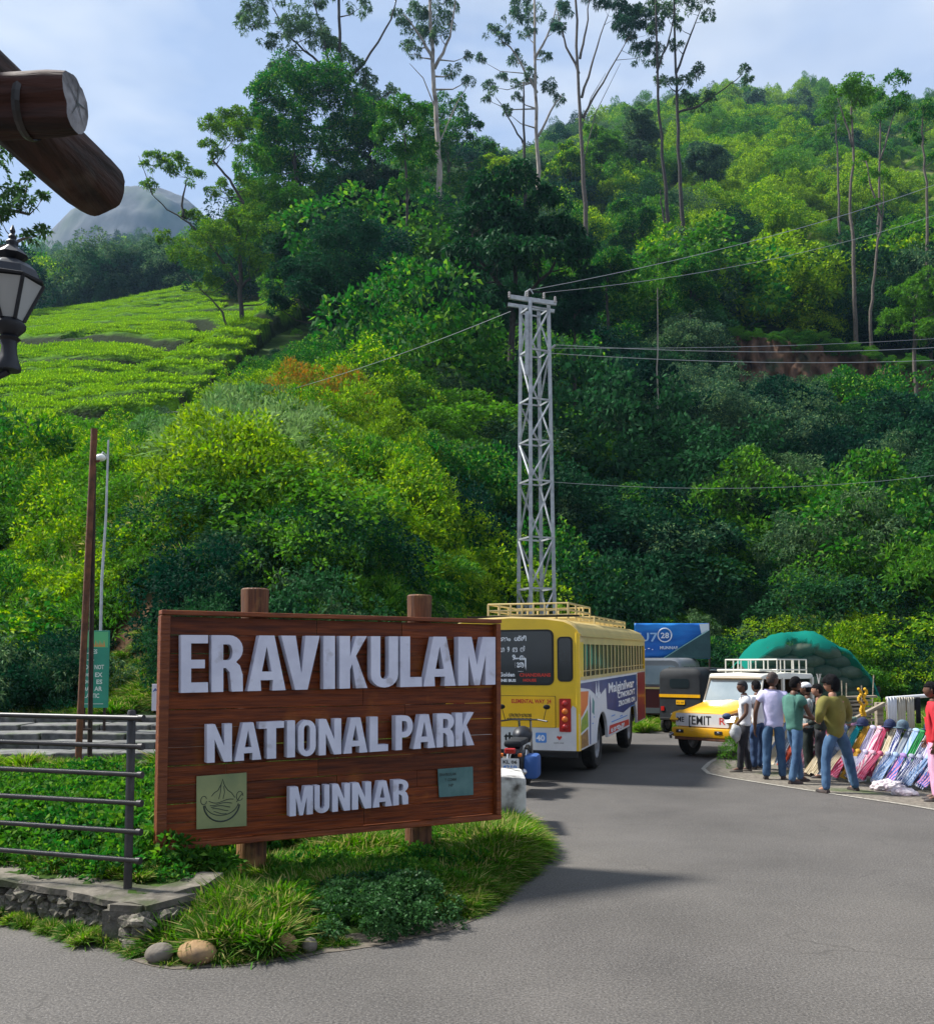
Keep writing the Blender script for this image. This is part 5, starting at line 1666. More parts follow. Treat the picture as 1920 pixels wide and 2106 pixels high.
# ================================================================== timber pergola and lantern, top left
M_LOG = mat('weathered red brown log', (0.010, 0.005, 0.004), (0.055, 0.018, 0.011), rough=0.75, scale=2.4, stretch=(0.8, 8, 8), bump=0.9, bump_scale=4, c3=(0.10, 0.07, 0.055), c3_scale=1.6)
M_LOGY = mat('cracked brown log', (0.010, 0.006, 0.004), (0.050, 0.021, 0.013), rough=0.8, scale=2.4, stretch=(8, 0.8, 8), bump=0.9, bump_scale=4, c3=(0.12, 0.09, 0.07), c3_scale=1.8)
M_ENDG = mat('grey end grain', (0.16, 0.155, 0.16), (0.34, 0.33, 0.34), rough=0.85, scale=9, bump=0.5, c3=(0.05, 0.045, 0.045), c3_scale=8)
pg = empty('timber_pergola', (-2.62, 4.2, 0), label='dark log pergola whose beam ends jut in at the top left', cat='pergola')
PO = Vector((-2.62, 4.2, 0))
def logmesh(a, b_, r0_, r1_, seed, n=44, m_=30, lumps=0.10, notch=None):
    """a split, knotty log from a to b; returns side mesh builder and end ring"""
    a, b_ = Vector(a), Vector(b_)
    d = (b_ - a).normalized(); x_ = d.cross(Vector((0, 0, 1))).normalized(); y_ = x_.cross(d)
    vs, fs = [], []
    for i in range(m_ + 1):
        t_ = i / m_
        p = a.lerp(b_, t_); rr2 = r0_ + (r1_ - r0_) * t_
        for j in range(n):
            an = 2 * math.pi * j / n
            k_ = 1 + lumps * noise.noise(Vector((math.cos(an) * 1.4 + seed, math.sin(an) * 1.4, t_ * 2.5))) * 2
            k_ += 0.035 * noise.noise(Vector((math.cos(an) * 9 + seed, math.sin(an) * 9, t_ * 3))) + 0.02 * noise.noise(Vector((math.cos(an) * 22, math.sin(an) * 22 + seed, t_ * 7)))
            k_ -= 0.13 * math.exp(-((an - 2.1 - 0.2 * math.sin(t_ * 4)) / 0.10) ** 2)
            if notch: k_ *= notch(an)
            vs.append(p + (x_ * math.cos(an) + y_ * math.sin(an)) * rr2 * k_ * (0.94 if i in (0, m_) else 1))
    for i in range(m_):
        for j in range(n):
            q_ = i * n + j; w_ = i * n + (j + 1) % n
            fs.append((q_, w_, w_ + n, q_ + n))
    return vs, fs, n, m_, x_, y_
def make_log(a, b_, r0_, r1_, seed, m_side, end_mat, notch=None):
    vs, fs, n, m_, x_, y_ = logmesh(a, b_, r0_, r1_, seed, notch=notch)
    vs = [v - PO for v in vs]
    mb = MB(); mb.add(vs, fs); mb.f.append(tuple(range(n)))
    o = mb.build('log', m_side, pg, angle=50)
    ring = vs[-n:]
    cen = sum(ring, Vector()) / n; d = (Vector(b_) - Vector(a)).normalized()
    mb = MB(); mb.add([cen + d * 0.004] + ring + [cen + (p - cen) * 0.55 + d * 0.006 for p in ring], [])
    for j in range(n):
        mb.f.append((1 + j, 1 + (j + 1) % n, 1 + n + (j + 1) % n, 1 + n + j)); mb.f.append((0, 1 + n + j, 1 + n + (j + 1) % n))
    e = mb.build('end_grain', end_mat, o)
    # drying cracks: thin dark slits radiating from the heart
    mb = MB()
    for an in (0.4, 1.7, 2.9, 4.1, 5.3):
        q0 = cen + d * 0.009; q1 = cen + (x_ * math.cos(an) + y_ * math.sin(an)) * r1_ * 0.75 + d * 0.008
        s_ = (q1 - q0).cross(d).normalized() * 0.004
        mb.add([q0 + s_, q0 - s_, q1 - s_ * 0.2, q1 + s_ * 0.2], [(0, 1, 2, 3)])
    mb.build('crack', M_IRON, e)
    return o
e1 = at(154, 212, 2.99)
notch = lambda an: 1.0 - 0.22 * math.exp(-((an - 5.75) / 0.28) ** 2) + 0.10 * math.exp(-((an - 1.1) / 0.5) ** 2)
make_log((e1.x - 1.9, e1.y + 0.10, e1.z - 0.05), e1, 0.098, 0.096, 3.0, M_LOG, M_ENDG, notch)
e2 = at(204, 386, 3.96)
make_log((e2.x - 0.096 * 5.2, e2.y - 0.53 * 5.2, e2.z), e2, 0.118, 0.128, 8.0, M_LOGY, M_LOGY)
make_log((-3.4, 2.55, 3.48), at(-62, 150, 2.6), 0.10, 0.10, 5.0, M_LOG, M_ENDG)
mb = MB()
for t_, rr2 in ((0.22, 0.0985),):
    p = Vector(e1) + Vector((-t_ * 0.7, 0.01, -0.01)) - PO
    mb.lathe([(rr2, -0.014), (rr2 + 0.004, 0), (rr2, 0.014)], p, n=20, rot=Euler((0, R(96), 0)).to_matrix(), cap=False)
mb.build('iron_band', M_IRON, pg)
vs, fs, n, m_, _, _ = logmesh((-2.62, 4.2, -0.1), (-2.62, 4.2, 4.1), 0.15, 0.12, 12.0)
mb = MB(); mb.add([v - PO for v in vs], fs); mb.f.append(tuple(range(m_ * n, m_ * n + n))); mb.build('post', M_LOGY, pg, angle=50)
mb = MB(); vs, fs, n, m_, _, _ = logmesh((-2.62, 4.4, e1.z - 0.28), (-2.62, 1.0, e1.z - 0.24), 0.11, 0.11, 14.0); mb.add([v - PO for v in vs], fs); mb.f.append(tuple(range(n))); mb.build('log', M_LOGY, pg, angle=50)

DL = 4.2
lc = at(17, 762, DL)
ln = empty('lantern', lc, label='old style black lantern with frosted panes hanging at the left edge below the log beams', cat='lantern')
s_ = DL / F_PX
M_BLACK = mat('black cast iron', (0.006, 0.007, 0.012), (0.014, 0.017, 0.024), rough=0.5, scale=10, spec=0.5)
M_FROST = mat('frosted lamp glass', (0.34, 0.36, 0.36), (0.46, 0.47, 0.46), rough=0.55, scale=2, stretch=(1, 1, 0.3), spec=0.4)
ZL = lambda v: (762 - v) * s_
mb = MB(); mb.lathe([(24 * s_, 0), (25 * s_, 6 * s_), (18 * s_, ZL(735)), (15 * s_, ZL(712)), (16 * s_, ZL(700)), (22 * s_, ZL(694)), (16 * s_, ZL(688)), (22 * s_, ZL(682)), (31 * s_, ZL(672)), (32 * s_, ZL(664)), (26 * s_, ZL(656))], n=24)
mb.build('base', M_BLACK, ln, angle=40)
mb = MB(); mb.lathe([(66 * s_, ZL(574)), (68 * s_, ZL(570)), (60 * s_, ZL(566)), (52 * s_, ZL(548)), (38 * s_, ZL(535)), (22 * s_, ZL(528)), (20 * s_, ZL(526)), (33 * s_, ZL(515)), (26 * s_, ZL(508)), (12 * s_, ZL(496)), (11 * s_, ZL(494)), (13 * s_, ZL(486)),
                         (7 * s_, ZL(480)), (9 * s_, ZL(474)), (4 * s_, ZL(468)), (6 * s_, ZL(461)), (1 * s_, ZL(448))], n=8)
mb.build('roof', M_BLACK, ln, angle=20)
NS = 6
for i in range(NS):
    a0, a1 = 2 * math.pi * (i + 0.28) / NS, 2 * math.pi * (i + 1.28) / NS
    rb_, rt_ = 26 * s_, 62 * s_
    P = lambda r_, an, z_: Vector((r_ * math.cos(an), r_ * math.sin(an), z_))
    mb = MB(); mb.add([P(rb_, a0, ZL(654)), P(rb_, a1, ZL(654)), P(rt_, a1, ZL(576)), P(rt_, a0, ZL(576))], [(0, 1, 2, 3)])
    mb.build('pane', M_FROST, ln)
    mb = MB(); mb.tube([P(rb_ + 1 * s_, a0, ZL(656)), P(rt_ + 1 * s_, a0, ZL(574))], 4 * s_, n=6); mb.build('glazing_bar', M_BLACK, ln)
mb = MB(); mb.tube([(0, 0, -0.005), (-0.05, 0, -0.03), (-0.30, 0, -0.05), (-0.45, 0, 0.02)], 0.016, n=8); mb.build('bracket', M_BLACK, ln)

# ================================================================== grass and small plants near by
r4 = np.random.default_rng(77)
def inside_pts(poly, n, r, lo=0.04, other=None):
    xs_ = [p[0] for p in poly]; ys_ = [p[1] for p in poly]
    X = r.uniform(min(xs_), max(xs_), n * 4); Y = r.uniform(min(ys_), max(ys_), n * 4)
    k_ = (poly_sd(X, Y, poly) > lo) if poly is not None else None
    if other is not None: k_ &= poly_sd(X, Y, other) < -0.12
    return X[k_][:n], Y[k_][:n]
def rots(n, r, tilt=0.12):
    return np.stack([r.normal(0, tilt, n), r.normal(0, tilt, n), r.uniform(0, 6.28, n)], 1)

gtuft = bush('tuft', -0.30, 7.55, 0.42, 'tall tuft of grass leaning out below the middle of the sign', cat='grass tuft', name='grass_tuft')
BEDP = BED_OUT + [(0.75, 10.6), (0.1, 10.5), (-0.5, 10.0), (-1.3, 9.0), (-1.98, 8.2), (-1.95, 7.5), (-1.72, 7.15), (-1.84, 6.8), (-2.05, 6.2)]
X, Y = inside_pts(BEDP, 1900, r4, 0.02)
Z = ground_z(X, Y)
sc_ = r4.uniform(0.16, 0.38, len(X)) * (1 + 0.5 * vnoise(X, Y, 0.8, 61))
front = sstep(0.0, 0.35, poly_sd(X, Y, BEDP))
sc_ *= 0.5 + 0.5 * front
sc_ *= 1 + 0.45 * sstep(0.0, 0.8, X + 0.2 * Y - 1.2)
g_ = gnd(765, 1925)
k_ = ((X - g_.x) ** 2 / 0.40 + (Y - g_.y - 0.25) ** 2 / 0.16) > 1
for px_, py_ in ((-1.72, 7.9), (-0.42, 8.65)):
    k_ &= ((X - px_) ** 2 + (Y - py_ + 0.35) ** 2) > 0.20 * r4.uniform(0, 1.1, len(X))
X, Y, Z, sc_ = X[k_], Y[k_], Z[k_], sc_[k_]
scatter('grass', gtuft, np.stack([X, Y, Z - 0.01], 1), np.stack([sc_, sc_, sc_ * r4.uniform(0.8, 1.3, len(X))], 1), rots(len(X), r4))
# long grass at the left end of the bed
X = r4.uniform(-2.0, -1.2, 110); Y = r4.uniform(6.15, 6.9, 110)
k_ = poly_sd(X, Y, BEDP) > 0.02; X, Y = X[k_], Y[k_]
sc_ = r4.uniform(0.30, 0.52, len(X))
scatter('long_grass', gtuft, np.stack([X, Y, ground_z(X, Y) - 0.02], 1), np.stack([sc_ * 0.8, sc_ * 0.8, sc_], 1), rots(len(X), r4, 0.25))

def near_bush(name, n_leaf, leaf_len, material, seed, ratio=0.55, subs=40):
    r = np.random.default_rng(seed)
    P, N = clumps((0, 0, 0.1), (0.95, 0.95, 0.6), subs, 0.26, n_leaf, r)
    v = leaves(P, N, leaf_len, leaf_len * ratio, up=0.25, droop=0.25, r=r)
    me = np_mesh(name, v, quads_for(len(v))); me.materials.append(material)
    return me
me = near_bush('leafy_shrub', 5200, 0.075, leaf_mat('low shrub leaves', (0.018, 0.060, 0.022), (0.035, 0.095, 0.028), rough=0.45, transl=0.2, patch_scale=1.5), 3)
X, Y = inside_pts(BEDP, 170, r4, 0.32)
WX, WY = X, Y
for i, (u_, v_, s__, lab) in enumerate([(715, 1940, 0.44, 'low dark green leafy shrub at the front edge of the bed, below the sign'), (820, 1918, 0.44, 'second low dark shrub at the bed edge, right of the first'),
                                  (760, 1905, 0.42, 'small dark shrub in the grass behind the two edge shrubs')]):
    g = gnd(u_, v_)
    o = link('low_shrub', me); o.location = (g.x, g.y + s__ * 0.75, 0.0); o.scale = (s__ * 1.15, s__, s__ * 0.95); o.rotation_euler = (0, 0, i * 2.1); tag(o, lab, 'shrub')
# leafy ground cover of the yard, seen through the railing
me = near_bush('yard_plant', 620, 0.20, L_MID, 5, ratio=0.42, subs=16)
yp = link('yard_plant', me); yp.location = (-2.75, 8.1, gz(-2.75, 8.1)); yp.scale = (0.34,) * 3; tag(yp, 'leafy green plant just right of the railing post', 'plant')
YARD = [(-8, 8.9), (-4.6, 8.0), (-3.4, 7.6), (-2.65, 7.35), (-2.25, 7.95), (-1.9, 8.3), (-0.75, 9.3), (0.0, 10.3), (0.2, 12.0), (-0.6, 13.6), (-9.5, 13.9), (-12, 11)]
YARD = [(-12, 11), (-9, 9.45), (-6.0, 8.45), (-3.75, 7.5), (-2.9, 7.12), (-2.45, 6.95), (-2.2, 7.05), (-2.12, 7.6), (-2.1, 8.4), (-1.35, 9.45), (-0.6, 10.4), (-0.2, 11.5), (-0.3, 13.0), (-0.9, 13.9), (-9.5, 13.9)]
X, Y = inside_pts(YARD, 2000, r4, 0.0)
dens_ = sstep(12.4, 9.2, Y) * 0.9 + 0.1
k_ = r4.uniform(0, 1, len(X)) < dens_; X, Y = X[k_], Y[k_]
sc_ = r4.uniform(0.16, 0.42, len(X))
scatter('ground_cover', yp, np.stack([X, Y, ground_z(X, Y) - 0.02], 1), np.stack([sc_, sc_, sc_], 1), rots(len(X), r4))
sc_ = r4.uniform(0.12, 0.24, len(WX))
scatter('bed_weeds', yp, np.stack([WX, WY, ground_z(WX, WY) - 0.01], 1), np.stack([sc_, sc_, sc_ * 1.2], 1), rots(len(WX), r4))
# weeds along the foot and the back of the wall
WL = densify(WALL_FRONT[1:], 0.05) + densify([WALL_FRONT[-1]] + WALL_BACK, 0.05)
WL = np.array([q_ for q_ in WL if r4.uniform() < 0.75 * (q_[0] > -3.3) + 0.25]) + r4.normal(0, 0.03, (1, 2)) 
WL = WL + r4.normal(0, 0.035, WL.shape) + np.array([0.02, -0.06])
sc_ = r4.uniform(0.06, 0.20, len(WL))
scatter('wall_weeds', gtuft, np.stack([WL[:, 0], WL[:, 1], np.zeros(len(WL))], 1), np.stack([sc_, sc_, sc_], 1), rots(len(WL), r4, 0.3))
X, Y = inside_pts(YARD + [], 4200, r4, 0.0)
sc_ = r4.uniform(0.10, 0.22, len(X))
scatter('grass', gtuft, np.stack([X, Y, ground_z(X, Y) - 0.01], 1), np.stack([sc_ * 1.3, sc_ * 1.3, sc_], 1), rots(len(X), r4, 0.2))
# grass up the yard to the foot of the mound, and weeds at the road edge
X = r4.uniform(-11, 0.0, 2600); Y = r4.uniform(13.4, 22.5, 2600)
k_ = (poly_sd(X, Y, BED_POLY[len(BED_OUT):] + [(-14, 24)]) > -50) & ~((X < -3.9) & (X > -11.8) & (Y > 14.0) & (Y < 19.2)) & (X < -0.3 - (Y - 13.4) * 0.17)
X, Y = X[k_], Y[k_]; sc_ = r4.uniform(0.25, 0.6, len(X))
scatter('grass', gtuft, np.stack([X, Y, ground_z(X, Y) - 0.02], 1), np.stack([sc_, sc_, sc_], 1), rots(len(X), r4, 0.2))
X = r4.uniform(4.5, 22, 900); Y = r4.uniform(19.0, 31.0, 900)
k_ = Y > 24 + 2 * (X < 9); X, Y = X[k_], Y[k_]; sc_ = r4.uniform(0.3, 0.8, len(X))
scatter('tall_grass', gtuft, np.stack([X, Y, X * 0], 1), np.stack([sc_, sc_, sc_], 1), rots(len(X), r4, 0.2))
# ================================================================== pylon and wires
DT = 30.0
PB = at(1103, 1400, DT)
tg = gz(PB.x, DT)
tw = empty('pylon', (PB.x, DT, min(tg, 0)), label='tall narrow lattice steel pylon standing behind the yellow bus', cat='pylon')
TO = tw.location.copy()
TOPZ = at(1100, 622, DT).z
def tow(cx, cy, z):
    """corner cx, cy in -1..1 at height z of the tapering mast, turned about its axis"""
    t_ = z / TOPZ
    h = 0.46 * (1 - t_) + 0.335 * t_
    a = R(24)
    x_, y_ = cx * h, cy * h
    return Vector((x_ * math.cos(a) - y_ * math.sin(a) - 0.02 * t_, x_ * math.sin(a) + y_ * math.cos(a), z)) 
def angle_bar(mb, a, b_, w_=0.06, t_=0.012):
    d = (b_ - a).normalized(); s_ = d.cross(Vector((0.3, 1, 0.1))).normalized(); n_ = s_.cross(d)
    M = Matrix((s_, n_, d)).transposed()
    c = (a + b_) / 2; L = (b_ - a).length
    mb.box(c + n_ * 0, (w_, t_, L), rot=M); mb.box(c + s_ * (-w_ / 2 + t_ / 2) + n_ * (w_ / 2 + t_ / 2), (t_, w_, L), rot=M)
for sx in (-1, 1):
    for sy in (-1, 1):
        mb = MB(); angle_bar(mb, tow(sx, sy, -0.2), tow(sx, sy, TOPZ), 0.10, 0.016); mb.build('leg', M_GALV, tw)
lev = [at(1100, v_, DT).z for v_ in (1440, 1330, 1212, 1108, 992, 910, 826, 726, 640)]
cor = [(-1, -1), (1, -1), (1, 1), (-1, 1)]
for i, z_ in enumerate(lev):
    for k_ in range(4):
        a, b_ = cor[k_], cor[(k_ + 1) % 4]
        mb = MB(); angle_bar(mb, tow(*a, z_), tow(*b_, z_), 0.055); mb.build('strut', M_GALV, tw)
        if i + 1 < len(lev):
            mb = MB()
            if (i + k_) % 2: a, b_ = b_, a
            if k_ % 2 == 0: a, b_ = cor[k_], cor[(k_ + 1) % 4]
            angle_bar(mb, tow(*a, z_ + 0.05), tow(*b_, lev[i + 1] - 0.05), 0.05); mb.build('brace', M_GALV, tw)
a, b_ = at(1045, 618, DT) - TO, at(1142, 632, DT) - TO
mb = MB(); angle_bar(mb, a + Vector((0, -0.36, 0)), b_ + Vector((0, -0.36, 0)), 0.13, 0.02); mb.build('crossarm', M_GALV, tw)
mb = MB(); angle_bar(mb, a + Vector((0, 0.36, 0.02)), b_ + Vector((0, 0.36, 0.02)), 0.11, 0.02); mb.build('crossarm', M_GALV, tw)
mb = MB(); angle_bar(mb, at(1118, 728, DT) - TO, at(1141, 709, DT - 0.2) - TO, 0.06); mb.build('crossarm', M_GALV, tw)
mb = MB(); angle_bar(mb, at(1083, 640, DT - 0.5) - TO, at(1083, 770, DT - 0.5) - TO, 0.12, 0.02); mb.build('cable_duct', M_GALV, tw)
M_PORC = mat('porcelain insulator', (0.35, 0.33, 0.32), rough=0.3)
INS = []
for u_, v_ in ((1047, 612), (1084, 610), (1118, 614), (1141, 622)):
    p = at(u_, v_, DT - 0.36) - TO
    mb = MB(); mb.lathe([(0.02, -0.02), (0.05, 0.02), (0.03, 0.05), (0.055, 0.09), (0.03, 0.12), (0.05, 0.16), (0.02, 0.20)], p, n=8); mb.build('insulator', M_PORC, tw)
    INS.append(p + TO + Vector((0, 0, 0.2)))
mb = MB(); mb.tube([at(1078, 618, DT) - TO, at(1080, 600, DT) - TO, at(1090, 594, DT) - TO, at(1096, 604, DT) - TO], 0.02, n=6); mb.build('jumper_loop', M_GALV, tw)
M_WIRE = mat('aluminium wire', (0.30, 0.31, 0.32), rough=0.5, metallic=0.4)
def wire(a, b_, sag, lab, r_=0.011):
    mb = MB()
    n_ = 22
    pts = [Vector(a).lerp(Vector(b_), i / n_) - Vector((0, 0, sag * 4 * (i / n_) * (1 - i / n_))) for i in range(n_ + 1)]
    mb.tube(pts, r_, n=5)
    o = mb.build('power_wire', M_WIRE); tag(o, lab, 'wire', 'power wires strung from the pylon'); return o
wire(INS[1], at(2250, 240, 46), 0.9, 'power wire rising from the pylon head to the upper right')
wire(INS[2], at(2250, 302, 45), 1.2, 'second power wire below the top one, rising to the right', 0.009)
wire(at(1141, 709, DT), at(2200, 690, 40), 0.45, 'power wire running level to the right from the lower pylon bracket')
wire(at(1126, 726, DT), at(2200, 722, 38), 0.4, 'lowest level wire crossing in front of the earth cut')
wire(at(1128, 716, DT), at(2200, 672, 44), 0.3, 'thin level wire just above the other two at the earth cut', 0.008)
wire(at(1050, 640, DT), at(300, 850, 60), 0.8, 'wire falling away left from the pylon head into the trees', 0.010)
wire(at(1120, 990, DT), at(2200, 930, 36), 0.7, 'thin cable low in front of the thicket right of the pylon', 0.008)

# ================================================================== paints
def paint(name, c, rough=0.35, dirt=0.25):
    return mat(name, c, tuple(x_ * (1 - dirt) + 0.03 * dirt for x_ in c), rough=rough, scale=1.6, lo=0.35, hi=0.8, spec=0.5, coat=0.15, bump=0.08, bump_scale=1.5, c3=(0.16, 0.13, 0.09), c3_scale=2.3, c3_lo=0.60, c3_hi=0.95)
M_YEL = paint('bus yellow', (0.84, 0.54, 0.012))
M_YEL2 = paint('deeper yellow panel', (0.86, 0.50, 0.008))
M_CREAM = paint('cream yellow roof', (0.62, 0.48, 0.20))
M_WHT = paint('white enamel', (0.66, 0.66, 0.66))
M_RED = paint('dark red paint', (0.26, 0.010, 0.014))
M_REDL = mat('red lamp plastic', (0.36, 0.015, 0.012), rough=0.25, spec=0.6)
M_ORL = mat('orange lamp plastic', (0.70, 0.16, 0.02), rough=0.25, spec=0.6)
M_GLASS = mat('dark window glass', (0.010, 0.016, 0.020), (0.022, 0.03, 0.034), rough=0.08, scale=0.7, spec=0.6)
M_GLASSL = mat('glass with painted pale reflection', (0.22, 0.28, 0.32), (0.34, 0.40, 0.44), rough=0.1, scale=0.8, spec=0.6)  # pale base colour stands in for bright reflection in the glass
M_TYRE = mat('tyre rubber', (0.012, 0.012, 0.012), (0.03, 0.028, 0.026), rough=0.85, scale=9)
M_RIM = mat('wheel rim', (0.14, 0.14, 0.15), (0.26, 0.26, 0.27), rough=0.5, metallic=0.4, scale=8)
M_RUB = mat('black rubber trim', (0.012, 0.012, 0.013), rough=0.6)
M_UNDER = mat('underbody', (0.01, 0.01, 0.01), rough=0.9)
M_BLUEP = mat('deep blue print', (0.018, 0.035, 0.16), (0.03, 0.055, 0.22), rough=0.4, scale=2)
M_WPRINT = mat('white print', (0.72, 0.74, 0.78), rough=0.5)
M_KPRINT = mat('black print', (0.012, 0.012, 0.012), rough=0.5)
M_RPRINT = mat('red sign paint', (0.52, 0.035, 0.02), rough=0.5)
M_BPRINT = mat('light blue print', (0.08, 0.25, 0.62), rough=0.5)
M_OPRINT = mat('orange ad print', (0.68, 0.14, 0.02), rough=0.4)
M_GPRINT = mat('green ad print', (0.30, 0.42, 0.04), (0.10, 0.25, 0.03), rough=0.4, scale=9)
M_TPRINT = mat('tan ad print', (0.42, 0.24, 0.08), (0.14, 0.06, 0.02), rough=0.4, scale=11)
M_WAD = mat('white vinyl ad', (0.58, 0.62, 0.70), (0.66, 0.68, 0.72), rough=0.4, scale=2)
M_CHROME = mat('chrome', (0.55, 0.55, 0.56), rough=0.2, metallic=0.9)
M_SEAT = mat('seat cover', (0.06, 0.05, 0.10), rough=0.8)


def wheel(parent, c, r_, w_, ax, name='wheel'):
    """wheel with tyre and rim; ax is the axle direction"""
    M = Vector((0, 0, 1)).rotation_difference(Vector(ax).normalized()).to_matrix()
    e = MB(); h = w_ / 2
    e.lathe([(r_ * 0.60, -h * 0.8), (r_ * 0.74, -h), (r_ * 0.93, -h * 0.95), (r_, -h * 0.6), (r_, h * 0.6), (r_ * 0.93, h * 0.95), (r_ * 0.74, h), (r_ * 0.60, h * 0.8)], c, n=28, rot=M, cap=False)
    for k_ in range(28):
        an = 2 * math.pi * k_ / 28
        q_ = M @ Vector((math.cos(an) * (r_ + 0.003), math.sin(an) * (r_ + 0.003), 0))
        e.box(Vector(c) + q_, (0.03, w_ * 0.55, 0.018) if False else (0.022, 0.022, w_ * 0.55), rot=M @ Euler((0, 0, an)).to_matrix())
    t_ = e.build('wheel', M_TYRE, parent, angle=35)
    e = MB(); e.lathe([(0.001, -h * 0.3), (r_ * 0.18, -h * 0.3), (r_ * 0.2, -h * 0.55), (r_ * 0.3, -h * 0.55), (r_ * 0.34, -h * 0.25), (r_ * 0.5, -h * 0.35), (r_ * 0.58, -h * 0.8), (r_ * 0.61, -h * 0.8), (r_ * 0.61, h * 0.8),
                            (r_ * 0.58, h * 0.8), (r_ * 0.5, h * 0.35), (r_ * 0.34, h * 0.25), (r_ * 0.3, h * 0.55), (r_ * 0.2, h * 0.55), (r_ * 0.001, h * 0.3)], c, n=20, rot=M, cap=False)
    e.build('rim', M_RIM, t_, angle=30)
    return t_


def rrect(x0, x1, z0, z1, r_, n=5):
    return arc(x1 - r_, z1 - r_, r_, r_, 0, 90, n) + arc(x0 + r_, z1 - r_, r_, r_, 90, 180, n) + arc(x0 + r_, z0 + r_, r_, r_, 180, 270, n) + arc(x1 - r_, z0 + r_, r_, r_, 270, 360, n)


def panel(parent, name, poly, plane, pos, depth, material):
    """flat shaped panel; plane 'xz' faces -y, 'yz' faces +x"""
    mb = MB()
    if plane == 'xz': mb.prism(poly, (0, pos, 0), (1, 0, 0), (0, 0, 1), (0, depth, 0))
    else: mb.prism(poly, (pos, 0, 0), (0, 1, 0), (0, 0, 1), (-depth, 0, 0))
    return mb.build(name, material, parent)

# ================================================================== the bus
bus = empty('bus', (1.80, 14.95, 0), rot=(R(0.9), 0, R(-18.5)), label='yellow passenger bus seen from behind with adverts on its side and a roof rack', cat='bus')
BW, BL = 2.25, 7.6
def arch(y_, r_=0.54, n=10):
    return [(y_ + r_ * math.cos(R(180 - 180 * i / n)), 0.47 + r_ * math.sin(R(180 - 180 * i / n)) * 0.98) for i in range(n + 1)]
side = [(0, 0.50)] + [(y_, max(z_, 0.50)) for y_, z_ in arch(1.98)] + [(y_, max(z_, 0.50)) for y_, z_ in arch(5.68)] + [(BL, 0.50), (BL, 1.64), (0, 1.64)]
for xs_, d_ in ((0, 0.05), (-BW + 0.05, 0.05)):
    panel(bus, 'side_panel', side, 'yz', xs_, d_, M_WHT if xs_ == 0 else M_YEL)
# upper band and roof as one shell with rounded eaves
prof = [(0.0, 2.20), (0.0, 2.36), (-0.03, 2.44), (-0.10, 2.52), (-0.25, 2.585), (-0.55, 2.635), (-1.125, 2.66), (-1.70, 2.635), (-2.0, 2.585), (-2.15, 2.52), (-2.22, 2.44), (-2.25, 2.36), (-2.25, 2.20)]
mb = MB()
rings = [(0.06, 0.0, -0.02), (0.0, 0.03, 0), (0.0, 0.5, 0.0), (0.0, BL - 0.5, 0.0), (0.0, BL - 0.05, -0.01), (0.06, BL, -0.04)]
vs = []
for ins, y_, dz in rings:
    for x_, z_ in prof:
        vs.append((x_ + (ins if x_ < -1.125 else -ins) * (1 if z_ > 2.4 else 0.3), y_, z_ + (dz if z_ > 2.4 else 0) - ins * (z_ - 2.2) * 1.5))
n = len(prof)
fs = [(i * n + j, i * n + j + 1, (i + 1) * n + j + 1, (i + 1) * n + j) for i in range(len(rings) - 1) for j in range(n - 1)]
mb.add(vs, fs); rf = mb.build('roof', M_CREAM, bus, angle=35)
mb = MB(); mb.box((0.012, BL / 2, 2.34), (0.03, BL - 0.1, 0.03)); mb.build('rain_gutter', M_CREAM, bus)
mb = MB(); mb.add([(0.0, 0.03, 2.2), (-2.25, 0.03, 2.2), (-2.25, BL, 2.2), (0, BL, 2.2)], [(0, 1, 2, 3)]); mb.build('ceiling', M_UNDER, bus)
# rear wall
rear = [(0, 0.50), (0, 2.36), (-0.03, 2.42), (-0.12, 2.50), (-0.25, 2.56), (-0.55, 2.605), (-1.125, 2.63), (-1.70, 2.605), (-2.0, 2.56), (-2.13, 2.50), (-2.22, 2.42), (-2.25, 2.36), (-2.25, 0.50)]
panel(bus, 'rear_panel', rear, 'xz', -0.02, 0.05, M_YEL)
for xx in (-0.03, -BW + 0.03):
    mb = MB(); mb.tube([(xx, 0.01, 0.5), (xx, 0.01, 2.38)], 0.045, n=12); mb.build('corner_post', M_YEL, bus, angle=40)
lowr = [(-BW, 0.50), (-0.0, 0.50), (-0.0, 1.08), (-0.06, 1.18), (-0.11, 1.22), (-0.14, 1.16), (-0.20, 0.90), (-0.36, 0.86), (-1.89, 0.86), (-2.05, 0.90), (-2.14, 1.22), (-2.20, 1.18), (-BW, 1.08)]
panel(bus, 'rear_skirt', lowr, 'xz', -0.028, 0.008, M_WHT)
mb = MB(); mb.box((0.004, 0.1, 0.8), (0.006, 0.2, 0.6)); 
panel(bus, 'rear_window', rrect(-1.84, -0.41, 1.54, 2.44, 0.10), 'xz', -0.034, 0.014, M_RUB)
rw = panel(bus, 'window_glass', rrect(-1.81, -0.44, 1.57, 2.41, 0.08), 'xz', -0.037, 0.003, M_GLASS)
for a_, b2 in ((-0.35, -0.10), (-2.15, -1.90)):
    panel(bus, 'quarter_window', rrect(a_, b2, 1.60, 2.32, 0.07), 'xz', -0.034, 0.014, M_RUB)
    panel(bus, 'window_glass', rrect(a_ + 0.025, b2 - 0.025, 1.625, 2.295, 0.055), 'xz', -0.038, 0.004, M_GLASS)
mb = MB(); mb.prism(rrect(-1.87, -0.385, 0.855, 1.37, 0.02), (0, -0.0225, 0), (1, 0, 0), (0, 0, 1), (0, 0.01, 0)); mb.build('hatch_seam', M_RUB, bus)
ht = panel(bus, 'hatch', rrect(-1.862, -0.393, 0.863, 1.362, 0.02), 'xz', -0.036, 0.014, M_YEL2)
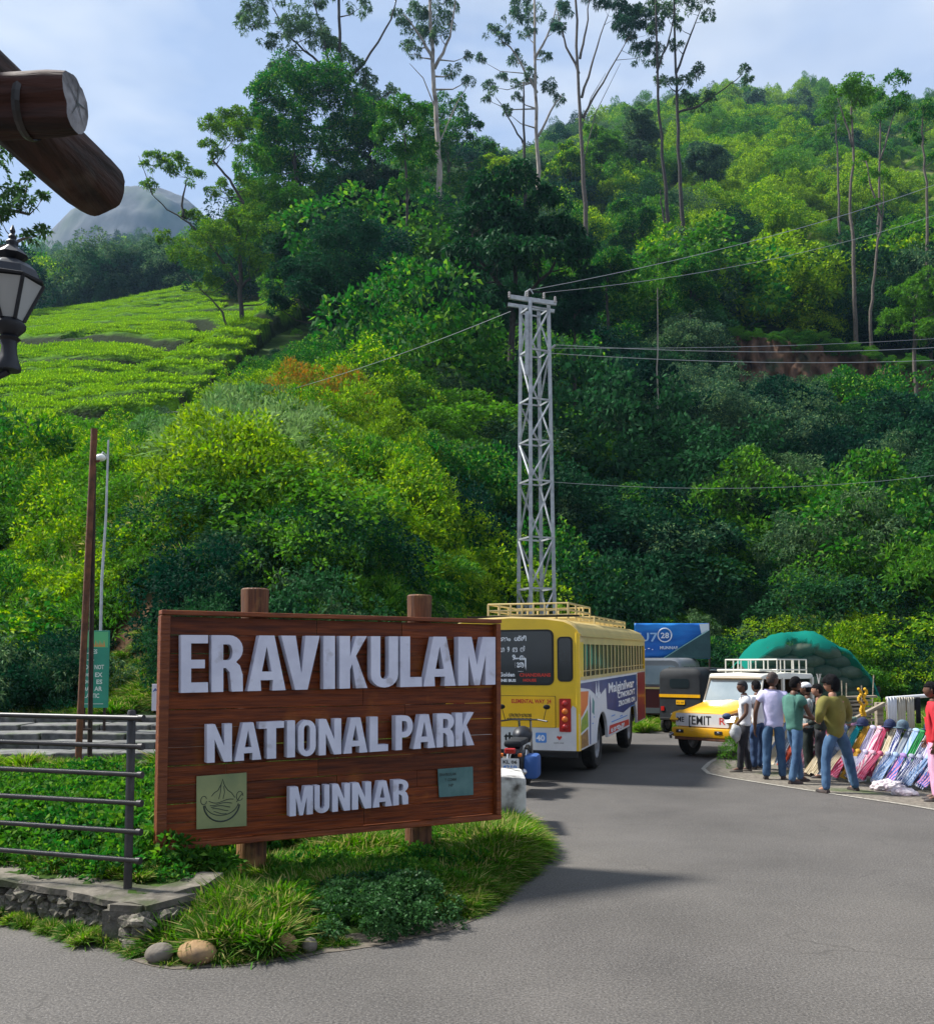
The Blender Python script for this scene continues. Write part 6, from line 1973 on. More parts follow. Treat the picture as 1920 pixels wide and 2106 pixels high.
for a_ in (-0.325, -2.115):
    lh = panel(bus, 'tail_lamp', rrect(a_, a_ + 0.19, 0.80, 1.33, 0.015), 'xz', -0.045, 0.02, M_REDL)
    for k_ in range(4):
        mb = MB(); mb.lathe([(0.045, 0), (0.05, 0.006), (0.035, 0.016), (0.001, 0.02)], (a_ + 0.095, -0.045, 0.875 + k_ * 0.125), n=14, rot=Euler((R(90), 0, 0)).to_matrix()); mb.build('lens', M_ORL if k_ in (1, 2) else M_REDL, lh, smooth=True)
mb = MB(); mb.box((-BW / 2, 0.03, 0.44), (BW - 0.1, 0.14, 0.12), bevel=0.02); mb.build('bumper', M_UNDER, bus)
mb = MB(); mb.box((-BW / 2, BL / 2, 0.52), (BW - 0.5, BL - 0.3, 0.16)); mb.build('floor', M_UNDER, bus)
for y_ in (1.98, 5.68):
    for x_ in (-0.20, -BW + 0.20):
        wheel(bus, (x_, y_, 0.44), 0.44, 0.24, (1, 0, 0))
    mb = MB(); mb.tube([(-0.3, y_, 0.44), (-BW + 0.3, y_, 0.44)], 0.07, n=8); mb.build('axle', M_UNDER, bus)
# lettering on the back
for t_, x_, z_, sz, w_, m_ in (('ഓം  ശ്രീ', -1.30, 2.26, 0.10, 0.44, M_WPRINT), ('ഗ  9  ങ  ൻ', -1.30, 2.08, 0.12, 0.42, M_WPRINT), ('9  മ', -1.10, 1.95, 0.12, 0.2, M_WPRINT), ('ශ', -1.08, 1.80, 0.24, 0.20, M_WPRINT),
                               ('Golden', -1.32, 1.68, 0.09, 0.26, M_WPRINT), ('CHANDRANS', -0.98, 1.68, 0.075, 0.52, M_RPRINT), ('LINE BUS', -1.34, 1.595, 0.06, 0.30, M_WPRINT), ('HOUSE', -0.92, 1.60, 0.06, 0.22, M_RPRINT)):
    text_mesh(t_, sz, m_, bus, loc=(x_, -0.0395, z_), width=w_, bold=0.003)
text_mesh('ELEMENTAL WAY  24', 0.09, M_RPRINT, bus, loc=(-1.12, -0.038, 1.25), width=0.66, bold=0.003)
text_mesh('ഗഗഗ·ഗഗട', 0.085, M_KPRINT, bus, loc=(-1.16, -0.038, 1.03), width=0.38, bold=0.003)
text_mesh('·ഗഗഗഗഗഗ', 0.07, M_KPRINT, bus, loc=(-1.20, -0.038, 0.97), width=0.42, bold=0.003)
text_mesh('thora', 0.20, M_KPRINT, bus, loc=(-1.24, -0.030, 0.63), width=0.44, bold=0.008)
panel(bus, 'blue_sticker', rrect(-0.72, -0.54, 0.62, 0.78, 0.02), 'xz', -0.031, 0.003, M_BPRINT)
text_mesh('40', 0.13, M_WPRINT, bus, loc=(-0.705, -0.033, 0.65), width=0.14, bold=0.004)
mb = MB(); mb.prism([(0, -0.035), (0.045, 0.01), (0.03, 0.035), (0.0, 0.02), (-0.03, 0.035), (-0.045, 0.01)], (-0.33, -0.031, 0.70), (1, 0, 0), (0, 0, 1), (0, 0.003, 0)); mb.build('heart_sticker', M_RPRINT, bus)
text_mesh('SAFE LINE', 0.03, M_KPRINT, bus, loc=(-0.42, -0.030, 0.61), width=0.16)
# side: adverts
SP = 0.0035
yzp = lambda nm, poly, m_, k_=1: panel(bus, nm, poly, 'yz', SP * k_, 0.003, m_)
arch_lo = [(y_, z_) for y_, z_ in arch(1.98, 0.56) if z_ > 0.52]
yzp('advert', [(0.03, 0.52), (1.42, 0.52)] + arch_lo + [(2.54, 0.52), (5.10, 0.52)] + [(y_, z_) for y_, z_ in arch(5.68, 0.56) if z_ > 0.52 and y_ < 6.28] + [(6.28, 1.60), (0.03, 1.60)], M_WAD)
yzp('advert_print', [(0.06, 1.50), (0.06, 1.57), (6.2, 1.57), (6.2, 0.98), (4.3, 0.84), (2.45, 1.02), (2.35, 1.42), (1.6, 1.28), (0.8, 1.45)], M_BLUEP, 2)
yzp('advert_print', [(0.03, 1.12), (0.10, 1.02), (0.62, 1.20), (0.70, 1.42), (0.03, 1.44)], M_OPRINT, 2)
yzp('advert_print', [(0.06, 0.78), (0.66, 0.84), (0.62, 1.12), (0.10, 0.98)], M_GPRINT, 2)
yzp('advert_print', [(0.03, 0.53), (0.66, 0.53), (0.62, 0.80), (0.06, 0.74)], M_TPRINT, 2)
yzp('advert_print', [(0.78, 0.53), (0.86, 0.53), (0.90, 1.20), (0.80, 1.36)], M_BLUEP, 2)
yzp('advert_print', [(1.0, 1.05), (1.18, 1.0), (1.22, 1.22), (1.05, 1.30)], mat('teal print', (0.02, 0.22, 0.25), rough=0.4), 2)
yzp('advert_print', [(2.6, 0.54), (5.05, 0.54), (5.0, 0.66), (2.7, 0.70)], M_RPRINT, 2)
yzp('advert_print', arc(1.6, 0.82 + 0.5, 0.18, 0.06, 0, 350, 10), M_WPRINT, 3)
yzp('advert_print', [(1.30, 1.30), (1.38, 1.56), (1.46, 1.32)], M_WPRINT, 3)
yzp('advert_print', [(1.52, 1.30), (1.60, 1.58), (1.68, 1.32)], M_WPRINT, 3)
yzp('red_door', [(6.34, 0.52), (7.52, 0.52), (7.52, 1.60), (6.34, 1.60)], M_RED, 2)
def side_text(t_, y_, z_, sz, w_, m_, k_=3.2):
    return text_mesh(t_, sz, m_, bus, loc=(SP * k_, y_, z_), rot=(R(90), 0, R(90)), width=w_, bold=0.006)
side_text('Malginilwar', 2.55, 1.31, 0.26, 3.2, M_WPRINT)
side_text('CTMOROVT', 3.6, 1.16, 0.15, 2.3, M_WPRINT)
side_text('ZROOMR ON', 3.7, 1.00, 0.14, 2.2, M_WPRINT)
side_text('തൊടുപുഴ', 2.8, 0.565, 0.12, 1.6, M_WPRINT)
for a_, b2, zz in ((2.9, 3.3, 0.85), (3.9, 4.2, 0.78), (5.2, 5.9, 0.9), (1.0, 1.1, 0.85), (1.15, 1.22, 0.95), (2.9, 4.8, 0.74)):
    yzp('advert_print', [(a_, zz), (b2, zz), (b2, zz + 0.02), (a_, zz + 0.02)], M_BPRINT, 2)
# window band: dark panels as interior shade behind yellow pillars and two safety rails
mb = MB(); mb.box((-0.035, BL / 2 + 0.15, 1.93), (0.02, BL - 0.45, 0.56)); mb.build('side_shade_panel', M_GLASS, bus)
mb = MB(); mb.box((-BW + 0.04, BL / 2 + 0.15, 1.93), (0.02, BL - 0.45, 0.56)); mb.build('side_shade_panel', M_GLASS, bus)
mb = MB(); mb.box((-0.02, 0.16, 1.93), (0.05, 0.32, 0.60)); mb.build('rear_pillar', M_YEL, bus)
mb = MB(); mb.box((-0.02, BL / 2, 1.645), (0.06, BL, 0.05)); mb.build('waist_rail', M_CREAM, bus)
mb = MB(); mb.box((-BW + 0.02, BL / 2, 1.93), (0.03, BL, 0.10)); mb.build('waist_rail', M_YEL, bus)
k_ = 0
y_ = 0.55
while y_ < BL - 0.15:
    mb = MB(); mb.box((-0.008, y_, 1.93), (0.022, 0.045 if k_ % 2 else 0.024, 0.55), bevel=0.006); mb.build('window_pillar', M_CREAM, bus)
    y_ += 0.42 if k_ % 2 else 0.40; k_ += 1
for zz in (1.76,):
    mb = MB(); mb.tube([(-0.018, 0.4, zz), (-0.018, BL - 0.1, zz)], 0.009, n=6); mb.build('guard_rail', M_CREAM, bus)
# front wall, hidden from here
panel(bus, 'front_panel', rear, 'xz', BL - 0.03, 0.05, M_YEL)
panel(bus, 'windscreen', rrect(-2.1, -0.15, 1.4, 2.35, 0.1), 'xz', BL + 0.021, 0.01, M_GLASS)
# racks on the roof
def rack(x0, x1, y0, y1, z0, z1, m_, nposts, name='roof_rack', r_=0.018):
    rk = MB()
    for zz in (z0 + 0.02, (z0 + z1) / 2, z1):
        rk.tube([(x0, y0, zz), (x1, y0, zz), (x1, y1, zz), (x0, y1, zz), (x0, y0, zz)], r_, n=6)
    for i in range(nposts + 1):
        t_ = i / nposts
        for yy in (y0, y1):
            rk.tube([(x0 + (x1 - x0) * t_, yy, z0 - 0.04), (x0 + (x1 - x0) * t_, yy, z1)], r_, n=6)
    m2 = max(2, int((y1 - y0) / 0.5))
    for i in range(1, m2):
        for xx in (x0, x1):
            rk.tube([(xx, y0 + (y1 - y0) * i / m2, z0 - 0.04), (xx, y0 + (y1 - y0) * i / m2, z1)], r_, n=6)
        rk.tube([(x0, y0 + (y1 - y0) * i / m2, z0 + 0.02), (x1, y0 + (y1 - y0) * i / m2, z0 + 0.02)], r_ * 0.8, n=6)
    return rk.build(name, m_, bus)
rack(-1.62, -0.25, 0.35, 2.2, 2.66, 2.88, M_CREAM, 7)['kind'] = 'stuff'
rack(-1.9, -0.30, 2.9, 6.6, 2.64, 2.74, M_CREAM, 3)['kind'] = 'stuff'
mb = MB(); mb.box((-1.0, 0.25, 2.665), (1.9, 0.10, 0.03)); mb.box((-1.9, 0.45, 2.62), (0.5, 0.3, 0.03)); mb.build('roof_ladder_step', M_UNDER, bus)['kind'] = 'stuff'

# ================================================================== jeep
jp = empty('jeep', (5.10, 19.35, 0), rot=(0, 0, R(133)), label='yellow jeep with a white hard top and painted white front panel, behind the standing men', cat='jeep')
jp.scale = (0.93, 0.88, 0.96); jp.location = (5.16, 19.3, 0)
M_JY = paint('jeep yellow', (0.78, 0.40, 0.008), 0.3)
M_JW = paint('cream white top', (0.68, 0.66, 0.58), 0.5)
def loft(mb, secs):
    """sections: lists of equal length of points; closed loops"""
    n = len(secs[0]); k = []
    for s_ in secs: k += list(s_)
    fs = []
    for i in range(len(secs) - 1):
        for j in range(n):
            fs.append((i * n + j, i * n + (j + 1) % n, (i + 1) * n + (j + 1) % n, (i + 1) * n + j))
    fs.append(tuple(range(n))); fs.append(tuple((len(secs) - 1) * n + j for j in range(n)))
    return mb.add(k, fs)
def jsec(y_, w_, z0, z1, crown=0.04, r_=0.06):
    return [(-w_, y_, z0), (-w_, y_, z1 - r_), (-w_ + r_ * 0.3, y_, z1 - r_ * 0.3), (-w_ + r_, y_, z1), (0, y_, z1 + crown), (w_ - r_, y_, z1), (w_ - r_ * 0.3, y_, z1 - r_ * 0.3), (w_, y_, z1 - r_), (w_, y_, z0)]
mb = MB(); loft(mb, [jsec(0.66, 0.60, 0.62, 0.93, 0.02), jsec(0.60, 0.62, 0.60, 0.98, 0.03), jsec(0.1, 0.64, 0.58, 1.05, 0.04), jsec(-0.55, 0.70, 0.56, 1.15, 0.04)])
mb.build('bonnet', M_JY, jp, angle=40)
mb = MB(); loft(mb, [jsec(-0.56, 0.74, 0.42, 1.12, 0.0), jsec(-1.2, 0.76, 0.42, 1.10, 0.0), jsec(-3.15, 0.76, 0.42, 1.08, 0.0)]); mb.build('body', M_JY, jp, angle=40)
for sx in (-1, 1):
    mb = MB()
    fp = [(0.72, 0.78), (0.60, 0.93), (0.30, 0.97), (-0.30, 0.97), (-0.56, 0.88), (-0.56, 0.80), (-0.30, 0.88), (0.28, 0.88), (0.52, 0.82), (0.62, 0.72)]
    mb.prism([(a_, b2) for a_, b2 in fp], (sx * 0.60, 0, 0), (0, 1, 0), (0, 0, 1), (sx * 0.20, 0, 0)); mb.build('mudguard', M_JY, jp)
    mb = MB(); mb.prism([(0.66, 0.885), (-0.30, 0.905), (-0.56, 0.83), (-0.56, 0.85), (-0.30, 0.93), (0.64, 0.91)], (sx * 0.795, 0, 0), (0, 1, 0), (0, 0, 1), (sx * 0.02, 0, 0)); mb.build('guard_trim', M_JW, jp)
    wheel(jp, (sx * 0.70, 0.05, 0.37), 0.37, 0.21, (1, 0, 0)); wheel(jp, (sx * 0.70, -2.45, 0.37), 0.37, 0.21, (1, 0, 0))
    mb = MB(); mb.box((sx * 0.79, -1.15, 0.78), (0.02, 0.75, 0.58), bevel=0.01); mb.build('door', M_JY, jp)
mb = MB(); mb.prism(rrect(-0.66, 0.66, 0.655, 0.925, 0.03), (0, 0.665, 0), (1, 0, 0), (0, 0, 1), (0, 0.025, 0)); gp = mb.build('front_panel', M_WHT, jp)
def front_text(t_, x_, z_, sz, w_, m_):
    return text_mesh(t_, sz, m_, jp, loc=(x_, 0.6925, z_), rot=(R(90), 0, R(180)), width=w_, bold=0.003)
front_text('ME', 0.63, 0.74, 0.15, 0.18, M_KPRINT); front_text('[EMIT', 0.34, 0.695, 0.27, 0.56, M_KPRINT); front_text('R', -0.42, 0.72, 0.20, 0.15, M_RPRINT)
mb = MB(); mb.box((0, 0.70, 0.53), (1.44, 0.16, 0.20), bevel=0.03); bp2 = mb.build('bumper', M_JY, jp, angle=40)
mb = MB(); mb.box((0, 0.74, 0.40), (1.30, 0.05, 0.06), bevel=0.01); mb.build('bumper_bar', M_RUST, jp)
for sx in (-0.46, 0.50):
    mb = MB(); mb.box((sx, 0.785, 0.55), (0.19, 0.02, 0.07), bevel=0.008); f_ = mb.build('fog_lamp', M_RUB, jp)
    mb = MB(); mb.lathe([(0.028, 0), (0.02, 0.012), (0.001, 0.016)], (sx, 0.795, 0.55), n=12, rot=Euler((R(-90), 0, 0)).to_matrix()); mb.build('lens', M_CHROME, f_)
mb = MB(); mb.tube([(0.66, 0.78, 0.50), (0.74, 0.80, 0.46), (0.76, 0.74, 0.40)], 0.03, n=8); mb.build('tow_hook', M_CHROME, jp)
# windscreen and cab
mb = MB(); mb.prism([(-0.70, 0), (0.70, 0), (0.66, 0.60), (-0.66, 0.60)], (0, -0.58, 1.14), (1, 0, 0), (0, -0.42, 0.90), (0, -0.02, 0)); mb.build('windscreen', M_GLASSL, jp)
mb = MB()
q_ = [Vector((-0.71, -0.575, 1.13)), Vector((0.71, -0.575, 1.13)), Vector((0.67, -0.83, 1.70)), Vector((-0.67, -0.83, 1.70))]
mb.tube(q_ + [q_[0]], 0.03, n=6, cap=False); mb.build('windscreen_frame', M_JY if False else M_JW, jp)
mb = MB(); loft(mb, [jsec(-0.74, 0.66, 1.66, 1.70, 0.02, 0.03), jsec(-0.86, 0.72, 1.64, 1.755, 0.03, 0.05), jsec(-2.0, 0.74, 1.64, 1.775, 0.04, 0.05), jsec(-3.12, 0.73, 1.64, 1.75, 0.03, 0.05)]); mb.build('hard_top', M_JW, jp, angle=40)
for sx in (-1, 1):
    for y_ in (-1.62, -3.08):
        mb = MB(); mb.box((sx * 0.73, y_, 1.37), (0.05, 0.09, 0.60)); mb.build('door_pillar', M_JW, jp)
mb = MB(); mb.box((0, -1.5, 0.95), (1.2, 0.5, 0.5), bevel=0.05); mb.box((0, -1.72, 1.3), (1.2, 0.14, 0.5), bevel=0.05); mb.build('seat', M_UNDER, jp)['kind'] = 'stuff'
mb = MB(); mb.box((0, -3.0, 1.37), (1.38, 0.03, 0.5)); mb.build('rear_curtain', M_UNDER, jp)
mb = MB()
for zz in (1.84, 2.07):
    mb.tube([(-0.66, -1.5, zz), (0.66, -1.5, zz), (0.66, -2.95, zz), (-0.66, -2.95, zz), (-0.66, -1.5, zz)], 0.017, n=6)
for i in range(5):
    for x_ in (-0.66, 0.66):
        mb.tube([(x_, -1.5 - i * 0.3625, 1.76), (x_, -1.5 - i * 0.3625, 2.07)], 0.015, n=6)
for i in range(1, 4):
    for y_ in (-1.5, -2.95):
        mb.tube([(-0.66 + i * 0.33, y_, 1.78), (-0.66 + i * 0.33, y_, 2.07)], 0.015, n=6)
mb.build('roof_rack', M_JW, jp)
mb = MB(); mb.box((0, -1.35, 1.83), (1.1, 0.9, 0.05), bevel=0.02); mb.build('roof_board', M_JW, jp)

# ================================================================== auto rickshaw, van, banner
M_AB = mat('black canvas hood', (0.004, 0.006, 0.009), (0.012, 0.015, 0.019), rough=0.7, scale=3)
ar = empty('auto_rickshaw', (5.80, 25.6, 0), rot=(0, 0, R(-42)), label='black three-wheeled auto rickshaw with a yellow stripe across its back', cat='auto rickshaw')
def hsec(y_, w_, z0, z1, r_=0.22):
    pts = [(-w_, y_, z0), (-w_, y_, z1 - r_)] + [(-w_ + r_ - r_ * math.cos(R(a_)), y_, z1 - r_ + r_ * math.sin(R(a_))) for a_ in (30, 60, 90)]
    return pts + [(-p[0], y_, p[2]) for p in reversed(pts)]
mb = MB(); loft(mb, [hsec(0, 0.60, 1.0, 1.70), hsec(0.06, 0.65, 0.98, 1.78), hsec(0.5, 0.66, 1.02, 1.82), hsec(0.52, 0.66, 1.70, 1.82, 0.08), hsec(2.0, 0.60, 1.66, 1.78, 0.08)]); mb.build('hood', M_AB, ar, angle=40)
mb = MB(); loft(mb, [hsec(0.0, 0.62, 0.38, 1.0, 0.04), hsec(0.75, 0.65, 0.38, 0.98, 0.04)]); ab = mb.build('body', M_AB, ar, angle=40)
panel(ar, 'rear_stripe', rrect(-0.62, 0.62, 0.99, 1.075, 0.01), 'xz', -0.015, 0.02, M_JY)
panel(ar, 'number_plate', rrect(-0.10, 0.16, 0.80, 0.92, 0.01), 'xz', -0.015, 0.012, M_JY)
text_mesh('KL 68', 0.06, M_KPRINT, ar, loc=(-0.08, -0.018, 0.835), width=0.20)
panel(ar, 'rear_window', rrect(-0.30, 0.30, 1.25, 1.50, 0.08), 'xz', -0.008, 0.014, M_GLASS)
mb = MB(); mb.box((0, 1.15, 0.42), (1.24, 1.0, 0.10)); mb.build('floor', M_AB, ar)
mb = MB(); mb.box((0, 0.75, 0.70), (1.15, 0.5, 0.16), bevel=0.03); mb.build('seat', M_SEAT, ar)
mb = MB(); loft(mb, [hsec(1.75, 0.55, 0.40, 1.02, 0.08), hsec(2.25, 0.38, 0.42, 0.98, 0.15), hsec(2.48, 0.16, 0.50, 0.85, 0.1)]); mb.build('nose', M_AB, ar, angle=40)
mb = MB(); mb.prism([(-0.52, 0), (0.52, 0), (0.56, 0.66), (-0.56, 0.66)], (0, 2.2, 1.0), (1, 0, 0), (0, -0.25, 1.0), (0, 0.015, 0)); mb.build('windscreen', M_GLASSL, ar)
for sx in (-1, 1):
    wheel(ar, (sx * 0.62, 0.35, 0.23), 0.23, 0.12, (1, 0, 0))
    mb = MB(); mb.tube([(sx * 0.62, 1.75, 1.0), (sx * 0.60, 1.85, 1.68)], 0.02, n=6); mb.build('roof_strut', M_AB, ar)
    panel(ar, 'tail_lamp', rrect(sx * 0.52 - 0.05, sx * 0.52 + 0.05, 0.62, 0.74, 0.01), 'xz', -0.02, 0.02, M_REDL)
mb = MB(); mb.tube([(0.66, 0.5, 1.74), (0.64, 2.05, 1.70)], 0.018, n=6); mb.build('hood_rail', M_CHROME, ar)
wheel(ar, (0, 2.15, 0.23), 0.23, 0.12, (1, 0, 0))
mb = MB(); mb.box((0, -0.05, 0.40), (1.15, 0.08, 0.08), bevel=0.02); mb.build('bumper', M_UNDER, ar)

M_SILV = paint('silver paint', (0.20, 0.21, 0.22), 0.4)
M_MAR = paint('maroon paint', (0.09, 0.012, 0.016), 0.35)
vn = empty('van', (5.75, 28.9, 0), rot=(0, 0, R(-24)), label='silver-roofed maroon van parked behind the auto rickshaw', cat='van')
mb = MB(); loft(mb, [hsec(0, 0.86, 0.35, 1.22, 0.08), hsec(3.9, 0.86, 0.35, 1.22, 0.08)]); mb.build('body', M_MAR, vn, angle=40)
mb = MB(); loft(mb, [hsec(0.06, 0.80, 1.22, 2.02, 0.25), hsec(0.2, 0.84, 1.22, 2.10, 0.25), hsec(3.2, 0.84, 1.22, 2.12, 0.25), hsec(3.7, 0.80, 1.22, 1.9, 0.3)]); mb.build('upper_body', M_SILV, vn, angle=40)
panel(vn, 'rear_window', rrect(-0.68, 0.68, 1.28, 1.86, 0.08), 'xz', 0.03, 0.05, M_GLASSL)
panel(vn, 'rear_trim', rrect(-0.86, 0.86, 1.14, 1.20, 0.01), 'xz', -0.012, 0.012, M_CREAM)
panel(vn, 'bumper', rrect(-0.86, 0.86, 0.40, 0.56, 0.04), 'xz', -0.06, 0.07, M_SILV)
for y_ in (0.5, 1.6, 2.6):
    mb = MB(); mb.box((0.845, y_ + 0.35, 1.58), (0.012, 0.8, 0.5), bevel=0.005); mb.build('side_window', M_GLASS, vn)
for sx in (-1, 1):
    panel(vn, 'tail_lamp', rrect(sx * 0.76 - 0.08, sx * 0.76 + 0.08, 0.8, 1.1, 0.02), 'xz', -0.015, 0.02, M_REDL)
    for y_ in (0.75, 3.1): wheel(vn, (sx * 0.74, y_, 0.31), 0.31, 0.2, (1, 0, 0))

DB = 31.5
ban = empty('banner', (at(1305, 1350, DB).x, DB, 0), label='blue printed banner stretched between posts behind the silver-roofed van', cat='banner')
BOv = Vector(ban.location)
M_BAN = mat('blue banner cloth', (0.008, 0.10, 0.42), (0.02, 0.22, 0.62), rough=0.5, scale=0.9, stretch=(0.6, 1, 3), spec=0.3)
a_ = at(1305, 1354, DB) - BOv; b2 = at(1457, 1282, DB) - BOv
nx, nz = 40, 12
vs = []
for j in range(nz + 1):
    for i in range(nx + 1):
        t_, s_ = i / nx, j / nz
        wv = 0.03 * math.sin(t_ * 16 + s_ * 2) + 0.03 * noise.noise(Vector((t_ * 6, s_ * 3, 1)))
        vs.append((a_.x + (b2.x - a_.x) * t_, wv - 0.01, a_.z + (b2.z - a_.z) * s_ + 0.02 * math.sin(t_ * 5) * (1 - s_)))
fs = [(j * (nx + 1) + i, j * (nx + 1) + i + 1, (j + 1) * (nx + 1) + i + 1, (j + 1) * (nx + 1) + i) for j in range(nz) for i in range(nx)]
mb = MB(); mb.add(vs, fs); bc = mb.build('cloth', M_BAN, ban, smooth=True)
md = bc.modifiers.new('thickness', 'SOLIDIFY'); md.thickness = 0.006
W3, H3 = b2.x - a_.x, b2.z - a_.z
ring = MB(); ring.tube([(a_.x + W3 * 0.40 + 0.23 * math.cos(t_ * 0.2618), -0.065, a_.z + H3 * 0.66 + 0.23 * math.sin(t_ * 0.2618)) for t_ in range(25)], 0.022, n=6); ring.build('logo_ring', M_WPRINT, ban)
text_mesh('28', 0.26, M_WPRINT, ban, loc=(a_.x + W3 * 0.40 - 0.14, -0.07, a_.z + H3 * 0.66 - 0.10), width=0.28, bold=0.006)
text_mesh('U7', 0.42, mat('pale blue print', (0.30, 0.48, 0.72), rough=0.5), ban, loc=(a_.x + 0.12, -0.07, a_.z + H3 * 0.48), width=0.62, bold=0.006)
text_mesh('MUNNAR', 0.14, M_WPRINT, ban, loc=(a_.x + W3 * 0.33, -0.07, a_.z + H3 * 0.26), width=0.62, bold=0.004)
text_mesh('. . - .', 0.2, M_WPRINT, ban, loc=(a_.x + W3 * 0.08, -0.07, a_.z + H3 * 0.24), width=0.4, bold=0.006)
mb = MB(); mb.add([(b2.x - 0.34, -0.06, b2.z - 0.02), (b2.x - 0.01, -0.06, b2.z - 0.01), (b2.x - 0.01, -0.06, b2.z - 0.3), (b2.x - 0.27, -0.06, b2.z - 0.36)], [(0, 1, 2, 3)]); mb.build('white_corner', M_WPRINT, ban)
for x_ in (a_.x + 0.05, b2.x + 0.03):
    mb = MB(); mb.tube([(x_, 0.08, -0.1), (x_, 0.08, b2.z + 0.05)], 0.035, n=8); mb.build('post', M_RUSTD, ban)
M_TARP = mat('dark green tarpaulin', (0.010, 0.045, 0.050), (0.022, 0.075, 0.075), rough=0.45, scale=2, bump=0.6)
tp = MB(); q0 = [at(1362, 1356, DB - 0.5), at(1461, 1354, DB - 0.5), at(1459, 1296, DB - 0.4), at(1410, 1326, DB - 0.45)]
tp.add(q0 + [p + Vector((0, 0.35, 0)) for p in q0], [(0, 1, 2, 3), (4, 5, 6, 7), (0, 1, 5, 4), (1, 2, 6, 5), (2, 3, 7, 6), (3, 0, 4, 7)])
t_ = tp.build('tarpaulin', M_TARP); tag(t_, 'dark green tarpaulin sloping across the lower right of the blue banner', 'tarpaulin')

# ================================================================== motorcycle at the sign's right edge
mc = empty('motorcycle', (0.63, 13.3, 0), rot=(0, 0, R(-12)), label='parked black motorcycle with a white number plate beside the bus', cat='motorcycle')
wheel(mc, (0, 0.30, 0.30), 0.30, 0.10, (1, 0, 0)); wheel(mc, (0, 1.55, 0.30), 0.30, 0.09, (1, 0, 0))
mb = MB(); mb.box((0, 0.45, 0.74), (0.26, 0.75, 0.10), bevel=0.04); mb.build('seat', M_AB, mc, angle=40)
mb = MB(); mb.ball((0, 1.02, 0.80), 0.2, squash=(0.75, 1.35, 0.7), n=14, m=10); mb.build('fuel_tank', M_UNDER if False else M_BLACK, mc, smooth=True)
mb = MB(); mb.box((0, 0.75, 0.42), (0.24, 0.5, 0.34), bevel=0.06); mb.build('engine', M_RIM, mc, angle=40)
mb = MB(); mb.prism([(-0.12, 0.62), (0.15, 0.60), (0.32, 0.66), (0.50, 0.62), (0.50, 0.58), (0.12, 0.54), (-0.14, 0.56)], (-0.09, 0, 0.06), (0, 1, 0), (0, 0, 1), (0.18, 0, 0)); mb.build('mudguard', M_BLACK, mc)
mb = MB(); mb.box((0, -0.12, 0.66), (0.16, 0.06, 0.08), bevel=0.02); mb.build('tail_lamp', M_REDL, mc)
panel(mc, 'number_plate', rrect(-0.13, 0.13, 0.40, 0.56, 0.01), 'xz', -0.16, 0.01, M_WHT)
text_mesh('KL 06', 0.06, M_KPRINT, mc, loc=(-0.10, -0.163, 0.49), width=0.20, bold=0.002); text_mesh('4210', 0.06, M_BPRINT, mc, loc=(-0.10, -0.163, 0.42), width=0.20, bold=0.002)
mb = MB(); mb.tube([(-0.36, 1.18, 1.0), (-0.2, 1.28, 1.02), (0.2, 1.28, 1.02), (0.36, 1.18, 1.0)], 0.014, n=6); mb.build('handlebar', M_BLACK, mc)
for sx in (-1, 1):
    mb = MB(); mb.tube([(sx * 0.09, 1.28, 1.0), (sx * 0.08, 1.55, 0.3)], 0.02, n=6); mb.build('fork', M_CHROME, mc)
    mb = MB(); mb.tube([(sx * 0.3, 1.22, 1.02), (sx * 0.34, 1.2, 1.18)], 0.006, n=5); mb.ball((sx * 0.35, 1.2, 1.22), 0.055, squash=(1, 0.25, 0.7)); mb.build('mirror', M_UNDER, mc, smooth=True)
    mb = MB(); mb.tube([(sx * 0.13, 0.5, 0.62), (sx * 0.12, 0.3, 0.32)], 0.022, n=7); mb.build('shock_absorber', M_CHROME, mc)
    mb = MB(); mb.box((sx * 0.13, -0.08, 0.60), (0.06, 0.05, 0.05), bevel=0.015); mb.build('indicator', M_ORL, mc)
mb = MB(); mb.tube([(0.14, 1.0, 0.3), (0.15, 0.5, 0.28), (0.17, 0.0, 0.36)], [0.025, 0.035, 0.045], n=8); mb.build('exhaust', M_CHROME, mc, smooth=True)
mb = MB(); mb.box((0.26, 0.25, 0.42), (0.20, 0.4, 0.34), bevel=0.05); mb.build('pannier', mat('blue pannier bag', (0.03, 0.09, 0.28), rough=0.7), mc, angle=40)

# ================================================================== netted load on a flatbed
tr = empty('flatbed_trailer', (9.2, 25.2, 0), label='flatbed trailer half hidden behind the jeep, carrying a tall netted load', cat='trailer')
mb = MB(); mb.box((0, 0.9, 0.85), (3.7, 2.0, 0.16), bevel=0.02); mb.build('load_bed', M_RUSTD, tr)
for x_ in (-1.3, 1.3):
    for y_ in (0.15, 1.6): wheel(tr, (x_, y_, 0.42), 0.42, 0.22, (0, 1, 0))
for i in range(7):
    mb = MB(); mb.box((-1.8 + i * 0.6, -0.12, 1.10), (0.06, 0.04, 0.42)); mb.build('stake', M_RUSTD, tr)
mb = MB(); mb.box((0, -0.15, 1.22), (3.7, 0.03, 0.12)); mb.build('side_board', M_RUSTD, tr)
M_SACK = mat('dark green sackcloth', (0.035, 0.042, 0.028), (0.085, 0.090, 0.062), rough=0.85, scale=3, bump=0.5, rand=0.35)
sme = []
for k_ in range(4):
    mb = MB(); mb.ball((0, 0, 0), 1.0, n=14, m=9, squash=(0.42, 0.30, 0.20), jitter=0.25)
    mm_ = mb.mesh('sack'); mm_.materials.append(M_SACK); mm_.shade_smooth()
    for p in mm_.vertices: p.co *= 1 + 0.12 * noise.noise(p.co * 6 + Vector((k_ * 5, 0, 0)))
    sme.append(mm_)
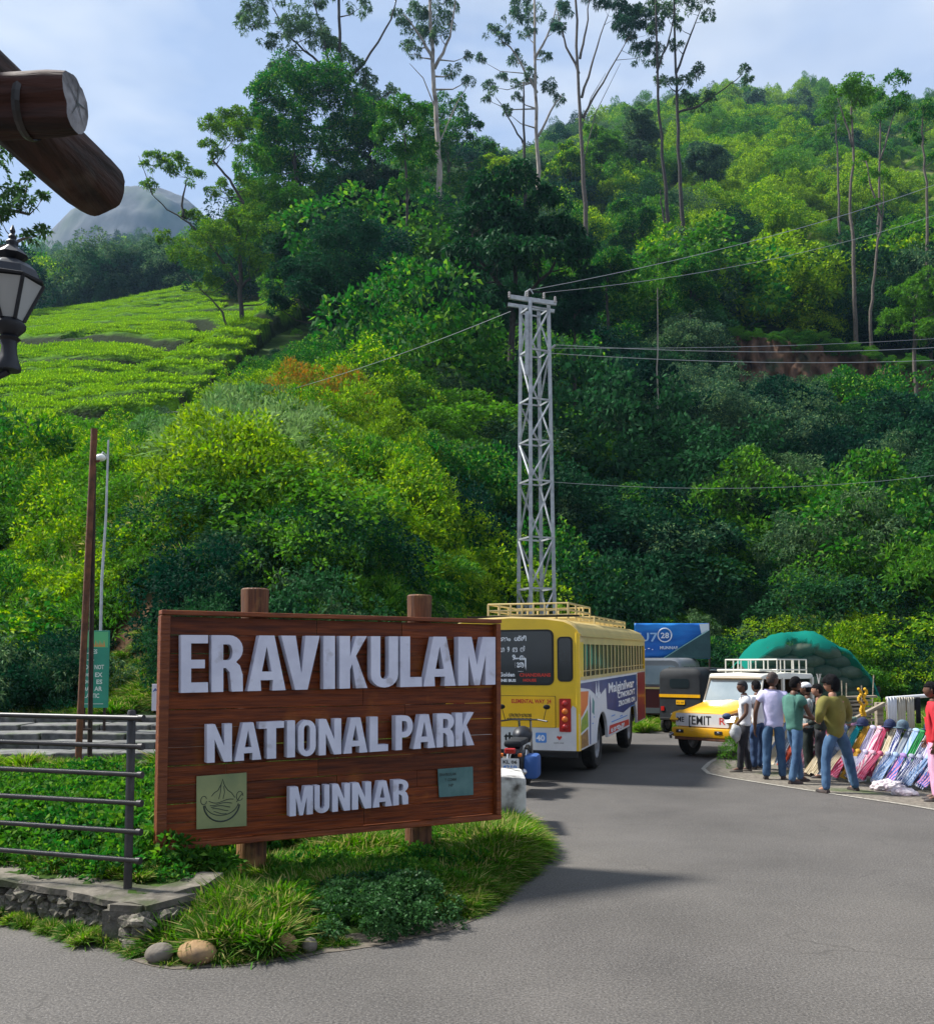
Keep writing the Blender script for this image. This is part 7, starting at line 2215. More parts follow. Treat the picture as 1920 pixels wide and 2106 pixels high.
def dome_top(x_): return 0.98 + 1.72 * max(0, 1 - (abs(x_ + 0.15) / 1.95) ** 2.6) ** 0.62 - 0.10 * (x_ > 0.9) * (x_ - 0.9)
for row in range(6):
    zz = 1.10 + row * 0.29
    x_ = -1.55 + (row % 2) * 0.32
    while x_ < 1.6:
        if zz < dome_top(x_) - 0.32:
            for y_ in (0.12,):
                o = link('sack', prr.choice(sme)); o.location = (9.2 + x_ + prr.uniform(-.05, .05), 25.2 + y_ + prr.uniform(-.06, .06), zz)
                o.rotation_euler = (prr.uniform(-.15, .15), prr.uniform(-.2, .2), prr.uniform(-.35, .35)); o.scale = (prr.uniform(0.9, 1.1),) * 3
                tag(o, 'bulging dark green sack packed under the green net on the trailer', 'sack', 'sacks under the green net')
        x_ += 0.66
m, n_, l_, out = new_mat('green shade net')
df = n_.new('ShaderNodeBsdfDiffuse'); df.inputs['Color'].default_value = (0.008, 0.15, 0.115, 1)
tpn = n_.new('ShaderNodeBsdfTransparent'); mx = n_.new('ShaderNodeMixShader')
at3 = n_.new('ShaderNodeAttribute'); at3.attribute_name = 'cover'
l_.new(at3.outputs['Fac'], mx.inputs['Fac']); l_.new(tpn.outputs[0], mx.inputs[1]); l_.new(df.outputs[0], mx.inputs[2]); l_.new(mx.outputs[0], out.inputs['Surface'])
NN, MM = 44, 22
vs = []; cov = []
for j in range(MM + 1):
    s_ = j / MM
    for i in range(NN + 1):
        t_ = i / NN
        x_ = -1.88 + 3.76 * t_
        top_ = dome_top(x_ * 0.97) + 0.06
        ph_ = s_ * math.pi
        y_ = 0.55 - 0.95 * math.cos(ph_) * (1 if True else 0)
        z_ = 0.95 + (top_ - 0.95) * (math.sin(ph_) ** 0.42)
        z_ += (0.16 * noise.noise(Vector((x_ * 1.6, y_ * 1.6, 0))) + 0.05 * noise.noise(Vector((x_ * 5, y_ * 5, 0)))) * (z_ > 1.3)
        y_ += 0.05 * noise.noise(Vector((x_ * 5, z_ * 4, 3)))
        vs.append((x_, y_, z_))
        edge = z_ > top_ - 0.30 - 0.25 * noise.noise(Vector((x_ * 1.3, 0, 0))) or abs(x_) > 1.75
        cov.append(0.9 if edge else 0.16)
fs = [(j * (NN + 1) + i, j * (NN + 1) + i + 1, (j + 1) * (NN + 1) + i + 1, (j + 1) * (NN + 1) + i) for j in range(MM) for i in range(NN)]
mb = MB(); mb.add(vs, fs); me = mb.mesh('net'); a3 = me.attributes.new('cover', 'FLOAT', 'POINT'); a3.data.foreach_set('value', cov)
net = link('shade_net', me, m, smooth=True); net.location = (9.2, 25.2, 0); net.scale = (0.94, 1, 1)
tag(net, 'bright teal-green shade net pulled over the sacks on the trailer', 'net')
# ================================================================== people
M_SKIN = mat('dark brown skin', (0.085, 0.038, 0.022), (0.125, 0.060, 0.036), rough=0.55, scale=6)
M_SKINL = mat('light brown skin', (0.30, 0.145, 0.090), (0.38, 0.20, 0.13), rough=0.55, scale=6)
M_HAIR = mat('black hair', (0.004, 0.004, 0.005), (0.012, 0.011, 0.012), spec=0.1, rough=0.9, scale=30, bump=0.8)
M_JEAN = mat('faded blue denim', (0.020, 0.055, 0.125), (0.060, 0.125, 0.22), rough=0.85, scale=5, stretch=(1.5, 1.5, 0.8), bump=0.35, bump_scale=14)
M_JEAND = mat('dark blue denim', (0.012, 0.030, 0.085), (0.035, 0.070, 0.15), rough=0.85, scale=6, bump=0.35, bump_scale=14)
M_BLKC = mat('black trousers cloth', (0.010, 0.010, 0.013), (0.022, 0.022, 0.028), rough=0.85, scale=6)
M_WSH = mat('white shirt cloth', (0.60, 0.60, 0.62), (0.72, 0.72, 0.74), rough=0.85, scale=4, bump=0.4, bump_scale=9)
M_LSH = mat('lavender white shirt cloth', (0.50, 0.47, 0.70), (0.62, 0.58, 0.80), rough=0.85, scale=3, bump=0.4, bump_scale=9)
M_GSH = mat('sea green shirt cloth', (0.035, 0.12, 0.095), (0.07, 0.19, 0.15), rough=0.85, scale=3, bump=0.4, bump_scale=9)
M_OSH = mat('olive shirt cloth', (0.115, 0.105, 0.020), (0.19, 0.17, 0.035), rough=0.85, scale=3, bump=0.4, bump_scale=9)
M_RSH = mat('crimson shirt cloth', (0.42, 0.012, 0.022), (0.55, 0.02, 0.035), rough=0.8, scale=3, bump=0.4, bump_scale=9)
M_PNK = mat('pale pink cloth', (0.60, 0.28, 0.42), (0.70, 0.38, 0.52), rough=0.8, scale=4)
M_JACK = mat('black jacket cloth', (0.008, 0.014, 0.012), (0.02, 0.032, 0.026), rough=0.8, scale=5)
M_SHOE = mat('dark shoe leather', (0.018, 0.014, 0.014), (0.05, 0.035, 0.03), rough=0.6, scale=9)
M_SHOEG = mat('grey brown shoe', (0.10, 0.085, 0.07), rough=0.8)
M_EYE = mat('eye', (0.02, 0.012, 0.01), rough=0.2)
M_LIP = mat('lips', (0.16, 0.04, 0.04), rough=0.5)


def skin(name, pts, edges, rad, material, parent, sub=1, root=0):
    me = bpy.data.meshes.new(name)
    me.from_pydata([tuple(p) for p in pts], edges, [])
    me.update()
    tmp = bpy.data.objects.new(name, me); C.objects.link(tmp)
    md = tmp.modifiers.new('s', 'SKIN'); md.use_smooth_shade = True; md.branch_smoothing = 0.6
    for i, r_ in enumerate(rad):
        sv = me.skin_vertices[0].data[i]
        sv.radius = (r_, r_) if not isinstance(r_, tuple) else r_
        sv.use_root = (i == root)
    sb = tmp.modifiers.new('b', 'SUBSURF'); sb.levels = sub; sb.render_levels = sub
    dg = bpy.context.evaluated_depsgraph_get()
    out_ = bpy.data.meshes.new_from_object(tmp.evaluated_get(dg))
    bpy.data.objects.remove(tmp); bpy.data.meshes.remove(me)
    out_.materials.clear(); out_.shade_smooth()
    return link(name, out_, material, parent)


def person(loc, H, label, heading, skin_m, hair_m, top_m, leg_m, shoe_m, J, hair='short', head_turn=0.0, sleeve=1.0, top_len=0.0, loose=1.0, belly=0.0, group=None, extra=None):
    """J: joints in the figure's frame: x to its right hand, y where it faces, z up, in units of standing height.
    keys: el er (elbows), wl wr (wrists), kl kr (knees), al ar (ankles), lean (shift of the shoulders)"""
    o = empty('person', loc, rz=heading, label=label, cat='person', group=group)
    S_ = H
    ln = Vector(J.get('lean', (0, 0, 0)))
    V = lambda x, y, z: Vector((x, y, z))
    pel = V(0, 0, 0.52); wa = V(0, 0.004, 0.60) + ln * 0.3; ch = V(0, 0.0, 0.715) + ln * 0.7; nk = V(0, 0, 0.83) + ln; hd = V(0, 0.010, 0.862) + ln * 1.05
    sl, sr = V(-0.108, -0.005, 0.80) + ln, V(0.108, -0.005, 0.80) + ln
    hl, hr_ = V(-0.052, 0, 0.505), V(0.052, 0, 0.505)
    el = V(*J.get('el', (-0.150, -0.01, 0.635))); er = V(*J.get('er', (0.150, -0.01, 0.635)))
    wl_ = V(*J.get('wl', (-0.150, 0.03, 0.49))); wr_ = V(*J.get('wr', (0.150, 0.03, 0.49)))
    kl = V(*J.get('kl', (-0.060, 0.012, 0.285))); kr = V(*J.get('kr', (0.060, 0.012, 0.285)))
    al = V(*J.get('al', (-0.062, -0.012, 0.045))); ar_ = V(*J.get('ar', (0.062, -0.012, 0.045)))
    tl = al + V(-0.012, 0.085, -0.028); tr_ = ar_ + V(0.012, 0.085, -0.028)
    pts = [pel, wa, ch, nk, hd, sl, el, wl_, sr, er, wr_, hl, kl, al, tl, hr_, kr, ar_, tr_]
    edges = [(0, 1), (1, 2), (2, 3), (3, 4), (2, 5), (5, 6), (6, 7), (2, 8), (8, 9), (9, 10), (0, 11), (11, 12), (12, 13), (13, 14), (0, 15), (15, 16), (16, 17), (17, 18)]
    rad = [(0.064, 0.050), (0.060, 0.047), (0.070, 0.052), 0.036, 0.040, 0.030, 0.024, 0.016, 0.030, 0.024, 0.016, 0.050, 0.034, 0.021, 0.014, 0.050, 0.034, 0.021, 0.014]
    # hands: a palm and five bent fingers of different lengths
    for w_, e_, sgn, iw in ((wl_, el, -1, 7), (wr_, er, 1, 10)):
        d = (w_ - e_).normalized(); side = V(0, 1, 0) if abs(d.y) < 0.8 else V(0, 0, 1)
        side = (side - d * side.dot(d)).normalized(); nn = d.cross(side)
        pc = len(pts); pts.append(w_ + d * 0.028); rad.append((0.016, 0.012)); edges.append((iw, pc))
        for f_, (off, L) in enumerate(((0.014, 0.034), (0.005, 0.040), (-0.005, 0.038), (-0.014, 0.030))):
            a = pts[pc] + side * off + d * 0.020; b_ = a + d * L * 0.5 + nn * sgn * -0.006; c_ = b_ + d * L * 0.45 + nn * sgn * -0.016
            k_ = len(pts); pts += [a, b_, c_]; rad += [0.0062, 0.0055, 0.0045]; edges += [(pc, k_), (k_, k_ + 1), (k_ + 1, k_ + 2)]
        a = pts[pc] + side * 0.020 - d * 0.004; b_ = a + side * 0.010 + d * 0.020
        k_ = len(pts); pts += [a, b_]; rad += [0.0065, 0.0052]; edges += [(pc, k_), (k_, k_ + 1)]
    pts = [p * S_ for p in pts]; rad = [tuple(q * S_ for q in r_) if isinstance(r_, tuple) else r_ * S_ for r_ in rad]
    body = skin('body', pts, edges, rad, skin_m, o, sub=1)
    # head, shaped and joined into the body's own mesh
    hc = hd * S_ + Vector((0, 0.010, 0.062)) * S_
    T_ = Matrix.Rotation(head_turn, 3, 'Z')
    mb = MB(); n0, m0 = 22, 16
    mb.ball((0, 0, 0), 1.0, n=n0, m=m0)
    vs = []
    for p in mb.v:
        x_, y_, z_ = p
        w_ = 0.046 * (1 - 0.22 * max(0, -z_) ** 1.5)
        q_ = Vector((x_ * w_, y_ * 0.056, z_ * 0.068))
        if y_ > 0:
            q_.y += 0.016 * math.exp(-((x_ / 0.17) ** 2) - ((z_ + 0.10) / 0.20) ** 2)          # nose
            q_.y -= 0.006 * math.exp(-(((abs(x_) - 0.36) / 0.18) ** 2) - ((z_ - 0.10) / 0.13) ** 2)  # eye sockets
            q_.y += 0.005 * math.exp(-((x_ / 0.25) ** 2) - ((z_ + 0.78) / 0.2) ** 2)          # chin
            q_.y += 0.003 * math.exp(-((x_ / 0.2) ** 2) - ((z_ + 0.48) / 0.1) ** 2)           # mouth
        else:
            q_.y -= 0.004 * math.exp(-((z_ - 0.2) / 0.4) ** 2)
        vs.append(hc + T_ @ q_ * S_)
    mb.v = vs
    for s__ in (-1, 1):
        mb.ball(hc + T_ @ Vector((s__ * 0.047, -0.002, -0.004)) * S_, 0.013 * S_, n=8, m=6, squash=(0.35, 0.7, 1.1), rot=T_)
    hm = mb.mesh('head')
    bm = bmesh.new(); bm.from_mesh(body.data); bm.from_mesh(hm)
    for f in bm.faces: f.smooth = True
    bm.to_mesh(body.data); bm.free()
    for s__ in (-1, 1):
        mb = MB(); mb.ball(hc + T_ @ Vector((s__ * 0.0165, 0.047, 0.007)) * S_, 0.0062 * S_, n=8, m=6, squash=(1.2, 0.6, 0.7)); mb.build('eye', M_EYE, o, smooth=True)
    mb = MB(); mb.ball(hc + T_ @ Vector((0, 0.0545, -0.033)) * S_, 0.011 * S_, n=10, m=6, squash=(1.2, 0.35, 0.32), rot=T_); mb.build('mouth', M_LIP, o, smooth=True)
    # hair
    if hair != 'none':
        mb = MB(); mb.ball((0, 0, 0), 1.0, n=26, m=18)
        big = {'short': 1.05, 'cropped': 1.025, 'full': 1.30}[hair]
        keep = []
        vs = []
        for p in mb.v:
            x_, y_, z_ = p
            q_ = Vector((x_ * 0.047 * big, y_ * 0.058 * big, z_ * 0.069 * big))
            if hair == 'full':
                q_ *= 1 + 0.13 * noise.noise(Vector(p) * 3.5) + 0.03
            elif hair == 'short':
                q_ *= 1 + 0.04 * noise.noise(Vector(p) * 5)
            vs.append(hc + T_ @ q_ * S_)
            line_ = 0.26 if y_ > 0.25 else (-0.05 if y_ > -0.2 else -0.55)
            if hair == 'full': line_ -= 0.12
            keep.append(z_ > line_)
        mb.v = vs
        mb.f = [f for f in mb.f if all(keep[i] for i in f)]
        h_ = mb.build('hair', hair_m, o, smooth=True)
        sd_ = h_.modifiers.new('thickness', 'SOLIDIFY'); sd_.thickness = 0.012 * S_; sd_.offset = -1
    # shirt
    hem = 0.478 - top_len
    g = loose
    P = [V(0, 0, hem), V(0, 0.004 + belly * 0.5, 0.60) + ln * 0.3, V(0, 0, 0.735) + ln * 0.8, V(0, -0.006, 0.822) + ln, sl + V(0.004, 0, 0.0), sl.lerp(el, 0.55 * sleeve), sr + V(-0.004, 0, 0.0), sr.lerp(er, 0.55 * sleeve)]
    E = [(0, 1), (1, 2), (2, 3), (2, 4), (4, 5), (2, 6), (6, 7)]
    Rr = [(0.094 * g, 0.070 * g), (0.088 * g + belly, 0.068 * g + belly), (0.112 * g, 0.084 * g), (0.074, 0.066), 0.060 * g, 0.044 * g, 0.060 * g, 0.044 * g]
    if sleeve > 1.2:
        P += [el, el.lerp(wl_, 0.9), er, er.lerp(wr_, 0.9)]
        P[5] = sl.lerp(el, 0.6); P[7] = sr.lerp(er, 0.6)
        E += [(5, 8), (8, 9), (7, 10), (10, 11)]; Rr += [0.034 * g, 0.027 * g] * 2
    P = [p * S_ for p in P]; Rr = [tuple(q * S_ for q in r_) if isinstance(r_, tuple) else r_ * S_ for r_ in Rr]
    shirt = skin('shirt', P, E, Rr, top_m, o, sub=2, root=1)
    for p in shirt.data.vertices:           # creases
        p.co += Vector((noise.noise(p.co * 9), noise.noise(p.co * 9 + Vector((4, 0, 0))), 0)) * 0.012
    # trousers
    fl = 1.0
    P = [V(0, 0, 0.515), V(0, 0, 0.575), hl, kl, al + V(0, 0.004, -0.030), hr_, kr, ar_ + V(0, 0.004, -0.030)]
    E = [(0, 1), (0, 2), (2, 3), (3, 4), (0, 5), (5, 6), (6, 7)]
    Rr = [(0.088, 0.070), (0.084, 0.066), 0.062, 0.044, 0.037, 0.062, 0.044, 0.037]
    P = [p * S_ for p in P]; Rr = [tuple(q * S_ for q in r_) if isinstance(r_, tuple) else r_ * S_ for r_ in Rr]
    tr2 = skin('trousers', P, E, Rr, leg_m, o, sub=2, root=0)
    for p in tr2.data.vertices:
        p.co += Vector((noise.noise(p.co * 11), noise.noise(p.co * 11 + Vector((4, 0, 0))), 0)) * 0.010
    # shoes
    for a, t_ in ((al, tl), (ar_, tr_)):
        heel = a + V(0, -0.022, -0.030); z0_ = min(a.z - 0.045, 0.0)
        mb = MB()
        c_ = [(heel, 0.019, 0.024), (a + V(0, 0.012, -0.022), 0.021, 0.032), (a.lerp(t_, 0.6) + V(0, 0, -0.002), 0.024, 0.022), (t_ + V(0, 0.02, 0.0), 0.020, 0.014), (t_ + V(0, 0.034, -0.002), 0.010, 0.008)]
        secs = []
        for (q_, w_, h_) in c_:
            b0 = a.z - 0.045
            secs.append([Vector((q_.x - w_, q_.y, b0)) * S_, Vector((q_.x - w_ * 0.95, q_.y, b0 + h_ * 0.7)) * S_, Vector((q_.x - w_ * 0.4, q_.y, b0 + h_ * 1.5)) * S_, Vector((q_.x + w_ * 0.4, q_.y, b0 + h_ * 1.5)) * S_,
                         Vector((q_.x + w_ * 0.95, q_.y, b0 + h_ * 0.7)) * S_, Vector((q_.x + w_, q_.y, b0)) * S_])
        loft(mb, secs); mb.build('shoe', shoe_m, o, angle=50)
    if extra: extra(o, S_, dict(wl=wl_ * S_, wr=wr_ * S_, hc=hc, T=T_, sl=sl * S_, sr=sr * S_))
    return o

def foot(u, v): g = gnd(u, v); return (g.x, g.y, 0.006)
# heading: 0 looks away from the camera (+y)
person(foot(1592, 1604), 1.76, 'man in a lavender-white t-shirt and faded jeans, back turned, arm hanging', R(-18), M_SKIN, mat('greying cropped hair', (0.02, 0.014, 0.012), (0.07, 0.05, 0.045), rough=0.8, scale=40), M_LSH, M_JEAN, M_SHOE,
       dict(wl=(-0.165, 0.03, 0.46), el=(-0.155, -0.03, 0.625), er=(0.13, 0.06, 0.64), wr=(0.06, 0.15, 0.66), al=(-0.07, -0.02, 0.045), ar=(0.075, 0.03, 0.045)), hair='cropped', head_turn=R(-55), sleeve=1.0, loose=1.13, belly=0.006, top_len=0.02)
def bag_extra(o, S_, d):
    mb = MB(); mb.ball(d['wl'] + Vector((-0.01, 0.02, -0.17)), 0.15, squash=(0.6, 0.6, 1.15), jitter=0.5, n=12, m=9); mb.build('plastic_bag', mat('grey plastic bag', (0.30, 0.31, 0.31), (0.42, 0.43, 0.43), rough=0.35, scale=12, bump=0.5), o, smooth=True)
    mb = MB(); mb.ball(d['wr'] + Vector((0, 0.05, -0.01)), 0.10, squash=(1, 0.8, 0.6), n=12, m=8); mb.build('held_cap', M_JEAND, o, smooth=True)
person(foot(1533, 1588), 1.60, 'thin man in loose white shirt and black trousers, facing left, holding a grey bag', R(80), M_SKIN, M_BLKC, M_WSH, M_BLKC, M_SHOEG,
       dict(wl=(-0.12, 0.10, 0.52), el=(-0.15, 0.0, 0.64), er=(0.14, 0.02, 0.63), wr=(0.10, 0.15, 0.60), al=(-0.05, 0.06, 0.045), ar=(0.05, -0.05, 0.045), kl=(-0.05, 0.05, 0.285)), hair='short', head_turn=R(10), sleeve=0.9, loose=1.12, top_len=0.0, extra=bag_extra)
person(foot(1560, 1583), 1.60, 'person in dark blue jeans standing between the two men in white shirts', R(30), M_SKIN, M_HAIR, M_WSH, M_JEAND, M_SHOE,
       dict(al=(-0.07, 0.0, 0.045), ar=(0.08, 0.05, 0.045)), hair='short', sleeve=0.9)
person(foot(1636, 1611), 1.69, 'man in a sea-green t-shirt and blue jeans, head turned to the stall', R(-70), M_SKIN, M_HAIR, M_GSH, M_JEAN, M_SHOE,
       dict(wl=(-0.06, 0.20, 0.60), el=(-0.14, 0.06, 0.64), er=(0.15, 0.05, 0.64), wr=(0.06, 0.18, 0.60), al=(-0.06, 0.10, 0.045), ar=(0.06, -0.10, 0.045), kl=(-0.06, 0.06, 0.285), kr=(0.06, -0.03, 0.285)), hair='short', head_turn=R(-5), sleeve=1.0, loose=1.10, belly=0.008, top_len=0.02)
def whitecap(o, S_, d):
    mb = MB(); mb.ball(d['hc'] + Vector((0, 0, 0.03)) * S_, 0.056 * S_, squash=(0.95, 1.1, 0.75), n=14, m=9); mb.build('cap', M_WSH, o, smooth=True)
person(foot(1664, 1596), 1.58, 'person in white cap and patterned white top behind the green-shirted man', R(60), M_SKIN, M_HAIR, mat('patterned white top', (0.45, 0.50, 0.50), (0.12, 0.20, 0.22), rough=0.8, scale=16, lo=0.5, hi=0.6), M_JACK, M_SHOE,
       dict(wl=(-0.08, 0.14, 0.58), el=(-0.14, 0.04, 0.63)), hair='short', sleeve=1.5, extra=whitecap)
def sticks(o, S_, d):
    mb = MB()
    for dx in (-0.02, 0.0, 0.03):
        mb.tube([d['hc'] + Vector((0, -0.03, 0.10)), d['hc'] + Vector((dx * 3, -0.04 + dx, 0.27))], 0.006, n=5)
    mb.build('hair_ornament', M_PORC, o)
person(foot(1688, 1600), 1.56, 'person in a black jacket looking left behind the olive-shirted man', R(75), M_SKINL, M_HAIR, M_JACK, M_BLKC, M_SHOE,
       dict(wl=(-0.09, 0.14, 0.56), el=(-0.15, 0.02, 0.62)), hair='short', sleeve=1.5, loose=1.1, extra=sticks)
def camo(o, S_, d):
    mb = MB(); mb.ball(d['wr'] + Vector((0.03, 0.06, 0.0)), 0.11, squash=(1.5, 0.7, 0.5), jitter=0.4, n=14, m=9); mb.build('held_cloth', mat('green patterned cloth', (0.03, 0.07, 0.06), (0.12, 0.18, 0.14), rough=0.8, scale=20, lo=0.45, hi=0.55), o, smooth=True)
person(foot(1722, 1630), 1.70, 'man in olive shirt and blue jeans with full black hair, legs wide apart', R(18), M_SKINL, M_HAIR, M_OSH, M_JEAN, M_SHOE,
       dict(el=(-0.19, -0.03, 0.66), wl=(-0.10, 0.10, 0.60), er=(0.17, 0.05, 0.665), wr=(0.27, 0.16, 0.60), al=(-0.13, -0.02, 0.045), ar=(0.21, 0.02, 0.045), kl=(-0.10, 0.02, 0.285), kr=(0.15, 0.03, 0.285), lean=(-0.02, 0.01, 0)),
       hair='full', head_turn=R(35), sleeve=1.35, loose=1.15, top_len=0.03, extra=camo)
person(foot(1926, 1648), 1.64, 'person in crimson shirt and pale pink trousers, cut by the right edge', R(70), M_SKIN, M_HAIR, M_RSH, M_PNK, M_SHOE,
       dict(wl=(-0.13, 0.02, 0.47), wr=(0.13, 0.05, 0.50)), hair='short', sleeve=1.7, loose=1.2, top_len=0.04)

# ================================================================== the roadside stall
rack_a = gnd(1640, 1590); rack_b = gnd(2040, 1640)
RA, RB = Vector((rack_a.x, rack_a.y + 0.55, 0)), Vector((rack_b.x, rack_b.y + 0.45, 0))
rdir = (RB - RA).normalized(); rlen = (RB - RA).length; rang = math.atan2(rdir.y, rdir.x); rfront = Vector((rdir.y, -rdir.x, 0))
if rfront.y > 0: rfront = -rfront
rk = empty('stall_rack', RA, rz=rang, label='low wooden rack along the road verge with coloured scarves leaning on it', cat='rack')
M_TIMB = mat('weathered timber', (0.16, 0.13, 0.095), (0.34, 0.29, 0.22), rough=0.85, scale=4, stretch=(1, 6, 6), bump=0.4, rand=0.2)
for zz in (0.82, 0.45):
    mb = MB(); mb.tube([(-0.1, 0, zz), (rlen + 0.2, 0, zz)], 0.022, n=8); mb.build('rail', M_TIMB, rk)
for i in range(6):
    mb = MB(); mb.tube([(rlen * i / 5, 0.02, -0.05), (rlen * i / 5, 0.02, 0.9)], 0.028, n=8); mb.build('post', M_TIMB, rk)
def cloth_mat(nm, a, b_, stripes=26):
    m, n_, l_, out = new_mat(nm)
    p = n_.new('ShaderNodeBsdfPrincipled'); p.inputs['Roughness'].default_value = 0.85; p.inputs['Specular IOR Level'].default_value = 0.15
    tc = n_.new('ShaderNodeTexCoord'); wv = n_.new('ShaderNodeTexWave'); wv.inputs['Scale'].default_value = stripes; wv.inputs['Distortion'].default_value = 1.5; wv.inputs['Detail'].default_value = 2
    l_.new(tc.outputs['Object'], wv.inputs['Vector'])
    r_ = n_.new('ShaderNodeValToRGB'); r_.color_ramp.elements[0].position = 0.40; r_.color_ramp.elements[0].color = col4(a); r_.color_ramp.elements[1].position = 0.60; r_.color_ramp.elements[1].color = col4(b_)
    l_.new(wv.outputs['Fac'], r_.inputs['Fac']); l_.new(r_.outputs['Color'], p.inputs['Base Color']); l_.new(p.outputs['BSDF'], out.inputs['Surface'])
    return m
CL = [('pink and white striped', (0.55, 0.16, 0.26), (0.62, 0.55, 0.58)), ('navy and white striped', (0.02, 0.035, 0.16), (0.55, 0.56, 0.62)), ('lilac and grey striped', (0.34, 0.28, 0.48), (0.50, 0.50, 0.55)),
      ('orange-red', (0.55, 0.07, 0.03), (0.45, 0.10, 0.06)), ('pale blue', (0.20, 0.32, 0.55), (0.40, 0.48, 0.62)), ('turquoise', (0.02, 0.36, 0.42), (0.05, 0.45, 0.48)),
      ('crimson and pink', (0.42, 0.02, 0.07), (0.55, 0.22, 0.32)), ('mustard', (0.50, 0.28, 0.03), (0.42, 0.24, 0.05)), ('cream', (0.55, 0.46, 0.30), (0.60, 0.53, 0.42)), ('green', (0.02, 0.24, 0.07), (0.10, 0.36, 0.14)),
      ('blue and pink striped', (0.05, 0.14, 0.45), (0.55, 0.25, 0.38)), ('slate grey', (0.14, 0.17, 0.22), (0.30, 0.33, 0.38))]
CLM = [cloth_mat(nm + ' scarf cloth', a, b_) for nm, a, b_ in CL]
def scarf_mesh(w_, h_, seed, lean):
    rr = random.Random(seed); nx, nz = 12, 9
    vs = []
    for j in range(nz + 1):
        t_ = j / nz
        ww = w_ * (0.55 + 0.5 * t_ ** 0.8)
        for i in range(nx + 1):
            s_ = i / nx - 0.5
            fold = 0.028 * math.sin(i * 2.1 + seed) * (0.5 + t_) + 0.012 * noise.noise(Vector((s_ * 5, t_ * 4, seed)))
            vs.append((s_ * ww + 0.03 * math.sin(t_ * 3 + seed) * t_, -lean * t_ - 0.03 + fold, -h_ * t_ + 0.01 * noise.noise(Vector((s_ * 9, 0, seed)))))
    fs = [(j * (nx + 1) + i, j * (nx + 1) + i + 1, (j + 1) * (nx + 1) + i + 1, (j + 1) * (nx + 1) + i) for j in range(nz) for i in range(nx)]
    # knot thrown over the rail
    mb = MB(); mb.add(vs, fs); mb.ball((0, 0.0, 0.015), w_ * 0.42, squash=(0.9, 0.7, 0.6), jitter=0.4, n=10, m=7)
    me = mb.mesh('scarf'); me.shade_smooth(); return me
ORD = ['first', 'second', 'third', 'fourth', 'fifth', 'sixth', 'seventh', 'eighth', 'ninth', 'tenth']
SC = [scarf_mesh(0.16, 0.78, k_, 0.34) for k_ in range(5)]; SC2 = [scarf_mesh(0.15, 0.42, k_ + 9, 0.22) for k_ in range(4)]
cnt = {}
order = [4, 8, 11, 3, 1, 2, 0, 6, 0, 10, 4, 8, 5, 7, 2, 0, 6, 8, 1, 11, 4, 9, 1, 2, 10, 4, 0, 1]
rr = random.Random(12)
for i, ci in enumerate(order):
    t_ = (i + 0.5) / len(order) * rlen
    me = rr.choice(SC).copy(); me.materials.clear(); me.materials.append(CLM[ci])
    o = link('scarf', me); p = RA + rdir * t_
    o.location = (p.x + rr.uniform(-.02, .02), p.y - 0.02, 0.835); o.rotation_euler = (0, rr.uniform(0.05, 0.38), rang + rr.uniform(-0.1, 0.1)); o.scale = (rr.uniform(0.8, 1.15), 1, rr.uniform(0.9, 1.0))
    nm = CL[ci][0]; k_ = cnt[nm] = cnt.get(nm, 0) + 1
    tag(o, f'{nm} scarf on the rack rail, {ORD[k_ - 1]} such from the left', 'scarf', 'scarves hanging on the roadside rack')
cnt = {}
order2 = [8, 8, 11, 8, 6, 7, 2, 0, 6, 1, 4, 10, 1, 1, 4, 1, 10, 1]
for i, ci in enumerate(order2):
    t_ = (0.30 + 0.70 * (i + 0.5) / len(order2)) * rlen
    me = rr.choice(SC2).copy(); me.materials.clear(); me.materials.append(CLM[ci])
    o = link('scarf', me); p = RA + rdir * t_ + rfront * 0.36
    o.location = (p.x, p.y, 0.47); o.rotation_euler = (0, rr.uniform(0.15, 0.5), rang); o.scale = (rr.uniform(0.8, 1.1), 1, 1.0)
    nm = CL[ci][0]; k_ = cnt[nm] = cnt.get(nm, 0) + 1
    tag(o, f'short {nm} scarf low before the rack, {ORD[k_ - 1]} such from the left', 'scarf', 'short scarves propped in front of the rack')
# caps set on the rail
M_NAVY = mat('navy wool', (0.010, 0.016, 0.05), (0.02, 0.03, 0.09), rough=0.9, scale=20, bump=0.4)
CAPS = [(0.30, M_NAVY, 'navy knitted cap at the left end of the rack'), (0.455, M_NAVY, 'navy cap on the rack nearest the pink scarves'), (0.60, M_NAVY, 'deep blue cap on the middle of the rack'),
        (0.665, mat('grey blue cap wool', (0.10, 0.16, 0.20), (0.04, 0.06, 0.09), rough=0.9, scale=14), 'grey-blue patterned cap right of the middle one'), (0.80, M_NAVY, 'large navy cap left of the red-shirted person'),
        (0.87, M_NAVY, 'navy cap highest on the rack beside the large one'), (0.395, M_PNK, 'pale pink cap held over the left of the rack')]
for t_, m_, lab in CAPS:
    p = RA + rdir * (t_ * rlen)
    o = empty('cap', (p.x, p.y - 0.04, 0.90), rz=rang + rr.uniform(-.4, .4), label=lab, cat='cap')
    mb = MB(); mb.lathe([(0.085, -0.03), (0.092, 0.0), (0.088, 0.045), (0.065, 0.085), (0.03, 0.105), (0.001, 0.11)], n=16); mb.build('crown_piece', m_, o, smooth=True)
    mb = MB(); mb.lathe([(0.094, -0.035), (0.10, -0.02), (0.094, 0.0)], n=16, cap=False); mb.ball((0, -0.10, -0.015), 0.07, squash=(1.1, 0.9, 0.14)); mb.build('brim', m_, o, smooth=True)
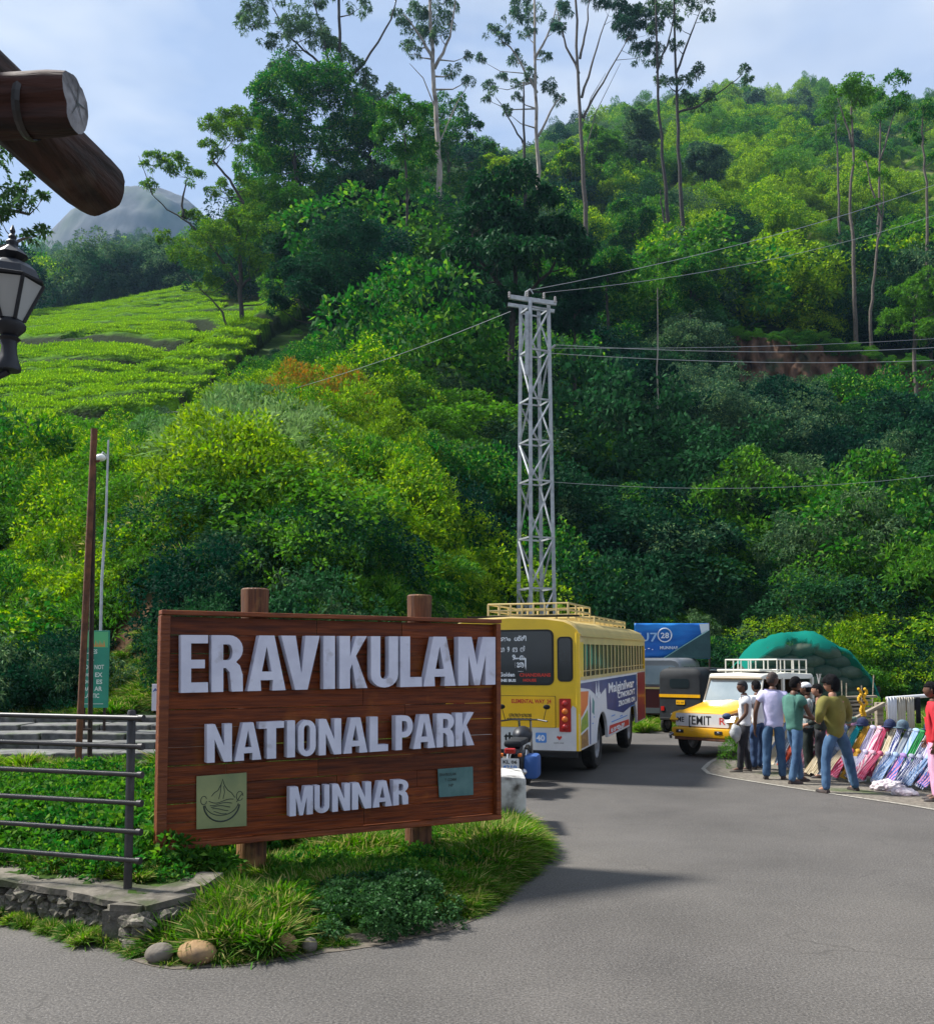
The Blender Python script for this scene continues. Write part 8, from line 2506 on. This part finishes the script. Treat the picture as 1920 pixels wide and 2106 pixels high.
def crumple(nm, px, s, m_, lab, cat):
    g = gnd(*px); mb = MB(); mb.ball((0, 0, 0), 1.0, squash=s, jitter=0.8, n=30, m=20)
    mb.v = [tuple(Vector(q) * (1 + 0.30 * noise.noise(Vector(q) * 14) + 0.16 * noise.noise(Vector(q) * 31))) for q in mb.v]
    o = mb.build(nm, m_); o.location = (g.x, g.y + s[1] * 0.6, s[2] * 0.55); tag(o, lab, cat); return o
M_PLAS = mat('pinkish white plastic', (0.50, 0.40, 0.42), (0.66, 0.62, 0.64), rough=0.5, scale=9, bump=0.6)
crumple('plastic_sheet', (1822, 1628), (0.24, 0.16, 0.10), M_PLAS, 'crumpled pinkish plastic sheet on the ground before the rack', 'plastic sheet')
crumple('plastic_sheet', (1858, 1638), (0.17, 0.13, 0.07), M_PLAS, 'smaller crumpled pale plastic sheet just right of the pinkish one', 'plastic sheet')
crumple('white_bag', (1708, 1604), (0.11, 0.09, 0.12), M_WSH, 'small white bag between the striding legs', 'bag')
# white paper panel leaning at the rack
p0, p1 = gnd(1746, 1612), gnd(1778, 1616)
mb = MB(); w_ = 0.32; mb.prism([(0, 0), (w_ * 0.85, 0.02), (w_, 0.42), (-0.04, 0.45)], (0, 0, 0), (1, 0, 0), (0, 0.42, 0.9), (0, 0.02, 0))
o = mb.build('paper_sack', mat('white printed paper', (0.46, 0.50, 0.56), (0.60, 0.62, 0.66), rough=0.8, scale=9)); o.location = (p0.x, p0.y, 0.02); tag(o, 'flat white paper sack leaning on the rack right of the striding man', 'paper sack')
# fence of white cloths behind, planks, posts, yellow garland
FD = 17.6
fa, fb = at(1822, 1437, FD), at(2060, 1420, FD + 0.2)
fc = empty('cloth_rail', (fa.x, FD, 0), label='white rail behind the stall carrying beige and white cloths', cat='rail')
mb = MB(); mb.tube([(0, 0, fa.z), (fb.x - fa.x, 0.2, fb.z)], 0.035, n=8); mb.build('rail', M_WHT, fc)
for x_ in (0.02, (fb.x - fa.x) * 0.6):
    mb = MB(); mb.tube([(x_, 0, -0.1), (x_, 0, fa.z)], 0.03, n=8); mb.build('post', M_TIMB, fc)
M_BEIGE = mat('beige cloth', (0.40, 0.36, 0.28), (0.50, 0.46, 0.38), rough=0.9, scale=3, stretch=(6, 1, 1))
for (u0, u1, v1, m_, lab) in ((1823, 1843, 1490, M_WSH, 'narrow white cloth hanging at the left end of the rail'), (1844, 1862, 1500, M_BEIGE, 'beige cloth hanging in the middle of the white rail'),
                              (1863, 1880, 1503, M_BEIGE, 'beige cloth hanging next to the black strap'), (1881, 1892, 1488, M_BLKC, 'black strap hanging beside the red-shirted person')):
    a, b_ = at(u0, 1434, FD - 0.05), at(u1, v1, FD - 0.05)
    nx = 10; vs = []
    for j in (0, 1, 2, 3):
        for i in range(nx + 1):
            vs.append((a.x + (b_.x - a.x) * i / nx, FD - 0.07 - 0.02 * math.sin(i * 1.9 + u0) * (0.3 + j * 0.3), a.z + (b_.z - a.z) * j / 3))
    for i in range(nx + 1): vs.append((a.x + (b_.x - a.x) * i / nx, FD + 0.06, a.z - 0.25))
    fs = [(j * (nx + 1) + i, j * (nx + 1) + i + 1, (j + 1) * (nx + 1) + i + 1, (j + 1) * (nx + 1) + i) for j in range(3) for i in range(nx)] + [(i, i + 1, 4 * (nx + 1) + i + 1, 4 * (nx + 1) + i) for i in range(nx)]
    mb = MB(); mb.add(vs, fs); o = mb.build('hanging_cloth', m_, smooth=True); tag(o, lab, 'cloth')
    md = o.modifiers.new('thickness', 'SOLIDIFY'); md.thickness = 0.006
for i in range(7):
    a = at(1722 + prr.uniform(-6, 6), 1436 + i * 8, 19.2); b_ = at(1788 + prr.uniform(-14, 16), 1438 + i * 8 - 6, 19.5)
    mb = MB(); mb.box((0, 0, 0), ((b_ - a).length, 0.16, 0.045), bevel=0.005)
    o = mb.build('timber_plank', M_TIMB); o.location = (a + b_) / 2; o.rotation_euler = (0, -math.atan2(b_.z - a.z, b_.x - a.x), prr.uniform(-.08, .08))
    tag(o, f'grey timber plank, {ORD[i]} from the top of the stack behind the stall', 'plank', 'planks stacked behind the stall')
tb = empty('plank_trestle', (at(1755, 1500, 19.4).x, 19.45, 0), label='rough timber trestle holding the stack of planks behind the stall', cat='trestle')
for x_ in (-0.33, 0.33):
    for y_ in (-0.12, 0.12):
        mb = MB(); mb.box((x_, y_ - 0.0, 0.32), (0.06, 0.05, 0.66)); mb.build('leg', M_TIMB, tb)
for (u0, v0, u1, v1, lab) in ((1730, 1400, 1733, 1436, 'thin stick standing left above the stacked planks'), (1740, 1405, 1740, 1436, 'short stick next to the thin one above the planks'), (1796, 1388, 1790, 1470, 'tall pale stick leaning behind the stall')):
    a, b_ = at(u0, v0, 19.7), at(u1, v1 + 60, 19.7)
    mb = MB(); mb.tube([a, b_], 0.012, n=6); o = mb.build('stick', M_TIMB); tag(o, lab, 'stick')
a, b_ = at(1776, 1478, 18.4), at(1808, 1440, 18.8)
mb = MB(); mb.box((0, 0, 0), (0.95, 0.10, 0.07), bevel=0.006); o = mb.build('timber_beam', M_TIMB); o.location = at(1778, 1468, 18.5); o.rotation_euler = (0, -0.42, 0.2); tag(o, 'thick timber beam slanting up to the post right of the garland', 'beam')
mb = MB(); mb.box((0, 0, 0.5), (0.13, 0.13, 1.25), bevel=0.01); o = mb.build('timber_post', M_TIMB); g_ = at(1806, 1440, 18.7); o.location = (g_.x, 18.7, 0); tag(o, 'square timber post between the garland and the white cloths', 'post')
gl = at(1772, 1412, 17.9)
go_ = empty('garland', (gl.x, 17.9, 0), label='yellow flower garland hung on a stick above the coloured scarves', cat='garland')
mb = MB(); mb.tube([(0, 0.02, 0.0), (0, 0.02, gl.z + 0.02)], 0.012, n=6); mb.build('stick', M_TIMB, go_)
mb = MB()
for i in range(30):
    zz = gl.z - 0.05 - (i % 15) * 0.035; x_ = (0.05 + 0.03 * math.sin(i)) * (1 if i < 15 else -1) * (1 if (i % 15) < 9 else 0.5)
    mb.ball((x_, -0.01, zz), 0.03, n=7, m=5, jitter=0.3)
mb.build('blossoms', mat('marigold yellow', (0.62, 0.30, 0.01), (0.70, 0.42, 0.02), rough=0.8, scale=30), go_)['kind'] = 'stuff'
# weeds on the verge
g = gnd(1506, 1580)
bush('fine_mid', g.x, g.y, 0.30, 'small bright green weed growing at the road edge beside the jeep wheel', cat='plant', name='weed', z=0.0, squash=1.6)
g = gnd(1850, 1530)
bush('fine', g.x, g.y + 1.2, 0.42, 'pale green weed standing under the beige cloths', cat='plant', name='weed', z=0.2, squash=1.8)
# ================================================================== the air
mb = MB()
mb.box((0, 700, 320), (2600, 1560, 650))
hz = mb.build('haze')
tag(hz, kind='stuff')
m = bpy.data.materials.new('haze'); m.use_nodes = True
nt = m.node_tree; nt.nodes.clear()
o_ = nt.nodes.new('ShaderNodeOutputMaterial')
pv_ = nt.nodes.new('ShaderNodeVolumePrincipled')
pv_.inputs['Color'].default_value = (0.42, 0.68, 1.0, 1)
pv_.inputs['Density'].default_value = 0.00013
pv_.inputs['Anisotropy'].default_value = 0.2
nt.links.new(pv_.outputs['Volume'], o_.inputs['Volume'])
hz.data.materials.append(m)
